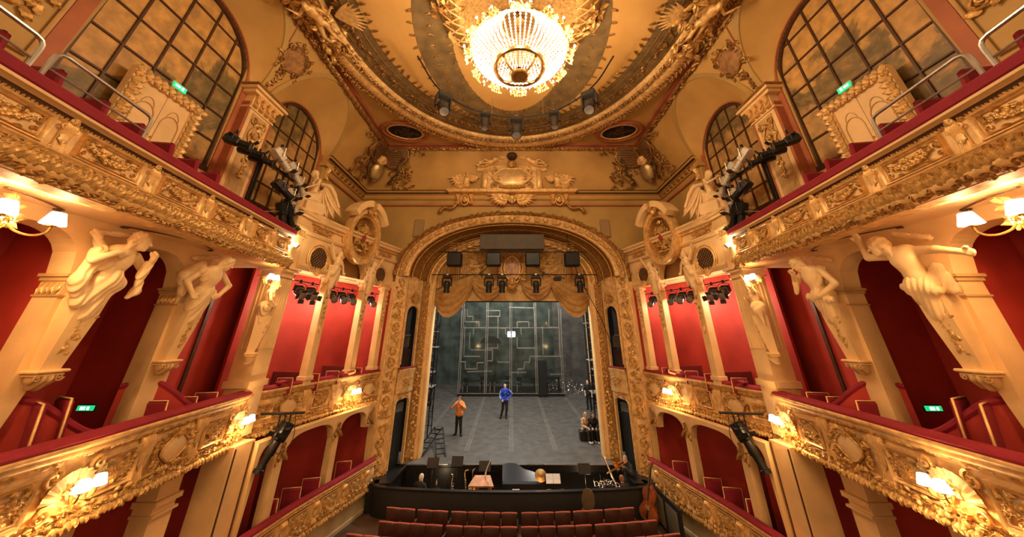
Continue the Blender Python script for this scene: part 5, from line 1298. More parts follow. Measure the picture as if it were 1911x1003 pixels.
# ================================================================== stage house and set
ws = structE('wall_stage', (0, 34, 0))
MB().add(*box(-1.2, 33.6, 8, 15.4, .2, 16)).obj('back_wall', 'stagewall', ws, smooth=False)
MB().add(*box(5.6, 33.2, 8, 3.2, .2, 16)).obj('grey_flat', 'stagegrey', ws, smooth=False)
for s in (-1, 1): MB().add(*box(s*7.6, 26.5, 7, .2, 15.5, 16)).obj('side_wall', 'black', ws, smooth=False); MB().add(*box(s*6.6, 18.6, 7, 2.6, .1, 16)).obj('return_wall', 'black', ws, smooth=False)
MB().add(*box(0, 26, 14.2, 15.4, 16, .2)).obj('fly_loft', 'black', ws, smooth=False)
MB().add(*box(0, 18.45, 11.2, 9.6, .1, 5.8)).obj('fire_curtain_box', 'black', ws, smooth=False)
# boards and floor tracks on the stage
for x0, x1 in ((-4.35, -5.0), (-2.15, -2.35), (-.05, -.05), (2.05, 2.25), (4.15, 4.75)):
    for k in (-1, 0, 1):
        MB().add(*bar((x1*.93+k*.09, 18.6, sz(18.6)+.004), (x0+k*.07, 28.6, sz(28.6)+.004), .022, .008)).obj('floor_track', 'framebar', STAGE, smooth=False)
MB().add(*bar((-4.9, 17.22, .86), (4.9, 17.22, .86), .06, .27)).obj('stage_fascia', 'blackmetal', STAGE, smooth=False)
MB().add(*bar((-4.6, 17.20, .985), (4.6, 17.20, .985), .10, .03)).obj('stage_lip', 'stagegrey', STAGE, smooth=False)
for k in range(5): MB().add(*bar((-3.4+1.72*k-.35, 17.17, 1.0), (-3.4+1.72*k+.6, 17.17, 1.0), .05, .012)).obj('lip_strip', 'steel', STAGE, smooth=False)
# glass wall on a low platform
GY = 28.9; gz = sz(GY)
t = thing('stage_platform', 'low dark platform across the back of the stage', 'platform', (0, 30, gz))
MB().add(*box(-.07, GY+1.8, gz+.05, 8.5, 3.6, .34)).obj('platform_deck', 'blackmetal', t, smooth=False); MB().add(*box(-.07, GY-.02, gz+.2, 8.5, .05, .04)).obj('platform_nosing', 'framebar', t, smooth=False)
t = thing('glass_wall', 'tall steel-framed glass wall standing across the stage', 'glass wall', (0, GY, gz+.22))
PX = (-4.25, -2.13, -.1, 2.0, 4.1)
for x in PX:
    for q in (-1, 1): MB().add(*bar((x+q*.07, GY+.1, gz+.2), (x+q*.07, GY+.1, 9.0), .05)).obj('steel_post', 'framebar', t, smooth=False)
for a, b_ in zip(PX[:-1], PX[1:]):
    MB().add(*bar((a+.1, GY+.1, 6.62), (b_-.1, GY+.1, 6.62), .05)).obj('cross_bar', 'framebar', t, smooth=False)
    for z0, z1 in ((gz+.22, 6.59), (6.65, 9.0)): MB().add(*box((a+b_)/2, GY+.1, (z0+z1)/2, b_-a-.24, .015, z1-z0)).obj('pane', 'glass', t, smooth=False)
# stepped steel frames on the rear set wall
t = thing('stepped_frame_set', 'grey stepped steel frames on the rear wall of the stage set', 'stage set', (0, 31.2, 2))
def at31(px, py, Y=31.2):
    # plan/elevation coordinates of the frames, laid out on the rear plane y = 31.2
    a = (px-955.5)/584.; b = (366-py)/584.; yy = math.cos(TILT)-b*math.sin(TILT); zz = math.sin(TILT)+b*math.cos(TILT); k = Y/yy
    return (round(a*k, 2), Y, round(CAM_Z+zz*k, 2))
POL = [[(300, 120), (292, 395)], [(318, 110), (318, 180), (395, 180), (395, 210)], [(330, 110), (332, 150), (362, 150), (362, 172)], [(285, 400), (320, 400), (320, 440), (385, 440), (385, 405), (420, 405)], [(345, 335), (470, 335)],
       [(435, 118), (510, 118), (510, 150), (440, 150)], [(500, 155), (498, 402), (560, 402)], [(605, 215), (605, 180), (670, 180), (670, 210)], [(605, 265), (605, 325), (705, 325)], [(675, 370), (673, 402), (645, 402), (643, 440), (610, 440), (608, 470)],
       [(675, 370), (855, 370)], [(745, 205), (748, 360)], [(780, 110), (780, 210), (830, 212)], [(832, 110), (838, 370)], [(846, 110), (854, 370)], [(310, 370), (400, 370)], [(430, 325), (500, 325), (497, 395)], [(510, 215), (540, 215), (542, 250)],
       [(365, 215), (365, 250)], [(318, 200), (312, 360)], [(345, 240), (343, 330)], [(625, 210), (628, 250)], [(700, 120), (705, 250)], [(560, 100), (700, 104)], [(470, 330), (468, 395), (440, 395)], [(330, 455), (465, 452)], [(570, 460), (655, 458)], [(785, 470), (855, 468)]]
for pl in POL:
    w = [at31(760+x/2.95, 540+y/2.95) for x, y in pl]
    for a, b_ in zip(w[:-1], w[1:]): MB().add(*bar(a, b_, .07, .09)).obj('frame_bar', 'framebar', t, smooth=False)
# dark upholstered alcove shape on a shelf
P = [(-2.9, 5.35), (-2.7, 5.7), (-2.2, 5.95), (-1.6, 5.95), (-1.15, 5.7), (-.9, 5.35)]
V = [(x, 31.0, z) for x, z in P]+[(x, 31.15, z) for x, z in P]; n = len(P)
tag(MB().add(V, [tuple(range(n))[::-1], tuple(range(n, 2*n))]+[(i, (i+1) % n, n+(i+1) % n, n+i) for i in range(n)]).obj('arched_screen', 'black', smooth=False), 'black low arched panel resting on a shelf bar of the rear set', 'panel')
tag(MB().add(*bbox(.72, .12, 2.5, .02), TR(2.45, 28.75, gz+1.27)).add(*bbox(.62, .03, 2.3, .01), TR(2.45, 28.68, gz+1.27)).obj('black_flat', 'black'), 'tall black flat standing in front of the glass wall', 'stage flat')
def table(x, y, w, d, h, lab):
    t = thing('table', lab, 'table', (x, y, gz+.22), 'dark tables behind the glass')
    MB().add(*bbox(w, d, .06, .01), TR(x, y, gz+.22+h)).obj('table_top', 'blackmetal', t)
    for i in (-1, 1):
        for j in (-1, 1): MB().add(*bar((x+i*(w/2-.06), y+j*(d/2-.06), gz+.22), (x+i*(w/2-.06), y+j*(d/2-.06), gz+.2+h), .05)).obj('leg', 'blackmetal', t, smooth=False)
table(-3.1, 29.8, 1.3, .7, .75, 'dark table behind the leftmost glass bay'); table(-.95, 30.1, 1.5, .7, .9, 'dark table behind the left centre glass bay')
table(1.3, 29.7, 1.2, .6, .7, 'dark table behind the right centre glass bay'); table(3.4, 30.0, 1.1, .6, .95, 'dark table behind the rightmost glass bay')
def stool(x, y, h, lab):
    t = thing('chair', lab, 'chair', (x, y, gz+.22), 'chairs behind the glass')
    MB().add(*bbox(.42, .42, .05, .015), TR(x, y, gz+.22+h)).obj('seat', 'black', t)
    for i in (-1, 1):
        for j in (-1, 1): MB().add(*bar((x+i*.18, y+j*.18, gz+.22), (x+i*.17, y+j*.17, gz+.2+h), .03)).obj('leg', 'steel', t, smooth=False)
    MB().add(*bbox(.42, .04, .3, .015), TR(x, y+.2, gz+.22+h+.35)).obj('backrest', 'black', t)
    for i in (-1, 1): MB().add(*bar((x+i*.17, y+.2, gz+.22+h), (x+i*.17, y+.2, gz+.22+h+.3), .025)).obj('back_post', 'steel', t, smooth=False)
for i, (x, y, l_) in enumerate(((-3.8, 29.5, 'black chair at the outer end of the leftmost dark table'), (-2.5, 30.5, 'black chair between the two left dark tables'), (-1.6, 29.5, 'black chair in front of the left centre dark table'), (-.4, 30.8, 'black chair right behind the centre glass post'), (.6, 30.0, 'black chair left of the right centre dark table'), (2.9, 30.6, 'black chair behind the tall black flat'))): stool(x, y, .48, l_)
# sparkling foil heap at the right of the set
b = MB(); rng = random.Random(9)
for k in range(420):
    x, y = rng.uniform(2.9, 6.9), rng.uniform(29.5, 32.6); z = sz(y)+.02+rng.random()**2*.9*max(.2, 1-abs(x-4.6)/2.6); r = rng.uniform(.04, .11)
    b.add(*disc(r, r*.6, 0, 6, .02), TR(x, y, z, rng.uniform(0, 6), 1, rng.uniform(0, 3), rng.uniform(0, 3)))
o = b.obj('silver_foil_heap', 'chrome', smooth=False); o['kind'] = 'stuff'; o['label'] = 'heap of glittering silver foil scraps on the stage floor'; o['category'] = 'foil'
# hanging lamp cluster
t = thing('pendant_lamp', 'hanging glass lamp cluster with bluish bulbs above the stage', 'lamp', (-.05, 27.4, 5.8))
MB().add(*rod((-.05, 27.4, 6.6), (-.05, 27.4, 13), .012)).obj('cable', 'black', t)
MB().add(*oval(.30, .30, .02, 20, 5), TR(-.05, 27.4, 6.35)).add(*oval(.34, .34, .02, 20, 5), TR(-.05, 27.4, 5.9)).obj('hoop', 'steel', t)
for k in range(6):
    a = k*PI/3; MB().add(*lathe([(.0, -.2), (.06, -.18), (.075, 0), (.06, .18), (.02, .22)], 10), TR(-.05+.25*math.cos(a), 27.4+.25*math.sin(a), 6.12)).obj('glass_tube', mat('pale_blue_lit_glass', (.6, .7, .9), .2, var=0, emis=(.55, .65, 1), estr=2.2), t)
# ladder towers in the wings
def tower(x, y, w, d, h, lab, plats=(), mt='blackmetal'):
    z0 = sz(y); t = thing('scaffold_tower', lab, 'scaffold', (x, y, z0), 'scaffold towers in the wings')
    for i in (-1, 1):
        for j in (-1, 1): MB().add(*rod((x+i*w/2, y+j*d/2, z0), (x+i*w/2, y+j*d/2, z0+h), .03)).obj('upright', mt, t)
    k = 0; z = z0+.35
    while z < z0+h:
        MB().add(*rod((x-w/2, y-d/2, z), (x+w/2, y-d/2, z), .018)).obj('rung', 'framebar' if k % 3 else 'steel', t)
        if k % 3 == 0: MB().add(*rod((x-w/2, y+d/2, z), (x+w/2, y+d/2, z), .02)).obj('rung', mt, t); MB().add(*rod((x+w/2, y-d/2, z), (x+w/2, y+d/2, min(z+1.2, z0+h)), .018)).obj('brace', mt, t)
        z += .42; k += 1
    for zp in plats: MB().add(*bbox(w+.1, d+.1, .05, .01), TR(x, y, z0+zp)).obj('platform', 'framebar', t)
tower(-4.75, 20.6, .55, .9, 7.2, 'black ladder tower in the left wing, nearest the pit', (2.3, 4.3)); tower(-5.35, 23.2, .6, 1.0, 7.5, 'black ladder tower farther back in the left wing', (2.6, 5.0))
tower(4.75, 20.7, .5, .9, 7.4, 'black ladder tower in the right wing beside the seated pair', (2.0, 3.6, 5.6)); tower(5.75, 24.2, .6, 1.0, 7.5, 'black ladder tower in the right wing behind the standing man', (2.6, 5.2))
# dark hanging legs (wing curtains)
for s, x, y, n_ in ((-1, 6.0, 22.0, 'left'), (-1, 6.2, 26.0, 'left rear'), (1, 6.2, 22.6, 'right'), (1, 6.4, 26.5, 'right rear')):
    V = []
    for i in range(31):
        u = i/30
        for z in (sz(y)+.03, 13.): V.append((s*(x-.5+1.6*u), y+.08*math.sin(u*2*PI*6), z))
    tag(MB().add(V, gridF(31, 2)).obj('wing_curtain', 'black'), 'black pleated wing curtain hanging at the %s of the stage' % n_, 'curtain', 'black wing curtains')
# dark bars standing in for a ladder's cast shadow, left of the apron
t = thing('ladder_shadow', 'dark ladder-shaped bars imitating a cast shadow, left of the stage apron', 'shadow shape', (-4.0, 18.4, sz(18.4)))
def ladder(t, a, b_, w, n, mt='blackmetal'):
    a, b_ = Vector(a), Vector(b_); d = (b_-a).normalized(); sdv = d.cross(Vector((0, 0, 1))).normalized()*w/2
    for q in (-1, 1): MB().add(*bar(tuple(a+sdv*q), tuple(b_+sdv*q), .05, .03)).obj('stile', mt, t, smooth=False)
    for k in range(n): p = a+(b_-a)*((k+.5)/n); MB().add(*bar(tuple(p-sdv), tuple(p+sdv), .03)).obj('rung', mt, t, smooth=False)
ladder(t, (-4.35, 18.0, sz(18)+.03), (-3.9, 20.2, sz(20.2)+.5), .42, 6); ladder(t, (-3.25, 17.9, sz(18)+.03), (-3.9, 20.2, sz(20.2)+.46), .42, 6)
# ================================================================== orchestra pit
pit = thing('pit_barrier', 'black curved barrier in front of the orchestra pit', 'barrier', (0, 15, 0))
pb = Path([(-5.45, 15.9), (-5.0, 15.3), (-2.6, 14.98), (0, 14.88), (2.6, 14.98), (5.1, 15.3), (5.3, 15.9)], 60, inward=(0, 0))
MB().add(*pb.sweep([(0, 0), (0, .84), (-.03, .88), (-.12, .88), (-.14, .84), (-.14, -.5), (0, -.5)])).obj('barrier_panel', 'black', pit)
MB().add(*pb.sweep([(.02, .85), (.02, .90), (-.16, .90), (-.16, .85)])).obj('barrier_rail', 'blackmetal', pit)
struct(MB().add(*box(0, 16.2, -.22, 11, 2.8, .1)).obj('floor_pit', 'black', smooth=False))
struct(MB().add(*box(0, 17.9, .2, 11, .1, 1.3)).obj('wall_pit', 'black', smooth=False))
PZ = -.17
# grand piano
t = thing('grand_piano', 'black grand piano standing in the orchestra pit', 'piano', (.45, 16.3, PZ))
out = crom([(-.72, -.5), (-.75, .2), (-.70, .75), (-.2, .80), (.15, .45), (.55, .25), (.80, -.05), (.82, -.5), (.82, -.51), (-.72, -.51)], 50)[:, :2]
V, F = prism([(x, y) for x, y in out], .68, .98); MB().add(V, F, TR(.35, 16.3, PZ)).obj('case', 'black', t, smooth=False)
lidp = [(x, y) for x, y in out]; V, F = prism(lidp, 0, .03); MB().add(V, F, TR(.35, 16.35, PZ+1.02, 0, 1, .22)).obj('lid', mat('piano_lacquer', (.02, .02, .022), .18, var=0, coat=.6), t, smooth=False)
MB().add(*bbox(1.4, .2, .04, .01), TR(.4, 15.72, PZ+.72)).obj('keyboard_shelf', 'black', t); MB().add(*bbox(1.22, .14, .02, .005), TR(.4, 15.72, PZ+.755)).obj('white_keys', mat('ivory_keys', (.7, .66, .58), .3, var=0), t)
for k in range(35):
    if k % 7 not in (2, 6): MB().add(*box(-.18+k*.0345, 15.76, PZ+.772, .018, .08, .016)).obj('black_key', 'black', t, smooth=False)
for x, y in ((-.2, 15.95), (1.0, 15.95), (.0, 16.95)): MB().add(*lathe([(.03, 0), (.05, .1), (.04, .4), (.06, .7)], 10), TR(x, y, PZ)).obj('leg', 'black', t)
def music_stand(x, y, h, lab, sheet=True, rz=0., tilt=.5, w=.5):
    t = thing('music_stand', lab, 'music stand', (x, y, PZ), 'music stands in the pit'); W = TR(x, y, PZ, rz)
    MB().add(*rod((0, 0, .03), (0, 0, h), .012)).obj('pole', 'blackmetal', t, W)
    for k in range(3): MB().add(*rod((0, 0, .15), (.25*math.cos(k*2.09), .25*math.sin(k*2.09), .01), .01)).obj('foot', 'blackmetal', t, W)
    MB().add(*bbox(w, .015, .36, .006), TR(0, .03, h+.1, 0, 1, -tilt)).obj('desk', 'blackmetal', t, W)
    if sheet:
        for q in (-1, 1): MB().add(*bbox(w*.44, .006, .32, .002), TR(q*w*.23, .012, h+.11, 0, 1, -tilt)).obj('sheet', mat('white_paper', (.85, .86, .88), .6, var=0), t, W)
        for q in (-1, 1):
            for r_ in range(6): MB().add(*bbox(w*.36, .003, .012, .001), TR(q*w*.23, .006-.02*(r_-2.5)*-.9*tilt, h+.11+.045*(r_-2.5), 0, 1, -tilt)).obj('stave', mat('blue_grey_ink', (.45, .5, .6), .6, var=0), t, W, smooth=False)
music_stand(1.62, 15.75, 1.05, 'black music stand holding a white score beside the cymbal', True, 0, .75, .62); music_stand(.15, 15.35, .72, 'small music stand with a white sheet in front of the piano', True, 0, .8, .3)
music_stand(-1.15, 16.7, 1.15, 'bare black music stand at the back left of the pit', False); music_stand(-3.4, 16.9, 1.2, 'bare black music stand beside the white-haired musician', False); music_stand(3.0, 16.4, 1.15, 'bare black music stand left of the steel harp frame', False); music_stand(-2.35, 16.9, 1.25, 'bare black music stand in front of the pit wall screen', False)
# cymbal, drums
t = thing('cymbal', 'brass cymbal tilted on a stand right of the piano', 'cymbal', (1.15, 15.95, PZ))
MB().add(*rod((1.15, 15.95, PZ), (1.15, 15.95, PZ+1.2), .012)).obj('stand', 'chrome', t); MB().add(*lathe([(.0, .05), (.05, .045), (.07, .02), (.24, .0), (.24, -.004), (0, .01)], 28), TR(1.15, 15.93, PZ+1.2, 0, 1, .7)).obj('plate', 'brass', t)
for k in range(3): MB().add(*rod((1.15, 15.95, PZ+.3), (1.15+.3*math.cos(k*2.1), 15.95+.3*math.sin(k*2.1), PZ), .01)).obj('foot', 'chrome', t)
def drum(x, y, r, h, z, lab, tilt=.35):
    t = thing('drum', lab, 'drum', (x, y, PZ), 'drums of the kit'); W = TR(x, y, PZ+z, 0, 1, tilt)
    MB().add(*lathe([(r, -h), (r, 0)], 24)).obj('shell', mat('orange_wood_drum', (.45, .2, .07), .3, var=.15), t, W); MB().add(*disc(r*.98, r*.98, .0, 24, .004)).obj('drum_head', mat('drum_skin', (.72, .50, .28), .5, var=.06), t, W)
    for zz in (0, -h): MB().add(*oval(r*1.02, r*1.02, .012, 24, 5), TR(0, 0, zz)).obj('hoop', 'chrome', t, W)
    for k in range(3): MB().add(*rod((x, y, PZ+z-h*.8), (x+r*math.cos(k*2.1), y+r*math.sin(k*2.1), PZ), .012)).obj('leg', 'chrome', t)
drum(1.42, 15.35, .23, .2, .82, 'drum with tan skin, left of the pair by the white score'); drum(1.93, 15.38, .25, .22, .80, 'drum with tan skin, right of the pair by the white score'); drum(1.02, 15.38, .13, .14, .85, 'small snare drum below the cymbal')
# saxophones, wooden desk, steel frame
def sax(x, y, rz, lab):
    t = thing('saxophone', lab, 'saxophone', (x, y, PZ), 'saxophones on stands'); W = TR(x, y, PZ+.45, rz)
    P = crom([(0, 0, .95), (-.12, 0, .92), (-.10, 0, .7), (-.06, 0, .1), (-.02, 0, -.1), (.09, 0, -.12), (.14, 0, .05), (.17, 0, .35)], 30); R = [.012+.035*min(1, (i/24)) for i in range(24)]+[.05+.015*k for k in range(7)]
    MB().add(*tube(P, R, 10)).obj('body', 'brass', t, W); MB().add(*tube(crom([(0, 0, .95), (.06, 0, .97), (.12, 0, .93)], 6), .012, 6)).obj('mouthpiece', 'black', t, W)
    for k in range(7): MB().add(*ball((-.09+.005*k, -.05, .65-.08*k), .022, 7, 4)).obj('key', 'chrome', t, W)
    for k in range(3): MB().add(*rod((x, y, PZ+.45), (x+.22*math.cos(k*2.1+rz), y+.22*math.sin(k*2.1+rz), PZ), .012)).obj('stand_leg', 'blackmetal', t)
sax(-1.75, 15.85, .3, 'tall slim saxophone on a stand left of the wooden desk'); sax(-1.5, 15.95, 1.0, 'brass saxophone on a stand, right of its slim neighbour'); sax(-2.35, 15.5, 2.2, 'saxophone with its bell turned left, near the barrier')
t = thing('wooden_desk', 'orange-brown wooden trapezoid music desk close behind the barrier', 'desk', (-1.15, 15.35, PZ))
M['owood'] = mat('orange_wood', (.62, .27, .07), .4, var=.2, vscale=4)
V, F = prism([(-.50, -.22), (.46, -.22), (.30, .28), (-.30, .28)], .0, .05); MB().add(V, F, TR(-1.15, 15.35, PZ+1.18, 0, 1, .35)).obj('desk_top', 'owood', t, smooth=False)
for x, y in ((-1.5, 15.2), (-.8, 15.2), (-1.4, 15.55), (-.9, 15.55)): MB().add(*bar((x, y, PZ), (x, y, PZ+1.15), .05)).obj('leg', 'owood', t, smooth=False)
MB().add(*tube(crom([(-1.05, 15.5, PZ+1.25), (-1.0, 15.55, PZ+1.5), (-.85, 15.6, PZ+1.8)], 8), [.03]*4+[.02]*5, 6)).obj('pale_cloth', mat('pale_cloth', (.7, .62, .5), .8, var=.1), t)
t = thing('harp_frame', 'tangle of chrome percussion stands with a leaning steel tube, right of the pit', 'percussion rack', (3.7, 15.9, PZ))
rng = random.Random(6)
for k in range(9):
    x, y = 3.35+.09*k, 15.7+rng.uniform(-.2, .3); MB().add(*rod((x, y, PZ), (x+rng.uniform(-.25, .25), y, PZ+rng.uniform(.9, 1.35)), .013)).obj('stand_tube', 'chrome' if k % 2 else 'blackmetal', t)
    MB().add(*oval(.09, .09, .01, 14, 5), TR(x, y, PZ+.95+.04*(k % 3), 0, 1, .6)).obj('ring_clamp', 'chrome', t)
MB().add(*rod((4.15, 15.8, PZ+.8), (3.8, 16.3, PZ+1.75), .04, 10)).obj('steel_tube', 'chrome', t)
for x, y, h, l_ in ((-2.9, 15.45, .5, 'small chrome-topped percussion stand at the left of the pit'), (2.75, 15.3, .62, 'clear water bottle on a stool by the drums')):
    t = thing('water_bottle' if x > 0 else 'percussion_stand', l_, 'bottle' if x > 0 else 'stand', (x, y, PZ))
    MB().add(*lathe([(.15, 0), (.16, .02), (.03, .04), (.03, .9), (.15, .92), (.15, .95), (0, .96)], 14), TR(x, y, PZ)).obj('stool', 'blackmetal', t)
    MB().add(*lathe([(0, 0), (.045, .01), (.045, .2), (.018, .26), (.018, .3), (0, .3)], 12), TR(x, y, PZ+.96)).obj('bottle' if x > 0 else 'bell', 'glass' if x > 0 else 'chrome', t)
# dark screen panel at the back left of the pit
tag(MB().add(*bbox(2.6, .06, 1.1, .02), TR(-3.3, 17.2, .35)).obj('pit_screen', 'blackmetal'), 'dark rectangular screen panel at the back left of the orchestra pit', 'screen')
# double bass leaning at the right
t = thing('double_bass', 'reddish-brown double bass standing at the right end of the pit barrier', 'double bass', (5.05, 14.75, 0))
bo = [(0, -.56), (.22, -.55), (.33, -.42), (.33, -.25), (.22, -.08), (.20, .02), (.25, .18), (.24, .32), (.10, .46), (.03, .52)]
half = crom(bo, 30)[:, :2]; out = [(x, y) for x, y in half]+[(-x, y) for x, y in half[::-1]]
V = []; nO = len(out)
for z, k in ((-.10, .93), (-.09, 1.), (.09, 1.), (.10, .93)): V += [(x*k, y*k, z) for x, y in out]
F = gridF(4, nO, cv=True); V += [(0, 0, -.15), (0, 0, .15)]; F += [(4*nO, (i+1) % nO, i) for i in range(nO)]+[(4*nO+1, 3*nO+i, 3*nO+(i+1) % nO) for i in range(nO)]
Wb = Matrix.Translation((5.0, 14.85, .62)) @ Matrix.Rotation(-.9, 4, 'Z') @ Matrix.Rotation(PI/2-.08, 4, 'X') @ Matrix.Rotation(-.20, 4, 'Z')
M['basswood'] = mat('varnished_bass_wood', (.32, .085, .025), .25, var=.3, vscale=5, coat=.5)
MB().add(V, F).obj('body', 'basswood', t, Wb)
MB().add(*tube([(0, .45, .06), (0, .8, .05), (0, 1.15, .03)], [.035, .03, .025], 8)).obj('neck', 'basswood', t, Wb); MB().add(*bar((0, .10, .19), (0, 1.1, .08), .055, .02, (0, 0, 1))).obj('fingerboard', 'black', t, Wb)
MB().add(*scroll(.075, 1.5, .35, PI/2, 1), TR(.03, 1.22, .03, 0, 1, 0, PI/2)).obj('scroll', 'basswood', t, Wb); MB().add(*bbox(.16, .02, .12, .01), TR(0, -.12, .16, 0, 1, PI/2)).obj('bridge', 'owood', t, Wb); MB().add(*bar((0, -.45, .14), (0, -.2, .17), .06, .02)).obj('tailpiece', 'black', t, Wb)
for k in range(4): MB().add(*tube([(-.02+.013*k, -.3, .19), (-.02+.013*k, -.12, .235), (-.012+.008*k, 1.12, .10)], .004, 4)).obj('string', 'chrome', t, Wb)
for q in (-1, 1):
    for k in range(2): MB().add(*rod((q*.02, 1.12+.06*k, .03), (q*.09, 1.13+.06*k, .03), .012)).obj('tuning_peg', 'brass', t, Wb)
MB().add(*rod((0, -.56, 0), (0, -.72, 0), .012)).obj('endpin', 'chrome', t, Wb)
# side steps and black panelled boxes at both ends of the pit
for s in (-1, 1):
    t = thing('side_podium', 'black podium at the %s end of the orchestra pit' % ('left' if s < 0 else 'right'), 'podium', (s*5.5, 16.3, 0), 'black side podiums')
    MB().add(*bar((s*5.15, 15.6, .45), (s*5.15, 17.3, .45), .9, .9)).obj('podium_box', 'blackmetal', t, smooth=False); MB().add(*bar((s*4.72, 15.4, .93), (s*4.6, 17.3, .96), .08, .08)).obj('handrail', 'blackmetal', t, smooth=False)
t = thing('panelled_screen', 'black framed screen with olive panels right of the stalls', 'screen', (5.45, 14.2, 0))
pth = Path([(5.35, 13.2), (5.3, 14.2), (5.25, 15.2)], 12)
MB().add(*pth.sweep([(0, 0), (0, 1.05), (-.06, 1.05), (-.06, 0)])).obj('screen_frame', 'black', t, smooth=False)
for y in (13.75, 14.7):
    MB().add(*bbox(.78, .8, .02, .005)).obj('screen_panel', mat('olive_panel', (.10, .09, .05), .6), t, pth.fr(pth.y2l(y), .52, .015))
# ================================================================== stalls seats
pr_ = []
def make_seat():
    W_ = .50; b = MB(); V = []; n = 10
    for i in range(n+1):
        u = i/n*2-1; x = u*W_/2; bow = .05*(u*u); top = .93-.03*u*u
        for y, z in ((-.02, .28), (-.055, .6), (-.085, top-.02), (-.07, top), (-.03, top), (.0, .6), (.04, .28)): V.append((x, y+bow, z))
    back = b.add(V, gridF(n+1, 7, cv=True)+[tuple(range(7))[::-1], tuple(n*7+k for k in range(7))]).mesh('backrest')
    P = [(u*W_/2, -.06+.05*u*u, .93-.03*u*u) for u in np.linspace(-1, 1, 11)]; edge = MB().add(*tube(P, .022, 6)).mesh('velvet_edge')
    V, F = bbox(.44, .42, .10, .03); cush = MB().add(V, F, TR(0, .24, .43, 0, 1, .1)).mesh('seat_cushion')
    arm = MB().add(*bbox(.05, .42, .05, .015), TR(W_/2+.025, .16, .60)).add(*bbox(.045, .06, .6, .01), TR(W_/2+.025, .1, .3)).mesh('armrest')
    return (('backrest', back, 'seatwood'), ('velvet_edge', edge, 'seattrim'), ('seat_cushion', cush, 'velvet'), ('armrest', arm, 'seatwood'))
SEAT = make_seat(); ORD = ['first', 'second', 'third', 'fourth', 'fifth', 'sixth', 'seventh', 'eighth', 'ninth', 'tenth', 'eleventh', 'twelfth', 'thirteenth', 'fourteenth', 'fifteenth', 'sixteenth', 'seventeenth', 'eighteenth']
def row(xs, y0, curve, name):
    for i, x in enumerate(xs):
        y = y0+curve*(x/4)**2; rz = math.atan(2*curve*x/16)
        t = thing('theatre_seat', 'folding stalls seat, %s from the left in the %s' % (ORD[i], name), 'seat', (x, y, 0), 'stalls seats')
        for nm, me, mt in SEAT: put(nm, me, t, TR(x, y, 0, rz), mt)
        MB().add(*lathe([(.03, 0), (.03, .4)], 8), TR(x, y+.15, 0)).obj('foot_post', 'blackmetal', t)
c5 = lambda L, k: [(680+c/3.41-955.5)/584*k for c in L]
row(c5([175, 270, 385, 485, 605, 710, 815, 922, 1048, 1153, 1260, 1375, 1470, 1580, 1680], 10.25), 13.42, .33, 'front row')
row(c5([130, 235, 335, 445, 575, 690, 805, 920, 1050, 1163, 1280, 1393, 1520, 1625, 1725, 1830], 9.5), 12.62, .30, 'second row')
row([-4.55+.54*k for k in range(18)], 11.85, .30, 'third row')
# round-backed olive stool standing before the barrier
t = thing('conductor_chair', 'round-topped olive chair back against the pit barrier', 'chair', (2.62, 14.35, 0))
MB().add(*lathe([(0, .0), (.21, .01), (.21, .05), (0, .06)], 20), TR(2.62, 14.2, .62)).obj('seat', 'velvetd', t)
V, F = disc(.20, .30, .03, 24, .03); MB().add(V, F).add(*disc(.20, .30, -.03, 24, -.03)).add(*oval(.20, .30, .03, 24, 6)).obj('round_back', mat('olive_fabric', (.10, .075, .035), .8, var=.2), t, frame((2.62, 14.05, .98), (1, 0, 0), (0, 0, 1)))
for k in range(4): MB().add(*rod((2.62+.16*math.cos(k*PI/2+.8), 14.2+.16*math.sin(k*PI/2+.8), 0), (2.62+.13*math.cos(k*PI/2+.8), 14.2+.13*math.sin(k*PI/2+.8), .62), .015)).obj('leg', 'blackmetal', t)
MB().add(*rod((2.62, 14.08, .6), (2.62, 14.06, .8), .02)).obj('back_post', 'blackmetal', t)
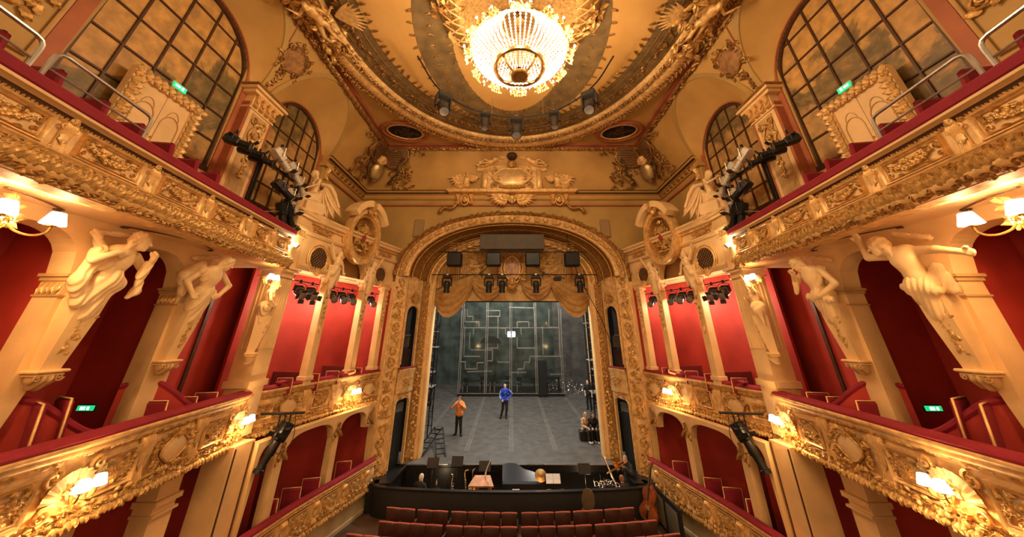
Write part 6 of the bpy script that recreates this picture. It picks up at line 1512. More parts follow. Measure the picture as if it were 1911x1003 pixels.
# ================================================================== caryatids and statues
def herm(s, X, Y, label, J, sc, sex, drape, extra=(), disp=None, corb=5.72, zd=6.62, wtop=.36, yrot=0., hairl=.08, nm='caryatid'):
    """J: joints in metres, local x along the wall, y out from the pier, z above zero height; drape: list of extra prims for cloth"""
    W = frame((s*X, Y, 0), (0, s, 0), (-s, 0, 0)) @ Matrix.Rotation(yrot, 4, 'Z')
    t = thing(nm, label, 'statue', (s*X, Y, corb), 'caryatids under the gallery')
    JJ = {k: (tuple(np.array(v)/sc) if k not in ('face', 'bface', 'up', 'hdL', 'hdR', 'pnL', 'pnR', 'curlL', 'curlR') else v) for k, v in J.items()}
    P = inflate([p for p in human(JJ, sex, sc, 'torso')], .014 if sex == 'm' else .006)
    hs = sc*1.16; P += head_prims(J['head'], J.get('face', (0, 1, 0)), hs); P.append(('c', J['neck'], J['head'], .075*sc, .066*sc, .03))
    V, F = sdf(P, .019)
    MB().add(V, F).obj('figure', 'statue', t, W)
    V, F = sdf(hair_prims(J['head'], J.get('face', (0, 1, 0)), hs, hairl, J.get('up', (0, 0, 1)), 1.1), .018, lambda x, y, z: .012*np.sin(70*x+9)*np.sin(70*y)*np.sin(64*z)+.006*np.sin(45*(x+z)))
    MB().add(V, F).obj('hair', 'statue', t, W)
    if drape:
        lowc = [p for p in drape if p[2][2] < 7.9]; hi = [p for p in drape if p[2][2] >= 7.9]
        V, F = sdf(lowc, .018, (lambda x, y, z: disp(x, y, z)*.7+.010*np.sin(78*x+16*z+26*y))); MB().add(V, F).obj('drapery', 'statue', t, W)
        if hi:
            V, F = sdf(hi, .018, (lambda x, y, z: .010*np.sin(70*y+60*z+6*x))); MB().add(V, F).obj('mantle', 'statue', t, W)
    # tapering shaft with foliage and corbel
    y0, y1 = -.02, .26; V = []
    for z, w, d in ((corb, .13, .16), (corb+.06, .13, .17), (zd-.1, wtop*.48, .30), (zd+.28, wtop*.5, .34)):
        V += [(-w, y0, z), (w, y0, z), (w, d, z), (-w, d, z)]
    MB().add(V, [f[::-1] for f in gridF(4, 4, cv=True)]+[(0, 1, 2, 3), (15, 14, 13, 12)]).obj('tapered_shaft', 'cream', t, W, smooth=False)
    MB().add(*bbox(.42, .30, .05, .015), TR(0, .1, corb)).add(*bbox(.36, .26, .04, .015), TR(0, .09, corb-.05)).obj('corbel_shelf', 'cream', t, W)
    b = MB()
    V, F = sdf([('e', (0, .10, corb-.10), (.16, .13, .10), .0), ('e', (0, .06, corb-.19), (.10, .09, .08), .06)], .02, lambda x, y, z: .014*np.sin(70*x+8*z)+0*y); b.add(V, F)
    for q in (-1, 1): b.add(*scroll(.06, 1.4, .25, 0, q), frame((q*.13, .2, corb-.09), (-1, 0, 0), (0, 0, 1)))
    b.obj('corbel_shell', 'creamdark', t, W)
    b = MB(); rng = random.Random(int(Y*10))
    for k in range(26):
        z = corb+.25+(zd-corb-.2)*k/25; d = .17+.12*(z-corb)/(zd-corb); r = .03+.035*k/25
        b.add(*leaf(r*2.2, r*.7, r*.5, .02), frame((rng.uniform(-.08, .08)*(.4+k/30), d, z), (math.cos(rng.uniform(0, 6)), 0, math.sin(rng.uniform(0, 6))), (.3, .0, 1)))
        if k % 2: b.add(*flower(r*.8, 5, .6), frame((rng.uniform(-.04, .04), d, z), (-1, 0, 0), (0, 0, 1)))
    b.obj('shaft_foliage', 'goldrelief', t, W); return t, W
def skirt(y0, z0, y1, z1, r0, r1, amp=.022, n=8, cy=.25):
    return [('c', (0, y0, z0), (0, y1, z1), r0, r1, .05)], skirt_disp(0, cy, amp, n)
base = dict(head=(0, .50, 7.88), neck=(0, .42, 7.70), shL=(-.24, .36, 7.63), shR=(.24, .36, 7.63), chest=(0, .36, 7.44), waist=(0, .30, 7.20), pelvis=(0, .25, 7.02))
# left 1: robed figure, one hand on the shoulder, the other lifting a fold
J = dict(base, face=(-.6, .75, -.15), bface=(-.2, 1, 0), head=(-.10, .52, 7.86), elR=(.42, .48, 7.42), wrR=(.22, .58, 7.60), hdR=(-.8, .2, .1), pnR=(0, -1, 0), elL=(-.44, .44, 7.36), wrL=(-.34, .62, 7.58), pnL=(1, 0, 0))
D = [('c', (0, .28, 7.15), (0, .20, 6.62), .22, .17, .06), ('c', (.24, .34, 7.6), (-.1, .40, 7.1), .12, .13, .08), ('c', (.3, .34, 7.55), (.36, .3, 7.1), .10, .08, .08), ('c', (.36, .32, 7.1), (.2, .3, 6.75), .10, .08, .08),
     ('c', (-.34, .55, 7.5), (-.42, .45, 7.0), .07, .06, .05), ('c', (-.42, .45, 7.0), (-.38, .42, 6.9), .06, .03, .05), ('c', (.2, .2, 7.7), (.3, .1, 7.95), .08, .05, .08), ('c', (.3, .1, 7.95), (-.2, .2, 8.02), .05, .05, .06)]
herm(-1, 7.58, 5.72, 'robed caryatid with a hand on its shoulder, nearest the camera on the left', J, 1.2, 'm', D, disp=lambda x, y, z: .018*np.sin(24*x+9*z+6*y)+0*y)
# left 2: figure with bowed head, arm bent at the waist
J = dict(base, face=(-.5, .8, -.5), head=(-.12, .52, 7.84), elR=(.40, .22, 7.36), wrR=(.30, .34, 7.12), elL=(-.50, .42, 7.36), wrL=(-.26, .46, 7.10), hdL=(.8, .2, -.3), pnL=(0, -1, 0))
D = [('c', (0, .28, 7.12), (0, .20, 6.62), .22, .17, .06), ('c', (.26, .36, 7.62), (-.15, .36, 7.15), .09, .1, .06), ('c', (.2, .24, 7.75), (.4, .1, 7.5), .10, .10, .08), ('c', (.4, .1, 7.5), (.34, .14, 7.1), .1, .07, .08), ('c', (.3, .1, 7.9), (-.2, .18, 8.03), .06, .05, .06)]
herm(-1, 7.58, 7.66, 'caryatid with bowed head and bent arm, second from the camera on the left', J, 1.16, 'm', D, disp=lambda x, y, z: .018*np.sin(26*x+10*z+5*y)+0*y)
# right 1: bare-chested figure with arms spread
J = dict(base, face=(.7, .6, -.2), head=(.22, .50, 7.80), neck=(.12, .42, 7.68), elR=(.52, .44, 7.66), wrR=(.50, .50, 7.98), hdR=(0, .1, 1), elL=(-.52, .42, 7.58), wrL=(-.86, .50, 7.46), curlL=.3)
D = [('c', (0, .28, 7.05), (0, .20, 6.62), .23, .17, .06), ('c', (-.25, .22, 7.3), (-.3, .2, 6.95), .10, .08, .08), ('c', (-.3, .16, 7.85), (.1, .2, 8.02), .06, .06, .06), ('c', (.18, .36, 7.05), (-.2, .38, 6.95), .10, .1, .06)]
herm(1, 7.58, 5.72, 'bare-chested caryatid with arms spread wide, nearest the camera on the right', J, 1.2, 'm', D, disp=lambda x, y, z: .018*np.sin(22*x+8*z+6*y)+0*y)
# right 2: figure hugging itself, head bent aside
J = dict(base, face=(.6, .7, -.6), head=(.14, .50, 7.82), elR=(.42, .46, 7.40), wrR=(.24, .60, 7.58), hdR=(-.4, .3, .6), elL=(-.46, .34, 7.30), wrL=(-.12, .48, 7.06), hdL=(.9, .2, -.1), pnL=(0, -1, 0))
D = [('c', (0, .28, 7.08), (0, .20, 6.62), .23, .17, .06), ('c', (-.24, .3, 7.66), (-.1, .38, 7.3), .09, .07, .06), ('c', (-.3, .1, 7.85), (.1, .2, 8.02), .06, .06, .06), ('c', (.2, .4, 7.06), (-.22, .36, 6.98), .09, .09, .05), ('c', (.34, .5, 7.5), (.42, .5, 7.2), .06, .05, .05)]
herm(1, 7.58, 7.66, 'caryatid hugging itself with head bent aside, second from the camera on the right', J, 1.16, 'm', D, disp=lambda x, y, z: .018*np.sin(26*x+10*z+5*y)+0*y)
# third caryatids on the pier corner
for s in (-1, 1):
    b3 = dict(head=(0, .22, 7.62), neck=(0, .17, 7.46), shL=(-.2, .14, 7.40), shR=(.2, .14, 7.40), chest=(0, .14, 7.24), waist=(0, .12, 7.04), pelvis=(0, .10, 6.90))
    if s < 0: J = dict(b3, face=(.2, 1, -.2), elL=(-.32, .2, 7.20), wrL=(-.12, .32, 7.02), hdL=(.8, .1, 0), elR=(.30, .2, 7.15), wrR=(.16, .34, 7.0), hdR=(-.8, .1, 0))
    else: J = dict(b3, face=(-.8, .5, -.1), elL=(-.34, .2, 7.55), wrL=(-.22, .3, 7.80), elR=(.32, .22, 7.16), wrR=(.10, .36, 7.20), hdR=(-.9, .1, .2))
    D = [('c', (0, .12, 6.98), (0, .06, 6.45), .19, .12, .06), ('c', (.18, .16, 6.95), (-.2, .18, 6.85), .08, .08, .05), ('c', (-.22, .14, 6.9), (-.24, .1, 6.5), .07, .04, .06)]
    herm(s, 7.42, 9.78, 'slender %s caryatid by the fluted pilaster, %s' % ('half-draped' if s < 0 else 'lamp-bearing', SIDE[s]), J, 1.0, 'f', D, disp=lambda x, y, z: .014*np.sin(30*x+10*z)+0*y, corb=5.75, zd=6.45, wtop=.26, yrot=(.6 if s < 0 else -.6))
# small figures on the box piers, shared mesh
def box_figure():
    sc = 1.0; b3 = dict(head=(.0, .26, 1.50), neck=(0, .20, 1.35), shL=(-.18, .18, 1.30), shR=(.18, .18, 1.30), chest=(0, .18, 1.14), waist=(0, .15, .96), pelvis=(0, .13, .82), elR=(.34, .2, 1.52), wrR=(.46, .22, 1.74), elL=(-.3, .2, 1.12), wrL=(-.32, .26, .88), face=(.3, .9, .1))
    JJ = {k: (tuple(np.array(v)/sc) if k != 'face' else v) for k, v in b3.items()}
    V, F = sdf(inflate(human(JJ, 'f', sc, 'upper'), .012)+hair_prims(b3['head'], b3['face'], sc, .08, vol=1.15), .02); a = MB().add(V, F).mesh('figure')
    V, F = sdf([('c', (0, .13, .95), (.02, .10, .30), .20, .13, .05), ('c', (-.18, .12, 1.3), (.1, .22, .95), .07, .08, .05), ('c', (.2, .1, 1.0), (.26, .08, .4), .08, .05, .06), ('c', (-.15, .16, .85), (.18, .18, .75), .08, .08, .05), ('c', (-.2, .16, .8), (-.24, .12, .35), .07, .04, .05), ('c', (.1, .12, .5), (.02, .08, .0), .08, .05, .05)], .022, lambda x, y, z: .014*np.sin(28*x+9*z)+0*y); d = MB().add(V, F).mesh('drapery')
    return a, d
BA, BD = box_figure()
for s in (-1, 1):
    bw = PATHS[s][4]
    for y, q, lab in ((12.45, 1, 'nearer'), (14.45, -1, 'farther')):
        l = bw.y2l(y); p, tt, n_ = bw.at(l); W = frame((p[0]-n_[0]*.02, p[1]-n_[1]*.02, 7.62), (n_[1], -n_[0], 0), (n_[0], n_[1], 0)); m = 1 if (q*s) < 0 else -1
        t = thing('caryatid', 'small female caryatid reaching to the medallion on the %s stage box pier, %s' % (lab, SIDE[s]), 'statue', (p[0], p[1], 7.62), 'caryatids of the stage boxes')
        W = W @ Matrix.Diagonal((m, 1, 1, 1)); put('figure', BA, t, W, 'statue'); put('drapery', BD, t, W, 'statue')
# winged genius seated on the entablature
def genius():
    sc = 1.08; J = dict(head=(0, .16, 1.40), neck=(0, .08, 1.22), shL=(-.21, .05, 1.17), shR=(.21, .05, 1.17), chest=(0, .06, 1.0), waist=(0, .04, .78), pelvis=(0, .02, .58), elL=(-.34, .14, .95), wrL=(-.22, .36, .80), elR=(.34, .18, .98), wrR=(.30, .42, 1.06), face=(.2, .9, -.2))
    JJ = {k: (tuple(np.array(v)/sc) if k != 'face' else v) for k, v in J.items()}
    V, F = sdf(human(JJ, 'f', sc, 'upper')+hair_prims(J['head'], J['face'], sc, .1), .022); a = MB().add(V, F).mesh('figure')
    V, F = sdf([('c', (0, .0, .62), (0, .05, .45), .22, .22, .06), ('c', (-.12, .1, .52), (-.16, .48, .5), .16, .13, .06), ('c', (.12, .1, .52), (.16, .46, .52), .16, .13, .06), ('c', (-.16, .48, .48), (-.18, .46, .05), .13, .14, .06), ('c', (.16, .46, .5), (.14, .40, .05), .13, .14, .06), ('c', (0, .3, .4), (0, .35, .05), .18, .2, .08)], .024, lambda x, y, z: .02*np.sin(24*x+6*z)+0*y); d = MB().add(V, F).mesh('robe')
    return a, d
GA, GD = genius(); GW = wing(1.3, 9).mesh('wing')
for s in (-1, 1):
    W = Matrix.Translation((s*7.55, 10.95, 10.26)) @ Matrix.Rotation(s*.55+PI, 4, 'Z') @ Matrix.Diagonal((1.18, 1.18, 1.18, 1))
    t = thing('winged_statue', 'winged genius in flowing robe seated above the boxes, %s' % SIDE[s], 'statue', (s*7.55, 10.95, 10.26), 'winged genii')
    put('figure', GA, t, W, 'statue'); put('robe', GD, t, W, 'statue'); MB().add(*bbox(.7, .6, .42, .04), TR(0, .02, .2)).obj('plinth', 'cream', t, W)
    for q in (-1, 1): put('wing', GW, t, W @ TR(q*.10, -.12, 1.08, 0) @ Matrix.Diagonal((q, 1, 1, 1)) @ frame((0, 0, 0), (.75, -.62, 0), (0, 0, 1)) @ Matrix.Rotation(-.85, 4, 'Z'), 'statue')
# ================================================================== people
def cloth_mat(nm, c, r=.8): return mat(nm, c, r, var=.10, vscale=6, bump=.1, bscale=25)
def person(label, J, loc, rz, sc=1., sex='m', top=None, trousers=None, sleeves='long', hair=None, hairl=0., shoes=(.02, .02, .02), jacket_extra=None, cat='person', skirtp=None, held=None, tie=None, h=.014, extra_parts=()):
    W = TR(loc[0], loc[1], loc[2], rz, sc)
    o = thing('person', label, cat, loc)
    P = human(J, sex); V, F = sdf(P, h); MB().add(V, F).obj('body', 'skin', o, W)
    if hair is not None:
        V, F = sdf(hair_prims(J['head'], J.get('face', (0, 1, 0)), 1., hairl), .014); MB().add(V, F).obj('hair', cloth_mat('hair', hair, .6), o, W)
    g = lambda k: v3(*J[k])
    if top is not None:
        T = [p for p in human({k: v for k, v in J.items() if k not in ('elL', 'elR', 'knL', 'knR')}, sex, 1., 'torso')]
        if sleeves:
            for sd in 'LR':
                T.append(('c', g('sh'+sd), g('el'+sd), .060, .050, .04))
                if sleeves == 'long': T.append(('c', g('el'+sd), g('el'+sd)*.08+g('wr'+sd)*.92, .050, .037, .02))
        T.append(('c', g('waist'), g('pelvis'), .118, .125, .04)); T.append(('c', g('hipL')+(g('waist')-g('pelvis'))*.25, g('hipR')+(g('waist')-g('pelvis'))*.25, .112, .112, .05))
        T = inflate(T, .016); V, F = sdf(T, h, lambda x, y, z: .004*np.sin(38*z+20*x)+0*y); MB().add(V, F).obj('jacket', top, o, W)
    if trousers is not None and 'knL' in J:
        T = [('c', g('hipL')*.5+g('hipR')*.5+v3(0, 0, .05), g('pelvis'), .125, .13, .04)]
        for sd in 'LR': T += [('c', g('hip'+sd), g('kn'+sd), .098, .068, .05), ('c', g('kn'+sd), g('an'+sd)+v3(0, 0, .02), .068, .050, .03)]
        V, F = sdf(inflate(T, .008), h, lambda x, y, z: .004*np.sin(30*z+14*y)+0*x); MB().add(V, F).obj('trousers', trousers, o, W)
        for sd in 'LR': V, F = sdf([('c', g('an'+sd)-v3(0, 0, .03), g('to'+sd), .050, .040, .03)], .012); MB().add(V, F).obj('shoe', cloth_mat('shoe', shoes, .5), o, W)
    return o, W
BLK = cloth_mat('black_cloth', (.014, .013, .014)); DK = cloth_mat('dark_cloth', (.03, .028, .03))
# man in orange, both hands raised to his face
J = pose(head=(0, .04, 1.62), face=(.1, .95, -.25), elR=(.34, .18, 1.22), wrR=(.09, .22, 1.46), hdR=(-.35, -.1, .8), elL=(-.36, .14, 1.24), wrL=(-.09, .22, 1.45), hdL=(.35, -.1, .8), pnL=(0, -1, 0), pnR=(0, -1, 0), anL=(-.14, .0, .085), anR=(.13, .0, .085), toL=(-.24, .12, .035), toR=(.22, .13, .035))
person('man in an orange jacket and black trousers holding both hands to his face', J, (-2.91, 20.66, sz(20.66)), PI-.25, 1.03, top=cloth_mat('orange_jacket', (.85, .28, .07)), trousers=BLK, hair=(.16, .06, .025))
# man in blue tracksuit top, hand on hip
J = pose(face=(-.2, .95, .1), elL=(-.42, -.06, 1.20), wrL=(-.20, .08, 1.02), hdL=(.7, .2, -.3), elR=(.27, .02, 1.14), wrR=(.20, .18, .98), hdR=(-.3, .3, -.6), knR=(.13, .03, .50), anR=(.22, -.04, .085), toR=(.30, .12, .035), anL=(-.07, .02, .085), toL=(-.10, .18, .035))
o, W = person('grey-haired man in a blue tracksuit top with a hand on his hip', J, (-.45, 23.56, sz(23.56)), PI+.1, 1.05, top=cloth_mat('blue_tracksuit', (.012, .06, .52)), trousers=BLK, hair=(.42, .38, .34))
g = lambda k: v3(*J[k])
for sd, q in (('L', -1), ('R', 1)):
    for a, b_ in ((g('sh'+sd), g('el'+sd)), (g('el'+sd), g('wr'+sd))):
        off = v3(q*.07, .0, .02); MB().add(*tube([a*.95+b_*.05+off, a*.5+b_*.5+off*.93, a*.08+b_*.92+off*.8], .026, 5)).obj('white_sleeve_stripe', mat('white_stripe', (.8, .8, .82), .7, var=0), o, W)
MB().add(*tube([(0, .16, 1.36), (0, .165, 1.2), (0, .155, 1.0)], .008, 5)).obj('zip', 'chrome', o, W)
# man in black T-shirt standing at the right wing
J = pose(face=(-.8, .6, 0), elR=(.27, -.04, 1.16), wrR=(.20, .10, .92))
person('bald man in a black T-shirt standing in the right wing', J, (5.3, 25.4, sz(25.4)), PI-.5, .99, top=BLK, trousers=BLK, sleeves='short', hair=None)
# two people sitting on a case by the right tower
def sit(face=(0, 1, 0), **k):
    return pose(head=(0, .10, 1.13), neck=(0, .05, .97), shL=(-.18, .03, .93), shR=(.18, .03, .93), chest=(0, .02, .78), waist=(0, -.03, .61), pelvis=(0, -.06, .48), elL=(-.24, .10, .68), elR=(.24, .10, .68), wrL=(-.12, .32, .62), wrR=(.12, .32, .62), hdL=(.4, .6, -.3), hdR=(-.4, .6, -.3),
                hipL=(-.10, -.02, .47), hipR=(.10, -.02, .47), knL=(-.14, .40, .50), knR=(.14, .40, .50), anL=(-.15, .42, .09), anR=(.15, .42, .09), toL=(-.17, .58, .035), toR=(.17, .58, .035), face=face, **k)
tag(MB().add(*bbox(1.1, .42, .42, .02), TR(4.08, 20.0, sz(20)+.21)).add(*bbox(1.12, .44, .03, .005), TR(4.08, 20.0, sz(20)+.32)).obj('flight_case', 'blackmetal'), 'black flight case the seated pair is sitting on', 'case')
person('blond person in a tan sweater sitting on the case, nearer the stage centre', sit((.1, .9, -.3)), (3.85, 19.95, sz(19.95)-.02), PI+.5, 1., 'f', top=cloth_mat('tan_sweater', (.55, .36, .20)), trousers=DK, hair=(.5, .3, .12), hairl=.1, shoes=(.5, .45, .4))
person('dark-haired person in black sitting on the case beside the right tower', sit((-.3, .9, -.2)), (4.28, 19.93, sz(19.93)-.02), PI-.1, 1., 'f', top=BLK, trousers=BLK, hair=(.05, .025, .015), hairl=.12, shoes=(.4, .38, .35))
# musicians in the pit
def pitchair(x, y, lab):
    t = thing('pit_chair', lab, 'chair', (x, y, PZ), 'chairs in the pit')
    MB().add(*bbox(.44, .42, .05, .02), TR(x, y, PZ+.43)).obj('seat', 'black', t); MB().add(*bbox(.42, .04, .3, .015), TR(x, y+.24, PZ+.72)).obj('backrest', 'black', t)
    for i in (-1, 1):
        for j in (-1, 1): MB().add(*rod((x+i*.19, y+j*.18, PZ), (x+i*.19, y+j*.18, PZ+(.42 if j < 0 else .8)), .014)).obj('leg', 'blackmetal', t)
    return t
for x, y, rz, lab, hr, hl, top, cl in ((-3.62, 15.75, -.3, 'white-haired musician in black seated at the left of the pit', (.72, .66, .6), .0, BLK, 'black chair under the white-haired musician'),
                                      (4.35, 15.62, .4, 'brown-haired musician in dark clothes seated in front of the trombonist', (.30, .12, .05), .0, DK, 'black chair under the brown-haired musician')):
    person(lab, sit((0, .9, -.35)), (x, y, PZ), rz, 1.02, 'm', top=top, trousers=BLK, hair=hr, hairl=hl); pitchair(x, y-.12, cl) if False else None
    t = pitchair(x, y-.06, cl)
J = sit((-.4, .9, 0)); J.update(elL=(-.30, .20, .80), wrL=(-.12, .36, .98), elR=(.28, .22, .74), wrR=(.02, .52, .94), hdL=(.3, .5, .4), hdR=(-.2, .7, .2))
J = pose(head=(0, .06, 1.60), face=(-.3, .9, -.1), elL=(-.32, .14, 1.22), wrL=(-.10, .26, 1.40), hdL=(.2, .6, .3), elR=(.30, .20, 1.18), wrR=(.05, .42, 1.34), hdR=(-.1, .8, .2))
o, W = person('grey-haired trombonist in dark clothes standing at the right of the pit', J, (4.75, 16.35, PZ), 2.2, 1., top=DK, trousers=BLK, hair=(.35, .32, .30))
t = thing('trombone', 'brass trombone held by the grey-haired musician', 'trombone', tuple((W @ Vector((0, .3, 1.4)))))
P = [(-.06, -.05, 1.52), (-.05, .12, 1.50), (-.03, .55, 1.46), (-.0, 1.15, 1.40), (.05, 1.20, 1.36), (.07, 1.15, 1.33), (.05, .55, 1.38), (.03, .1, 1.42)]
MB().add(*tube(crom(P, 40), .012, 7)).obj('slide', 'brass', t, W)
P = [(.03, .1, 1.42), (.05, -.12, 1.44), (.09, -.22, 1.50), (.10, -.1, 1.56), (.10, .2, 1.53), (.10, .55, 1.50)]
MB().add(*tube(crom(P, 30), [.014]*18+[.014+.0014*k*k*.6 for k in range(13)], 12, caps=False)).obj('bell', 'brass', t, W)
# ================================================================== chandelier
CX_, CY_ = .22, 7.0
ch = thing('chandelier', 'great lit crystal chandelier with gilt garlands hanging from the ceiling', 'chandelier', (CX_, CY_, 13.3))
Wc = Matrix.Translation((CX_, CY_, 0))
MB().add(*lathe([(.03, 15.9), (.05, 15.6), (.16, 15.5), (.20, 15.4), (.10, 15.3), (.05, 15.0), (.12, 14.8), (.05, 14.6), (.05, 13.5)], 16)).obj('stem', 'brass', ch, Wc)
for nm, r, z, th in (('crown_ring', .55, 15.35, .035), ('outer_ring', 1.46, 14.12, .045), ('lower_ring', .70, 13.50, .085), ('upper_ring', 1.0, 14.75, .03)):
    MB().add(*oval(r, r, th, 48, 8), TR(0, 0, z)).obj(nm, 'brass', ch, Wc)
MB().add(*lathe([(0, 13.10), (.2, 13.11), (.29, 13.15), (.29, 13.18), (0, 13.20)], 24)).obj('bottom_disc', 'golddark', ch, Wc)
for k in range(4):
    a = PI/4+k*PI/2; MB().add(*tube(crom([(.70*math.cos(a), .70*math.sin(a), 13.52), (.52*math.cos(a), .52*math.sin(a), 13.30), (.27*math.cos(a), .27*math.sin(a), 13.17)], 8), .035, 6)).obj('strap', 'golddark', ch, Wc)
def beads(a, b_, n, r0, r1, sag=0.):
    m = MB()
    for i in range(n):
        t = (i+.5)/n; p = np.array(a)*(1-t)+np.array(b_)*t; p[2] -= sag*4*t*(1-t); r = r0+(r1-r0)*t
        m.add(*lathe([(0, -r*2.2), (r, 0), (0, r*2.2)], 5), Matrix.Translation(p))
    return m
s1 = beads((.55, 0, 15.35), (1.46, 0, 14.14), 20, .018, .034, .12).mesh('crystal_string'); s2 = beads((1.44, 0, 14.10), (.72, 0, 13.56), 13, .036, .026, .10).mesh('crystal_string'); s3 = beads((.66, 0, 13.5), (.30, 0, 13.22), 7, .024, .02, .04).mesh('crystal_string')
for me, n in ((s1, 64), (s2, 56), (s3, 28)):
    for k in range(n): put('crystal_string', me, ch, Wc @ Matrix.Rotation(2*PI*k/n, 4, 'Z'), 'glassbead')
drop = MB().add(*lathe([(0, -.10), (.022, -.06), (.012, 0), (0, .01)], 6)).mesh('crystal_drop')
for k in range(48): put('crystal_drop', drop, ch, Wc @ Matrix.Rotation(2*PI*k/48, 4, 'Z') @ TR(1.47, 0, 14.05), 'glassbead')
gar = MB(); rng = random.Random(1)
for k in range(9): gar.add(*flower(.06, 5, .7), TR(rng.uniform(-.04, .12), rng.uniform(-.2, .2), rng.uniform(-.2, .05), rng.uniform(0, 6), 1, 0, 1.2)); gar.add(*leaf(.16, .05, .05, .03), TR(rng.uniform(-.02, .1), rng.uniform(-.15, .15), rng.uniform(-.15, .05), rng.uniform(0, 6), 1, rng.uniform(0, 3)))
for k in range(4): gar.add(*lathe([(0, -.1), (.03, -.06), (.02, 0)], 6), TR(.05, -.12+.08*k, -.22))
gm = gar.mesh('gilt_garland'); bulb = MB().add(*lathe([(0, -.02), (.025, 0), (.032, .04), (.015, .10), (0, .12)], 10)).mesh('candle_bulb')
cup = MB().add(*lathe([(.0, -.14), (.02, -.12), (.02, -.04), (.045, -.02), (.03, 0)], 10)).mesh('bulb_cup')
for k in range(12):
    R = Wc @ Matrix.Rotation(2*PI*k/12, 4, 'Z'); put('gilt_garland', gm, ch, R @ TR(1.52, 0, 14.1), 'gold')
for k in range(20):
    R = Wc @ Matrix.Rotation(2*PI*(k+.5)/20, 4, 'Z'); put('bulb_cup', cup, ch, R @ TR(1.66, 0, 14.02), 'brass'); put('candle_bulb', bulb, ch, R @ TR(1.66, 0, 14.03), 'bulb')
    MB().add(*tube(crom([(1.46, 0, 14.12), (1.55, 0, 13.95), (1.64, 0, 13.92), (1.66, 0, 13.98)], 8), .012, 5)).obj('bulb_arm', 'brass', ch, R)
for k in range(8):
    a = 2*PI*k/8; lamp('chandelier_light', (CX_+1.75*math.cos(a), CY_+1.75*math.sin(a), 13.6), 92, WHITE, .12)
pass
# gilt ceiling rose above it
ro = thing('ceiling_rose', 'large gilt basket-shaped ceiling rose above the chandelier', 'ornament', (CX_, CY_, 15.9))
MB().add(*lathe([(2.75, 16.30), (2.62, 16.0), (2.45, 15.86), (2.2, 15.72), (1.9, 15.66), (1.75, 15.75), (1.2, 15.95), (.5, 16.0), (.1, 15.95)], 64), TR(CX_, CY_, 0)).obj('rose_dish', 'golddark', ro)
shl = MB().add(*shell(.34, 9, 2.8, .35)).mesh('rose_shell'); spray = MB(); rng = random.Random(8)
for k in range(26): spray.add(*leaf(rng.uniform(.2, .4), .09, .12, .07), TR(rng.uniform(-.5, .5), rng.uniform(-.4, .4), rng.uniform(0, .08), rng.uniform(0, 6.28)))
for k in range(6): spray.add(*flower(.10, 6, .7), TR(rng.uniform(-.4, .4), rng.uniform(-.35, .35), .05))
spm = spray.mesh('rose_foliage')
for k in range(12):
    a = 2*PI*k/12+.12; R = Wc @ Matrix.Rotation(a, 4, 'Z') @ TR(2.35, 0, 15.72) @ Matrix.Rotation(-.35, 4, 'Y')
    if k % 2: put('rose_shell', shl, ro, R @ frame((0, 0, 0), (0, -1, 0), (1, 0, 0)) @ Matrix.Diagonal((1, 1, 1, 1)), 'gold')
    else: put('rose_foliage', spm, ro, R @ frame((0, 0, 0), (0, -1, 0), (1, 0, 0)), 'goldrelief')
for k in range(36):
    a = 2*PI*k/36
    for q in (-1, 1): MB().add(*tube([(2.6*math.cos(a), 2.6*math.sin(a), 15.97), (2.2*math.cos(a+q*.1), 2.2*math.sin(a+q*.1), 15.70), (1.85*math.cos(a+q*.2), 1.85*math.sin(a+q*.2), 15.65)], .03, 5)).obj('basket_rib', 'gold', ro, Wc)
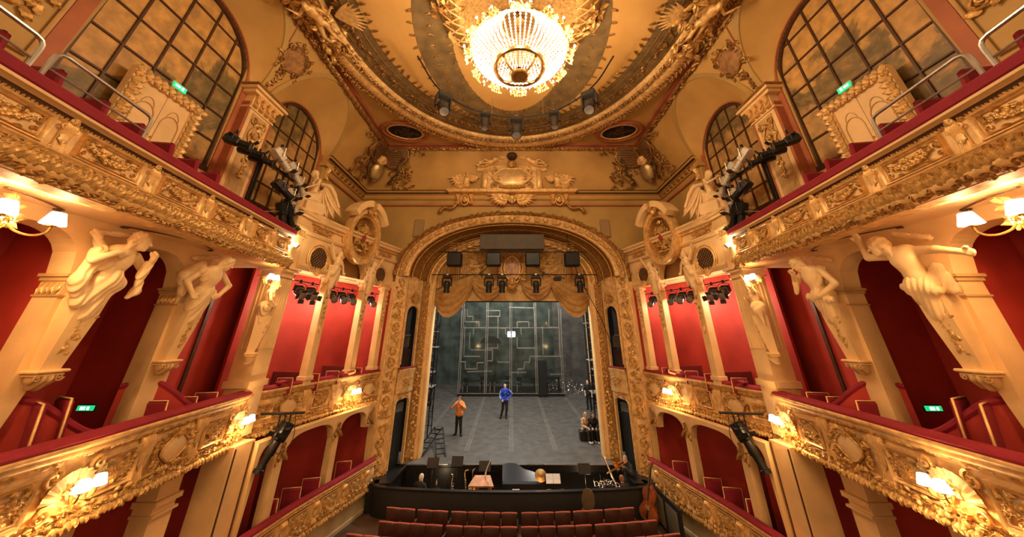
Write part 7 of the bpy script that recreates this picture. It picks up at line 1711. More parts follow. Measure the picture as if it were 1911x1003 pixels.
# ================================================================== ceiling ornaments
for s in (-1, 1):
    sd = SIDE[s]
    # oval grilles in the corners of the ceiling
    W = frame((s*5.75, 13.85, CEIL-.06), (s, .0, 0), (0, 1, 0)) if False else Matrix.Translation((s*5.62, 13.75, CEIL-.05)) @ Matrix.Rotation(-s*.25, 4, 'Z') @ Matrix.Rotation(PI, 4, 'X') @ Matrix.Scale(1.12, 4)
    t = thing('ceiling_grille', 'oval dark scrollwork grille in the ceiling corner %s' % sd, 'grille', (s*5.62, 13.75, CEIL), 'oval ceiling grilles')
    MB().add(*oval(1.02, .72, .09, 36, 7)).obj('outer_frame', 'rust', t, W); MB().add(*oval(.80, .56, .05, 36, 6)).obj('inner_frame', 'gold', t, W); MB().add(*disc(.8, .56, .0, 32)).obj('grille_backing', 'black', t, W)
    for k in range(14):
        a = k*2.4; r = .12+.035*k; b = MB().add(*scroll(.13, 1.5, .14, a, 1 if k % 2 else -1), TR(r*math.cos(a)*.95, r*math.sin(a)*.62, .02)); b.obj('grille_scroll', 'umber', t, W)
    # corner cartouche where the coves meet
    W = frame((s*7.45, 15.25, 14.75), (-s*-.70 if False else .7, s*.7 if True else 0, 0), (s*.32, .32, .9))
    W = frame((s*7.50, 15.36, 14.78), (.7071, -s*.7071, 0), (-s*.30, -.30, .9))
    t = thing('corner_cartouche', 'dark rococo shield with shell lattice wings in the cove corner %s' % sd, 'ornament', (s*7.45, 15.25, 14.2), 'corner cartouches')
    Wd = W
    for q in (-1, 1):
        W = (frame((s*6.95, 16.2-1.4*.42-.10, 14.72), (1, 0, 0), (0, -.39, .92)) if q == -s else frame((s*(covex(14.8)-.10), 15.05, 14.72), (0, -s, 0), (-s*.46, 0, .887))) @ TR(-q*.15, 0, 0)
        MB().add(*disc(.66, .48, .12, 26, .06, .08, 3), TR(q*.62, .62, 0, q*.5)).obj('lattice_wing', 'lattice', t, W)
        for k in range(7): MB().add(*tube(crom([(q*.62-.5+.05*abs(k-2), .62+.34-.12*k, .19), (q*.62, .62+.38-.13*k, .22), (q*.62+.5-.05*abs(k-3), .62+.30-.12*k, .19)], 8), .018, 5)).obj('lattice_rib', 'golddark', t, W)
        MB().add(*oval(.70, .52, .06, 28, 6, .12, .08, 3), TR(q*.62, .62, 0, q*.5)).obj('wing_frame', 'golddark', t, W)
        P = crom([(q*1.0, .5, .15), (q*.75, .1, .15), (q*.72, -.3, .15), (q*.4, -.6, .15), (q*.15, -.95, .15)], 18); MB().add(*tube(P, [.07-.002*i for i in range(19)], 7)).add(*scroll(.16, 1.4, .25, 0, q), TR(q*.95, .45, .12)).add(*scroll(.13, 1.4, .25, PI, -q), TR(q*.3, -.85, .12)).obj('shield_scroll', 'umber', t, W)
        b = MB(); rng = random.Random(5)
        for k in range(60): b.add(*leaf(rng.uniform(.12, .24), .05, .06, .03), TR(q*rng.uniform(.15, 1.5), rng.uniform(-1.25, .3), .02, rng.uniform(0, 6.28)))
        for k in range(12): b.add(*flower(.06, 5, .6), TR(q*rng.uniform(.4, 1.4), rng.uniform(-1.1, 0.2), .03))
        b.add(*tube(crom([(q*1.25, .9, .1), (q*1.35, .4, .1), (q*1.0, .05, .1), (q*1.05, -.4, .1), (q*.6, -.75, .1), (q*.45, -1.15, .1)], 24), [.05]*25, 6)); b.add(*scroll(.14, 1.4, .25, PI, q), TR(q*.5, -1.15, .08))
        b.obj('leaf_spray', 'golddark', t, W)
        b = MB()
        for k in range(12): b.add(*leaf(.18, .05, .05, .03), TR(q*(1.05+.1*k), .75+.03*k*(1 if k < 7 else .4), .02, rng.uniform(0, 6)))
        b.obj('vine_tendril', 'golddark', t, W)
    W = Wd @ TR(0, -.1, .12)
    V, F = sdf([('e', (0, -.10, .1), (.36, .42, .10), .0), ('e', (0, -.5, .1), (.18, .36, .10), .2)], .03); MB().add(V, F).obj('shield', mat('olive_gilt', (.36, .24, .09), .3, metal=.5, var=.15), t, W)
    b = MB(); merge(b, mk_mask(.26), TR(0, .42, .22))
    for k in range(9): b.add(*leaf(.3, .08, .1, .05), TR(0, .35, .12, PI/2+(k-4)*.4))
    b.obj('crest_mask', 'gold', t, W)
    # pendentive cartouche between the two lunettes
    nx, nz = -s*.887, -.461   # cove normal (towards the room, downwards)
    W = frame((s*(covex(14.95)-.03), 8.12, 14.95), (0, -s, 0), (-s*.46, 0, .887))
    t = thing('pendentive_cartouche', 'painted cartouche with gilt scrolls on the pendentive between windows, %s' % sd, 'ornament', (s*7.6, 8.12, 14.6), 'pendentive cartouches')
    MB().add(*disc(.46, .42, .015, 32, .03, .10, 3)).obj('painted_field', mat('sepia_painting', (.45, .22, .07), .6, col2=(.20, .09, .03), vscale=5, detail=6, var=.1), t, W)
    MB().add(*oval(.49, .45, .03, 40, 6, .02, .10, 3)).obj('cartouche_frame', 'golddark', t, W)
    b = MB(); rng = random.Random(13)
    for q in (-1, 1): b.add(*scroll(.16, 1.4, .2, PI/2, q), TR(q*.42, .28, .02)); b.add(*scroll(.14, 1.4, .2, -PI/2, -q), TR(q*.38, -.34, .02))
    for k in range(18): b.add(*leaf(.2, .055, .05, .03), TR(.55*math.cos(k*.8)*rng.uniform(.9, 1.25), .52*math.sin(k*.8)*rng.uniform(.9, 1.25), .01, rng.uniform(0, 6.28)))
    for k in range(14): b.add(*leaf(.14, .05, .05, .03), TR(-.05+rng.uniform(-.08, .08), -.55-.055*k, .01, rng.uniform(0, 6.28)))
    b.add(*flower(.09, 6, .6), TR(0, .52, .03)); b.obj('gilt_scrollwork', 'golddark', t, W)
    MB().add(*tube([tuple(W.inverted() @ Vector((s*(covex(z)-.02), y, z))) for y, z in ((8.05, 13.75), (7.35, 15.75))], .022, 5)).obj('fillet', 'rust', t, W); MB().add(*tube([tuple(W.inverted() @ Vector((s*(covex(z)-.02), y, z))) for y, z in ((7.35, 15.78), (10.3, 15.80))], .022, 5)).obj('fillet', 'rust', t, W)
    # gilt trophy where the oval ring meets the frame
    t = thing('ceiling_trophy', 'gilded figure and foliage trophy where the oval ring meets the frame, %s' % sd, 'ornament', (s*6.3, 7.0, 15.7), 'ceiling trophies')
    W = Matrix.Translation((s*6.25, 7.0, 15.72)) @ Matrix.Rotation(PI, 4, 'X')
    b = MB(); rng = random.Random(21)
    for k in range(60): b.add(*leaf(rng.uniform(.25, .5), .09, .14, .08), TR(rng.uniform(-.6, .5), rng.uniform(-1.6, 1.5), rng.uniform(-.05, .12), rng.uniform(0, 6.28)))
    for k in range(10): b.add(*scroll(.2, 1.4, .2, rng.uniform(0, 6), 1 if k % 2 else -1), TR(rng.uniform(-.5, .4), rng.uniform(-1.4, 1.3), .1))
    b.obj('trophy_foliage', 'goldrelief', t, W)
    b = MB()
    for k in range(9): b.add(*leaf(1.1-.06*abs(k-4), .06, .03, .02, 4, False), TR(-s*.5, 0, .0, (PI if s > 0 else 0)+(k-4)*.16))
    b.obj('gilt_rays', 'gold', t, W)
    Pf = human(dict(head=(0, .18, .75), neck=(0, .1, .6), shL=(-.2, .08, .55), shR=(.2, .08, .55), chest=(0, .08, .4), waist=(0, .05, .2), pelvis=(0, .05, .05), elL=(-.4, .15, .4), wrL=(-.5, .2, .65), elR=(.4, .12, .4), wrR=(.6, .1, .6), hipL=(-.1, .05, 0), hipR=(.1, .05, 0), knL=(-.15, .2, -.4), knR=(.12, .12, -.45), anL=(-.15, .1, -.8), anR=(.2, .05, -.9), toL=(-.2, .1, -.95), toR=(.25, .05, -1.05), face=(0, .9, -.2)), 'm', 1.)
    V, F = sdf(Pf, .03); MB().add(V, F).obj('figure', 'gold', t, Matrix.Translation((s*6.2, 7.1, 15.62)) @ Matrix.Rotation(PI/2+.2, 4, 'X') @ Matrix.Diagonal((1.1, -1.1, 1.1, 1)))
    # attic pilaster between the windows: panelled shaft, relief and capital block
    t = thing('attic_pilaster', 'attic pilaster with rococo relief and bracketed capital between the windows, %s' % sd, 'pilaster', (s*8.3, 8.25, 9.3), 'attic pilasters')
    MB().add(*box(s*8.27, 8.25, 11.1, .28, .84, 3.6)).obj('shaft', 'cream', t, smooth=False); MB().add(*box(s*8.12, 8.25, 11.0, .03, .58, 3.2)).obj('shaft_panel', 'creamdark', t, smooth=False)
    for q in (-1, 1): MB().add(*box(s*8.26, 8.25+q*.46, 11.1, .26, .09, 3.6)).obj('rust_edge', 'rust', t, smooth=False)
    W = frame((s*8.09, 8.25, 11.9), (0, -s, 0), (0, 0, 1)); b = MB(); rng = random.Random(31)
    b.add(*oval(.2, .34, .03, 28, 6, .02, .08)); b.add(*flower(.1, 6, .6), TR(0, 0, .03))
    for k in range(20): b.add(*leaf(.2, .06, .06, .03), TR(rng.uniform(-.22, .22), rng.uniform(-.55, .6), .0, rng.uniform(0, 6.28)))
    for k in range(9): b.add(*leaf(.17, .05, .05, .03), TR(rng.uniform(-.06, .06), -.6-.09*k, .0, -PI/2+rng.uniform(-.8, .8)))
    for q in (-1, 1): b.add(*scroll(.13, 1.4, .2, PI/2, q), TR(q*.2, .45, .02))
    b.obj('relief', 'goldrelief', t, W)
    for z, g, h in ((12.72, .04, .06), (13.22, .16, .10), (13.33, .24, .10), (13.42, .28, .06)): MB().add(*box(s*8.27, 8.25, z, .28+2*g, .94+2*g, h)).obj('capital_moulding', 'cream' if z < 13.4 else 'golddark', t, smooth=False)
    MB().add(*box(s*8.27, 8.25, 12.96, .34, .92, .44)).obj('capital_block', 'cream', t, smooth=False)
    for q in (-1.5, -.5, .5, 1.5): put('capital_bracket', ME['console_s'], t, frame((s*8.09, 8.25+q*.24, 12.97), (0, -s, 0), (0, 0, 1), (.9, .8, 1)), 'gold')
    # console pilaster under the cornice end
    t = thing('attic_pilaster', 'short attic pilaster carrying the cornice end beside the small window, %s' % sd, 'pilaster', (s*8.3, 12.15, 10), 'attic pilasters')
    MB().add(*box(s*8.3, 12.2, 11.4, .2, .5, 3.0)).obj('shaft', 'ochre2', t, smooth=False); MB().add(*box(s*8.22, 12.2, 13.0, .36, .62, .16)).obj('capital', 'ochre', t, smooth=False); put('capital_bracket', ME['console_s'], t, frame((s*8.16, 12.2, 12.65), (0, -s, 0), (0, 0, 1)), 'golddark'); put('mask', ME['mask'], t, frame((s*8.1, 12.2, 13.0), (0, -s, 0), (0, 0, 1), 1.6), 'golddark')
    # entrance door of the gallery
    t = thing('gallery_door', 'cream double door in a gilt frame in front of the arched window, %s' % sd, 'door', (s*8.2, 5.9, 9.4), 'gallery doors')
    y0, y1, zt = 5.34, 6.46, 11.45
    for q, (a, b_) in enumerate(((y0, (y0+y1)/2-.005), ((y0+y1)/2+.005, y1))):
        leafo = MB().add(*box(s*8.22, (a+b_)/2, (9.35+zt)/2, .06, b_-a, zt-9.35)).obj('door_leaf', 'cream', t, smooth=False)
        w = b_-a; P = [(s*8.185, a+.08, 9.5)]+[(s*8.185, a+.08, 10.75)]+[(s*8.185, a+w/2-(w/2-.08)*math.cos(x), 10.75+.28*math.sin(x)) for x in np.linspace(.1, PI-.1, 11)]+[(s*8.185, b_-.08, 10.75), (s*8.185, b_-.08, 9.5)]
        MB().add(*tube(P, .014, 5)).obj('panel_moulding', 'creamdark', leafo)
        P = [(s*8.185, a+w/2-(w/2-.14)*math.cos(x), 10.92+.26*math.sin(x)) for x in np.linspace(.2, PI-.2, 9)]; MB().add(*tube(P, .010, 5)).obj('panel_moulding', 'creamdark', leafo)
        MB().add(*ball((s*8.16, (y0+y1)/2+(.05 if q else -.05), 10.35), .022, 8, 5)).obj('door_knob', 'brass', leafo)
    for q, (yy, zz, ly, lz) in enumerate((((y0-.11), 10.40, .22, 2.1), ((y1+.11), 10.40, .22, 2.1), ((y0+y1)/2, zt+.11, y1-y0+.44, .22))):
        MB().add(*box(s*8.22, yy, zz, .16, ly, lz)).obj('door_frame', 'cream', t, smooth=False)
        b = MB(); n = int(max(ly, lz)/.055)
        for k in range(n):
            tq = (k+.5)/n-.5; b.add(*leaf(.15, .06, .06, .03), frame((s*8.135, yy+tq*(ly if ly > lz else 0), zz+tq*(lz if lz > ly else 0)), (0, math.cos(k*2.1), math.sin(k*2.1)), (0, math.sin(k*2.1)*s, -math.cos(k*2.1)*s)))
        b.obj('frame_carving', 'gold', t)
    e = thing('exit_sign', 'green lit exit sign above the gallery door, %s' % sd, 'sign', (s*8.1, 5.92, 11.72), 'exit signs above gallery doors')
    MB().add(*box(s*8.12, 5.92, 11.78, .07, .34, .12)).obj('housing', 'steel', e, smooth=False); MB().add(*box(s*8.07, 5.92, 11.74, .04, .30, .13)).obj('lit_panel', 'exit', e, smooth=False)
    MB().add(*box(s*8.046, 5.86, 11.74, .006, .12, .05)).add(*box(s*8.046, 5.98, 11.74, .006, .05, .08)).obj('pictogram', 'exitw', e, smooth=False)
    # wall trophies by the arched window, at the picture edge
    W = frame((s*8.36, 3.35, 11.95), (0, -s, 0), (0, 0, 1)); t = thing('wall_trophy', 'gilt musical trophy of a rococo wall panel at the picture edge, %s' % sd, 'ornament', (s*8.36, 3.35, 11.5), 'wall trophies'); b = MB(); rng = random.Random(41)
    for k in range(30): b.add(*leaf(.24, .07, .06, .03), TR(rng.uniform(-.45, .45), rng.uniform(-.6, .9), 0, rng.uniform(0, 6.28)))
    for k in range(6): b.add(*scroll(.16, 1.4, .2, rng.uniform(0, 6), 1 if k % 2 else -1), TR(rng.uniform(-.4, .4), rng.uniform(-.5, .8), .02))
    b.obj('foliage', 'goldrelief', t, W); b = MB()
    for k in range(5): b.add(*bbox(.03, .42, .03, .008), TR(-.16+.08*k, -.15, .06)); 
    for k in range(2): b.add(*bbox(.44, .04, .03, .008), TR(0, -.25+.2*k, .08))
    b.obj('pan_pipes', 'gold', t, W)
    MB().add(*rframe(1.3, 2.6, .06, .04)).obj('panel_moulding', 'creamdark', t, W)
    # gallery seats and hand rails
    up_ = PATHS[s][1]
    for k, y in enumerate((2.55, 3.2, 3.85, 4.5, 5.15, 5.8, 6.45, 7.1)):
        l = up_.y2l(y); p, tt, n_ = up_.at(l); W = Matrix.Translation((p[0]-n_[0]*.62, p[1]-n_[1]*.62, 8.85)) @ Matrix.Rotation(math.atan2(tt[1], tt[0])-PI/2, 4, 'Z')
        t = thing('theatre_seat', 'red velvet gallery seat behind the rail, number %s from the camera, %s' % (ORD[k], sd), 'seat', tuple(W.to_translation()), 'gallery seats')
        MB().add(*bbox(.46, .42, .12, .04), TR(0, 0, .42)).obj('seat_cushion', 'velvet', t, W); MB().add(*bbox(.48, .10, .62, .04), TR(0, -.24, .70, 0, 1, .12)).obj('backrest', 'velvet', t, W)
        for i in (-1, 1): MB().add(*bbox(.04, .4, .42, .01), TR(i*.24, -.02, .2)).obj('side_panel', 'velvetd', t, W)
    for a, b_, k in ((3.25, 4.75, 0), (2.2, 3.1, 1)):
        P = []
        for q, (y, z) in enumerate(((a, 9.36), (a, 9.75), (a+.12, 9.92), (b_-.12, 9.92), (b_, 9.78), (b_, 9.36))):
            l = up_.y2l(y); p, tt, n_ = up_.at(l); P.append((p[0]-n_[0]*.2, p[1]-n_[1]*.2, z))
        Pm = [P[0], P[1]]+[tuple(np.array(P[1])*(1-u)**2+2*u*(1-u)*np.array((P[1][0], P[1][1], P[2][2]))+np.array(P[2])*u*u) for u in (.3, .6, 1)]+[tuple(np.array(P[3])*(1-u)**2+2*u*(1-u)*np.array((P[4][0], P[4][1], P[3][2]))+np.array(P[4])*u*u) for u in (.0, .4, .7, 1)]+[P[5]]
        t = thing('hand_rail', 'brass safety rail on the gallery cushion, %s, %s' % ('nearer the door' if k == 0 else 'at the picture edge', sd), 'rail', P[0], 'gallery safety rails')
        MB().add(*tube(Pm, .028, 8)).obj('rail_tube', 'steel', t); zl = 9.62
        MB().add(*tube([(P[0][0], P[0][1], zl), (P[5][0], P[5][1], zl)], .016, 6)).obj('lower_tube', 'steel', t)
        for pp in (P[0], P[5]): MB().add(*lathe([(.06, 0), (.06, .015), (.03, .03)], 10), TR(pp[0], pp[1], 9.39)).obj('foot_flange', 'steel', t)
# ================================================================== theatre lights
def moving_head(name, label, W, group, sc=1., tilt=0., mt='blackmetal', lensmat='steel', cat='stage light'):
    """hung from local origin: clamp, base, yoke, head; head points to -z tilted about x"""
    t = thing(name, label, cat, tuple(W.to_translation()), group); W = W @ Matrix.Scale(sc, 4)
    MB().add(*lathe([(.03, 0), (.03, .05)], 8)).add(*bbox(.10, .05, .07, .01), TR(0, 0, .05)).obj('clamp', 'steel', t, W)
    MB().add(*bbox(.34, .24, .12, .02), TR(0, 0, -.06)).obj('base', mt, t, W)
    for q in (-1, 1): MB().add(*bbox(.05, .14, .34, .02), TR(q*.18, 0, -.27)).obj('yoke_arm', mt, t, W)
    H = W @ TR(0, 0, -.38) @ Matrix.Rotation(tilt, 4, 'X')
    hd = MB().add(*lathe([(0, .17), (.09, .16), (.13, .10), (.14, -.02), (.12, -.14), (.115, -.24), (.13, -.26), (.13, -.30)], 16)); hd = hd.obj('lamp_body', mt, t, H)
    MB().add(*bbox(.20, .24, .14, .02), TR(0, 0, .05)).obj('head_housing', mt, t, H); MB().add(*lathe([(0, -.27), (.08, -.275), (.115, -.285)], 16)).obj('lens', lensmat, hd, H)
    return t
def profile_spot(name, label, W, group, sc=1., mt='blackmetal', tilt=.6, barn=True, cat='stage light'):
    t = thing(name, label, cat, tuple(W.to_translation()), group); W = W @ Matrix.Scale(sc, 4)
    MB().add(*bbox(.06, .05, .10, .01), TR(0, 0, 0)).obj('clamp', 'blackmetal', t, W)
    MB().add(*tube([(-.15, 0, -.30), (-.15, 0, -.08), (0, 0, -.05), (.15, 0, -.08), (.15, 0, -.30)], .012, 5)).obj('yoke', mt, t, W)
    H = W @ TR(0, 0, -.28) @ Matrix.Rotation(tilt, 4, 'X')
    V, F = bbox(.22, .34, .22, .03); MB().add(V, F, TR(0, -.04, 0)).obj('lamp_house', mt, t, H)
    for k in range(4): MB().add(*bbox(.24, .012, .2, .004), TR(0, -.16+.05*k, .02)).obj('cooling_fin', mt, t, H)
    br = MB().add(*lathe([(.09, 0), (.09, .22), (.11, .24), (.11, .28)], 14), TR(0, .12, 0, 0, 1, -PI/2)).obj('barrel', mt, t, H); MB().add(*disc(.10, .10, 0, 14, .015), TR(0, .385, 0, 0, 1, -PI/2)).obj('lens', 'steel', br, H)
    if barn:
        for k in range(4): MB().add(*bbox(.16, .006, .12, .002), TR(0, .40, 0, 0, 1) @ Matrix.Rotation(k*PI/2, 4, 'Y') @ TR(0, .05, .15, 0, 1, -.5)).obj('barn_door', 'blackmetal', br, H)
    return t
# curved truss under the ceiling
TP = [(-3.35, 8.2), (-3.0, 9.7), (-2.2, 10.75), (-1.1, 11.4), (.2, 11.65), (1.6, 11.35), (2.6, 10.6), (3.3, 9.5), (3.6, 8.2)]
t = thing('lighting_pipe', 'curved steel lighting pipe hanging under the painted ceiling', 'pipe', (.2, 11.6, 15.2))
MB().add(*tube([(x, y, 15.28) for x, y in crom(TP, 50)], .03, 8)).obj('pipe', 'blackmetal', t)
for x, y in ((-2.9, 9.9), (-.9, 11.45), (1.4, 11.4), (3.0, 10.0)): MB().add(*rod((x, y, 15.28), (x, y, 16.2), .01, 5)).obj('suspension_rod', 'steel', t)
for (x, y, tl, rz), nm in zip(((-2.78, 10.1, .5, .6), (-1.2, 11.3, .1, .2), (.2, 11.65, .35, 0), (1.85, 11.2, .1, -.2), (3.12, 10.0, .5, -.6)), ('leftmost', 'second from the left', 'in the centre', 'fourth from the left', 'rightmost')):
    moving_head('moving_head_light', 'grey moving-head light on the curved ceiling pipe, %s' % nm, TR(x, y, 15.25, rz), 'moving heads on the ceiling pipe', 1.65 if nm in ('leftmost', 'rightmost', 'in the centre') else 1.3, -tl, mat('grey_fixture', (.045, .038, .030), .45, metal=.3, var=.1), 'steel')
# bar across the proscenium
t = thing('lighting_bar', 'black lighting bar hanging across the proscenium opening', 'pipe', (0, 16.6, 9.04))
MB().add(*rod((-4.2, 16.6, 9.04), (4.45, 16.6, 9.04), .025, 8)).obj('bar', 'blackmetal', t)
for x in (-3.0, 0, 3.0): MB().add(*rod((x, 16.6, 9.04), (x, 16.7, 11.5), .006, 4)).obj('wire', 'blackmetal', t)
MB().add(*tube(crom([(3.0, 16.6, 11.2), (3.4, 16.6, 9.2), (4.4, 16.75, 7.0), (4.9, 16.9, 5.6)], 20), .018, 5)).obj('hanging_cable', 'black', t)
for x, nm in ((-3.36, 'leftmost'), (-1.19, 'second from the left'), (-.51, 'third from the left, next to the medallion'), (1.24, 'right of the medallion'), (3.5, 'rightmost')):
    moving_head('moving_head_light', 'black moving-head light on the proscenium bar, %s' % nm, TR(x, 16.6, 8.99, 0), 'moving heads on the proscenium bar', 1.25, 0)
t = thing('projector', 'small black projector hanging on the proscenium bar', 'projector', (2.35, 16.6, 8.8)); MB().add(*bbox(.38, .3, .18, .02), TR(2.35, 16.6, 8.82)).obj('case', 'blackmetal', t); MB().add(*lathe([(.05, 0), (.05, .06)], 12), TR(2.35, 16.45, 8.82, 0, 1, PI/2)).obj('lens', 'steel', t); MB().add(*rod((2.35, 16.6, 8.9), (2.35, 16.6, 9.04), .015)).obj('mount', 'steel', t)
t = thing('loudspeaker_bar', 'black truss bar carrying the loudspeakers under the arch', 'pipe', (0, 16.75, 10.3)); MB().add(*rod((-4.0, 16.75, 10.28), (4.0, 16.75, 10.28), .025, 8)).obj('bar', 'blackmetal', t)
for k in range(4): MB().add(*rod((-3.4+.0*k, 16.85+.0*k, 10.42+.12*k), (3.4, 16.85, 10.42+.12*k), .03, 6)).obj('cable_bundle', 'golddark', t)
for x, nm in ((-3.06, 'leftmost'), (-.98, 'left of the medallion'), (1.1, 'right of the medallion'), (3.2, 'rightmost')):
    t = thing('loudspeaker', 'black box loudspeaker hanging under the arch, %s' % nm, 'speaker', (x, 16.7, 9.5), 'hanging loudspeakers')
    MB().add(*bbox(.76, .5, .70, .03), TR(x, 16.7, 9.84)).obj('cabinet', 'black', t); MB().add(*bbox(.68, .02, .62, .01), TR(x, 16.445, 9.84)).obj('grille', 'blackmetal', t)
    for q in (-1, 1): MB().add(*rod((x+q*.3, 16.75, 10.18), (x+q*.3, 16.75, 10.28), .015)).obj('shackle', 'steel', t)
t = thing('line_array', 'long grey loudspeaker panel hanging at the top of the arch', 'speaker', (0, 16.8, 10.4)); MB().add(*bbox(3.5, .35, .86, .03), TR(0, 16.72, 10.80)).obj('cabinet', mat('grey_brown_cabinet', (.085, .066, .044), .6, var=.1), t)
for q in (-1, 0, 1): MB().add(*bbox(.02, .36, .87, .004), TR(q*.88, 16.715, 10.8)).obj('joint', 'blackmetal', t)
# box lights
for s in (-1, 1):
    bw = PATHS[s][4]; sd = SIDE[s]; lA, lB, lC = bw.y2l(12.45), bw.y2l(14.45), bw.y2l(15.72)
    for (a, b_, n, nm) in ((.35, lA-.2, 2, 'nearest box'), (lA+.2, lB-.2, 3, 'middle box'), (lB+.25, lC-.15, 1, 'farthest box')):
        pa_, pb_ = [np.array((*(bw.at(l)[0]-bw.at(l)[2]*.25), 7.95)) for l in (a, b_)]
        t = thing('lighting_bar', 'black lighting bar in the %s of the first tier, %s' % (nm, sd), 'pipe', tuple(pa_), 'box lighting bars'); MB().add(*rod(pa_, pb_, .022, 6)).obj('bar', 'blackmetal', t)
        for p in (pa_, pb_): MB().add(*rod(p, p+v3(0, 0, .4), .01, 5)).obj('hanger', 'blackmetal', t)
        for k in range(n):
            q = (k+.6)/(n+.2) if n > 1 else .5; p = pa_*(1-q)+pb_*q; n_ = bw.at(a+(b_-a)*q)[2]; ang = math.atan2(n_[1], n_[0])-PI/2
            profile_spot('box_spotlight', 'black spotlight %s on the bar of the %s, %s' % (('number '+ORD[k]) if n > 1 else 'alone', nm, sd), Matrix.Translation(p) @ Matrix.Rotation(ang+(.5*s), 4, 'Z'), 'box spotlights', 1.15, tilt=-.45, barn=n == 2)
        p = (pa_+pb_)/2; n_ = bw.at((a+b_)/2)[2]; lamp('box_light', tuple(p+np.array((-n_[0]*.55, -n_[1]*.55, -.55))), 46 if n > 1 else 20, (1, .80, .58), .12)
    # light rig on the upper gallery
    X = s*7.35
    t = thing('gallery_light_rig', 'black pipe frame of the lighting rig at the gallery end, %s' % sd, 'rig', (X, 8.5, 9.4), 'gallery light rigs')
    MB().add(*rod((X, 6.8, 11.06), (X, 10.0, 10.95), .035, 8)).obj('main_pipe', 'blackmetal', t)
    for y in (7.95, 8.05): MB().add(*bar((X, y, 9.4), (X, y, 11.06), .05)).obj('post', 'blackmetal', t, smooth=False)
    MB().add(*rod((X, 9.75, 9.5), (X, 9.75, 11.4), .03, 8)).obj('end_post', 'blackmetal', t); MB().add(*rod((X, 8.6, 9.55), (X, 9.7, 9.95), .02, 6)).obj('stay', 'steel', t)
    MB().add(*tube(crom([(X, 9.4, 11.2), (X-s*.1, 9.6, 10.8), (X, 9.7, 10.4), (X-s*.15, 9.55, 10.0), (X-s*.1, 9.7, 9.6)], 20), .014, 5)).obj('cable', 'black', t); MB().add(*tube(crom([(X, 8.9, 11.3), (X, 9.1, 11.0), (X-s*.1, 9.5, 10.9), (X, 9.9, 10.5)], 20), .012, 5)).obj('cable', 'black', t)
    SIL = mat('silver_fixture', (.62, .55, .45), .4, metal=.5, var=.08)
    for k, (y, z, m_, sc, ry, tl) in enumerate(((7.0, 11.22, 'blackmetal', 1.0, 2.2, -.2), (7.45, 11.18, 'blackmetal', .95, 1.9, -.1), (7.85, 11.16, 'blackmetal', .95, 1.8, -.1), (8.55, 11.75, SIL, 1.3, .5, -.6), (9.25, 11.62, SIL, 1.3, .45, -.7), (9.72, 11.3, SIL, 1.1, .4, -.8), (9.45, 10.75, SIL, 1.35, .3, -.8), (9.62, 10.25, 'blackmetal', 1.3, .2, -.9), (9.35, 10.2, 'blackmetal', 1.2, .5, -1.2), (9.0, 10.85, 'blackmetal', 1.2, .7, -.5))):
        profile_spot('gallery_spotlight', '%s spotlight %s on the gallery rig, %s' % ('silver' if m_ is SIL else 'black', ('number '+ORD[k]+' from the camera'), sd), Matrix.Translation((X, y, z)) @ Matrix.Rotation(-s*ry*-.6 if False else s*ry*.5, 4, 'Z'), 'gallery spotlights', sc, m_, tl, True)
    # big profile lamp hanging at the balcony end
    t = thing('lamp_bracket', 'black pipe bracket under the balcony end holding a large lamp, %s' % sd, 'bracket', (s*6.9, 10.95, 4.1), 'large lamp brackets')
    MB().add(*rod((s*7.25, 10.8, 4.12), (s*6.1, 11.0, 4.12), .035, 8)).obj('pipe', 'blackmetal', t)
    for q in (0, .15, .3): MB().add(*rod((s*(6.45+q), 10.92, 4.15), (s*(6.45+q), 10.92, 3.75), .02, 6)).obj('hanger', 'blackmetal', t)
    MB().add(*bbox(.5, .1, .06, .01), TR(s*6.6, 10.92, 3.75)).obj('yoke_plate', 'blackmetal', t); MB().add(*tube(crom([(s*6.3, 10.9, 4.1), (s*6.2, 10.85, 3.5), (s*6.5, 10.8, 3.2), (s*6.8, 10.85, 3.6)], 16), .01, 5)).obj('loop_cable', 'black', t)
    W = Matrix.Translation((s*6.62, 10.92, 3.74)) @ Matrix.Rotation(s*.5+PI, 4, 'Z') 
    tt_ = thing('large_profile_lamp', 'large black profile lamp pointing down below the box front, %s' % sd, 'stage light', (s*6.6, 10.9, 3.2), 'large profile lamps'); H = W @ TR(0, 0, -.18) @ Matrix.Rotation(-1.1, 4, 'X')
    MB().add(*bbox(.30, .46, .32, .04), TR(0, -.12, 0)).obj('lamp_house', 'blackmetal', tt_, H); MB().add(*lathe([(.12, 0), (.13, .3), (.10, .34), (.10, .62), (.13, .64), (.13, .72), (.10, .72)], 16), TR(0, .1, 0, 0, 1, -PI/2)).obj('barrel', 'blackmetal', tt_, H) if False else MB().add(*lathe([(.12, 0), (.13, .3), (.10, .34), (.10, .62), (.13, .64), (.13, .72), (.10, .72)], 16), TR(0, .1, 0) @ Matrix.Rotation(-PI/2, 4, 'X')).obj('barrel', 'blackmetal', tt_, H)
    for k in range(5): MB().add(*bbox(.32, .015, .28, .004), TR(0, -.3+.08*k, .03)).obj('cooling_fin', 'blackmetal', tt_, H)
    for q in (-1, 1): MB().add(*bbox(.03, .1, .36, .01), TR(q*.18, 0, .1)).obj('yoke_arm', 'blackmetal', tt_, H)
    # gallery end uplight at the capital
    t = thing('uplight', 'small lit lamp at the end of the gallery shining on the pilaster, %s' % sd, 'wall lamp', (s*7.1, 10.1, 8.85), 'gallery end lamps')
    MB().add(*lathe([(.05, 0), (.09, .14), (.08, .14), (.04, 0)], 14), TR(s*7.18, 10.18, 8.85, 0, 1, -.5)).obj('reflector', 'steel', t); MB().add(*ball((s*7.2, 10.14, 8.97), .04, 8, 6)).obj('bulb', 'bulb', t); lamp('uplight_light', (s*7.12, 10.05, 9.05), 14, (1, .8, .5), .05)
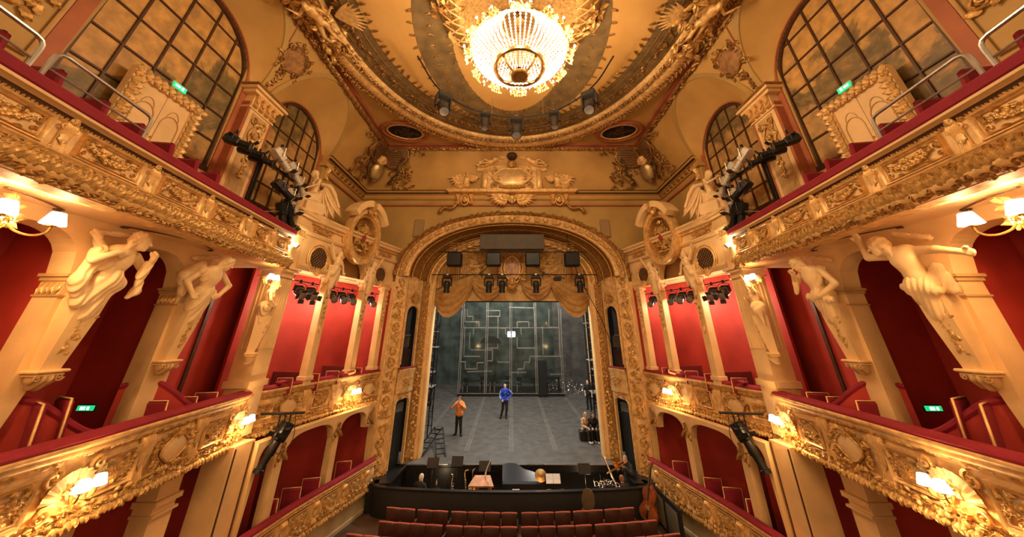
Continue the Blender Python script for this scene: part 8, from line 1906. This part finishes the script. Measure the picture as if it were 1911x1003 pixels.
    # sconces under the gallery
    sconce('hanging_sconce', 'twin-shade lamp with gilt leaves under the gallery at the picture edge, %s' % sd, frame((s*7.25, 4.22, 7.78), (0, -s, 0), (0, 0, 1)), group='lamps under the gallery', sc=1.5, powr=130, spread=1.7)
    W = frame((s*7.25, 4.22, 7.95), (0, -s, 0), (0, 0, 1)); t = thing('sconce_bracket', 'gilt foliage bracket holding the lamp under the gallery, %s' % sd, 'bracket', (s*7.0, 4.22, 7.9), 'lamp brackets'); b = MB(); rng = random.Random(3)
    for k in range(12): b.add(*leaf(.13, .035, .04, .03), TR(rng.uniform(-.07, .07), rng.uniform(-.2, .14), .0, rng.uniform(0, 6.28)))
    b.add(*tube([(0, .15, 0), (0, -.2, 0)], .02, 6)); b.obj('foliage', 'gold', t, W)
    sconce('hanging_sconce', 'twin-shade lamp over the third caryatid by the pilaster, %s' % sd, frame((s*7.3, 9.42, 7.72), (0, -s, 0), (0, 0, 1)), group='lamps under the gallery', sc=1.15, powr=34)
    for y, pw in ((1.4, 60), (-1.2, 60)):   # lamps of the gallery that continue behind the camera
        lamp('rear_gallery_light', (s*6.2, y, 7.7), pw, WARM, .2); lamp('rear_balcony_light', (s*5.6, y, 4.1), pw*.6, WARM, .2)
    # exit lights and chairs in the boxes
    for y, z, x, nm in (((6.83, 5.02, 7.8, 'above the curved partition'), (6.4, 4.52, 7.75, 'small, low on the partition')) if s < 0 else ((7.9, 4.62, 7.8, 'on the farther partition'), (6.22, 4.6, 7.8, 'on the nearer partition'), (6.91, 5.0, 7.8, 'between the box seats'))):
        e = thing('exit_sign', 'green lit exit light in the first-tier box, %s, %s' % (nm, sd), 'sign', (s*x, y, z), 'box exit lights'); W = frame((s*x, y, z), (1, 0, 0), (0, 0, 1))
        MB().add(*bbox(.34, .12, .05, .01)).obj('housing', 'blackmetal', e, W); MB().add(*bbox(.30, .08, .03, .005), TR(0, 0, .03)).obj('lit_panel', 'exit', e, W); MB().add(*bbox(.09, .05, .012, .002), TR(-.04, 0, .047)).add(*bbox(.04, .05, .012, .002), TR(.06, 0, .047)).obj('pictogram', 'exitw', e, W)
def box_chair(x, y, z, rz, label, group, sc=1., tip=0.):
    t = thing('box_chair', label, 'chair', (x, y, z), group); W = TR(x, y, z, rz, sc)
    V = []; n = 8
    MB().add(*bbox(.46, .07, .56, .03), TR(0, -.22, .78, 0, 1, .12)).obj('backrest', 'velvet', t, W)
    MB().add(*tube([(-.235, -.20, .50), (-.235, -.26, 1.07), (.235, -.26, 1.07), (.235, -.20, .50)], .016, 6)).obj('back_frame', 'gold', t, W)
    MB().add(*bbox(.46, .44, .10, .035), TR(0, .0, .46)).obj('seat', 'velvet', t, W)
    for i in (-1, 1):
        for j in (-1, 1): MB().add(*rod((i*.2, j*.19, 0), (i*.2, j*.19, .44), .018)).obj('leg', 'blackmetal', t, W)
for s in (-1, 1):
    sd = SIDE[s]
    L_ = [(7.25, 6.05, 4.1, -.5, 1.15, 'nearest the camera, leaning on the rail'), (7.45, 6.5, 4.1, -.4, 1.15, 'beside the first curved partition'), (7.5, 8.0, 3.95, .1, 1., 'just past the second curved partition'), (7.95, 8.2, 4.5, 0, 1.2, 'tall one by the box door'), (7.55, 8.75, 3.9, .1, 1., 'in the middle of the third box'), (7.6, 9.3, 3.9, .2, 1., 'last before the fluted pilaster')]
    for x, y, z, rz, sc, nm in L_: box_chair(s*x, y, z-.05, rz*-s, 'red gilt-edged box chair %s, first tier, %s' % (nm, sd), 'first-tier box chairs', sc)
    for x, y, nm in ((7.45, 12.0, 'near'), (7.2, 13.1, 'second'), (6.95, 14.0, 'third'), (6.55, 15.1, 'far')): box_chair(s*x, y, 3.9, -s*.2, 'red chair in the first-tier stage box, %s one, %s' % (nm, sd), 'stage box chairs', .95)
    for x, y, nm in ((7.05, 12.0, 'near'), (6.85, 12.75, 'second'), (6.65, 13.45, 'third'), (7.5, 10.95, 'nearest, behind the first post'), (6.3, 14.9, 'far')): box_chair(s*x, y, .7, -s*.2, 'red chair in the ground-floor box, %s one, %s' % (nm, sd), 'ground-floor box chairs', 1.1)
    # dark-framed box door in the red wall
    t = thing('box_door', 'red box door in a dark frame on the back wall of the third box, %s' % sd, 'door', (s*9.28, 9.7, 3.9), 'box doors')
    MB().add(*box(s*9.27, 9.55, 5.5, .05, 1.0, 3.2)).obj('door_leaf', 'red', t, smooth=False)
    for y in (9.0, 10.1): MB().add(*box(s*9.24, y, 5.5, .10, .10, 3.3)).obj('door_jamb', 'umber', t, smooth=False)
    MB().add(*box(s*9.24, 9.55, 7.2, .10, 1.2, .10)).obj('door_head', 'umber', t, smooth=False); MB().add(*ball((s*9.2, 9.15, 5.2), .03, 8, 5)).obj('door_knob', 'brass', t)
    for k, (y, x) in enumerate(((11.5, 7.35), (13.9, 6.7), (14.35, 6.5))):   # cushions and folded programmes on the box rails
        tag(MB().add(*bbox(.30, .22, .05, .02), TR(s*x, y, 4.84, s*.5, 1, .15)).obj('rail_cushion_pad', 'velvet'), 'loose red pad on the stage box rail, %s, %s' % (('by the pilaster', 'by the farther pier', 'next to the proscenium')[k], sd), 'cushion', 'pads on the box rails')
# ================================================================== stage work lights in the fly loft
for x, y, z, p in ((-2.6, 19.6, 11.2, 800), (2.6, 19.6, 11.2, 800), (0, 22.5, 12.5, 1200), (-2, 29.6, 12.0, 330), (2, 29.6, 12., 300)):
    lamp('stage_work_light', (x, y, z), p, (1., .93, .82), .5)
lamp('pit_light', (0, 16.2, .62), 12, WHITE, .1); lamp('pit_light', (-3, 16.3, .62), 8, WHITE, .1); lamp('pit_light', (3.2, 16.3, .62), 8, WHITE, .1)
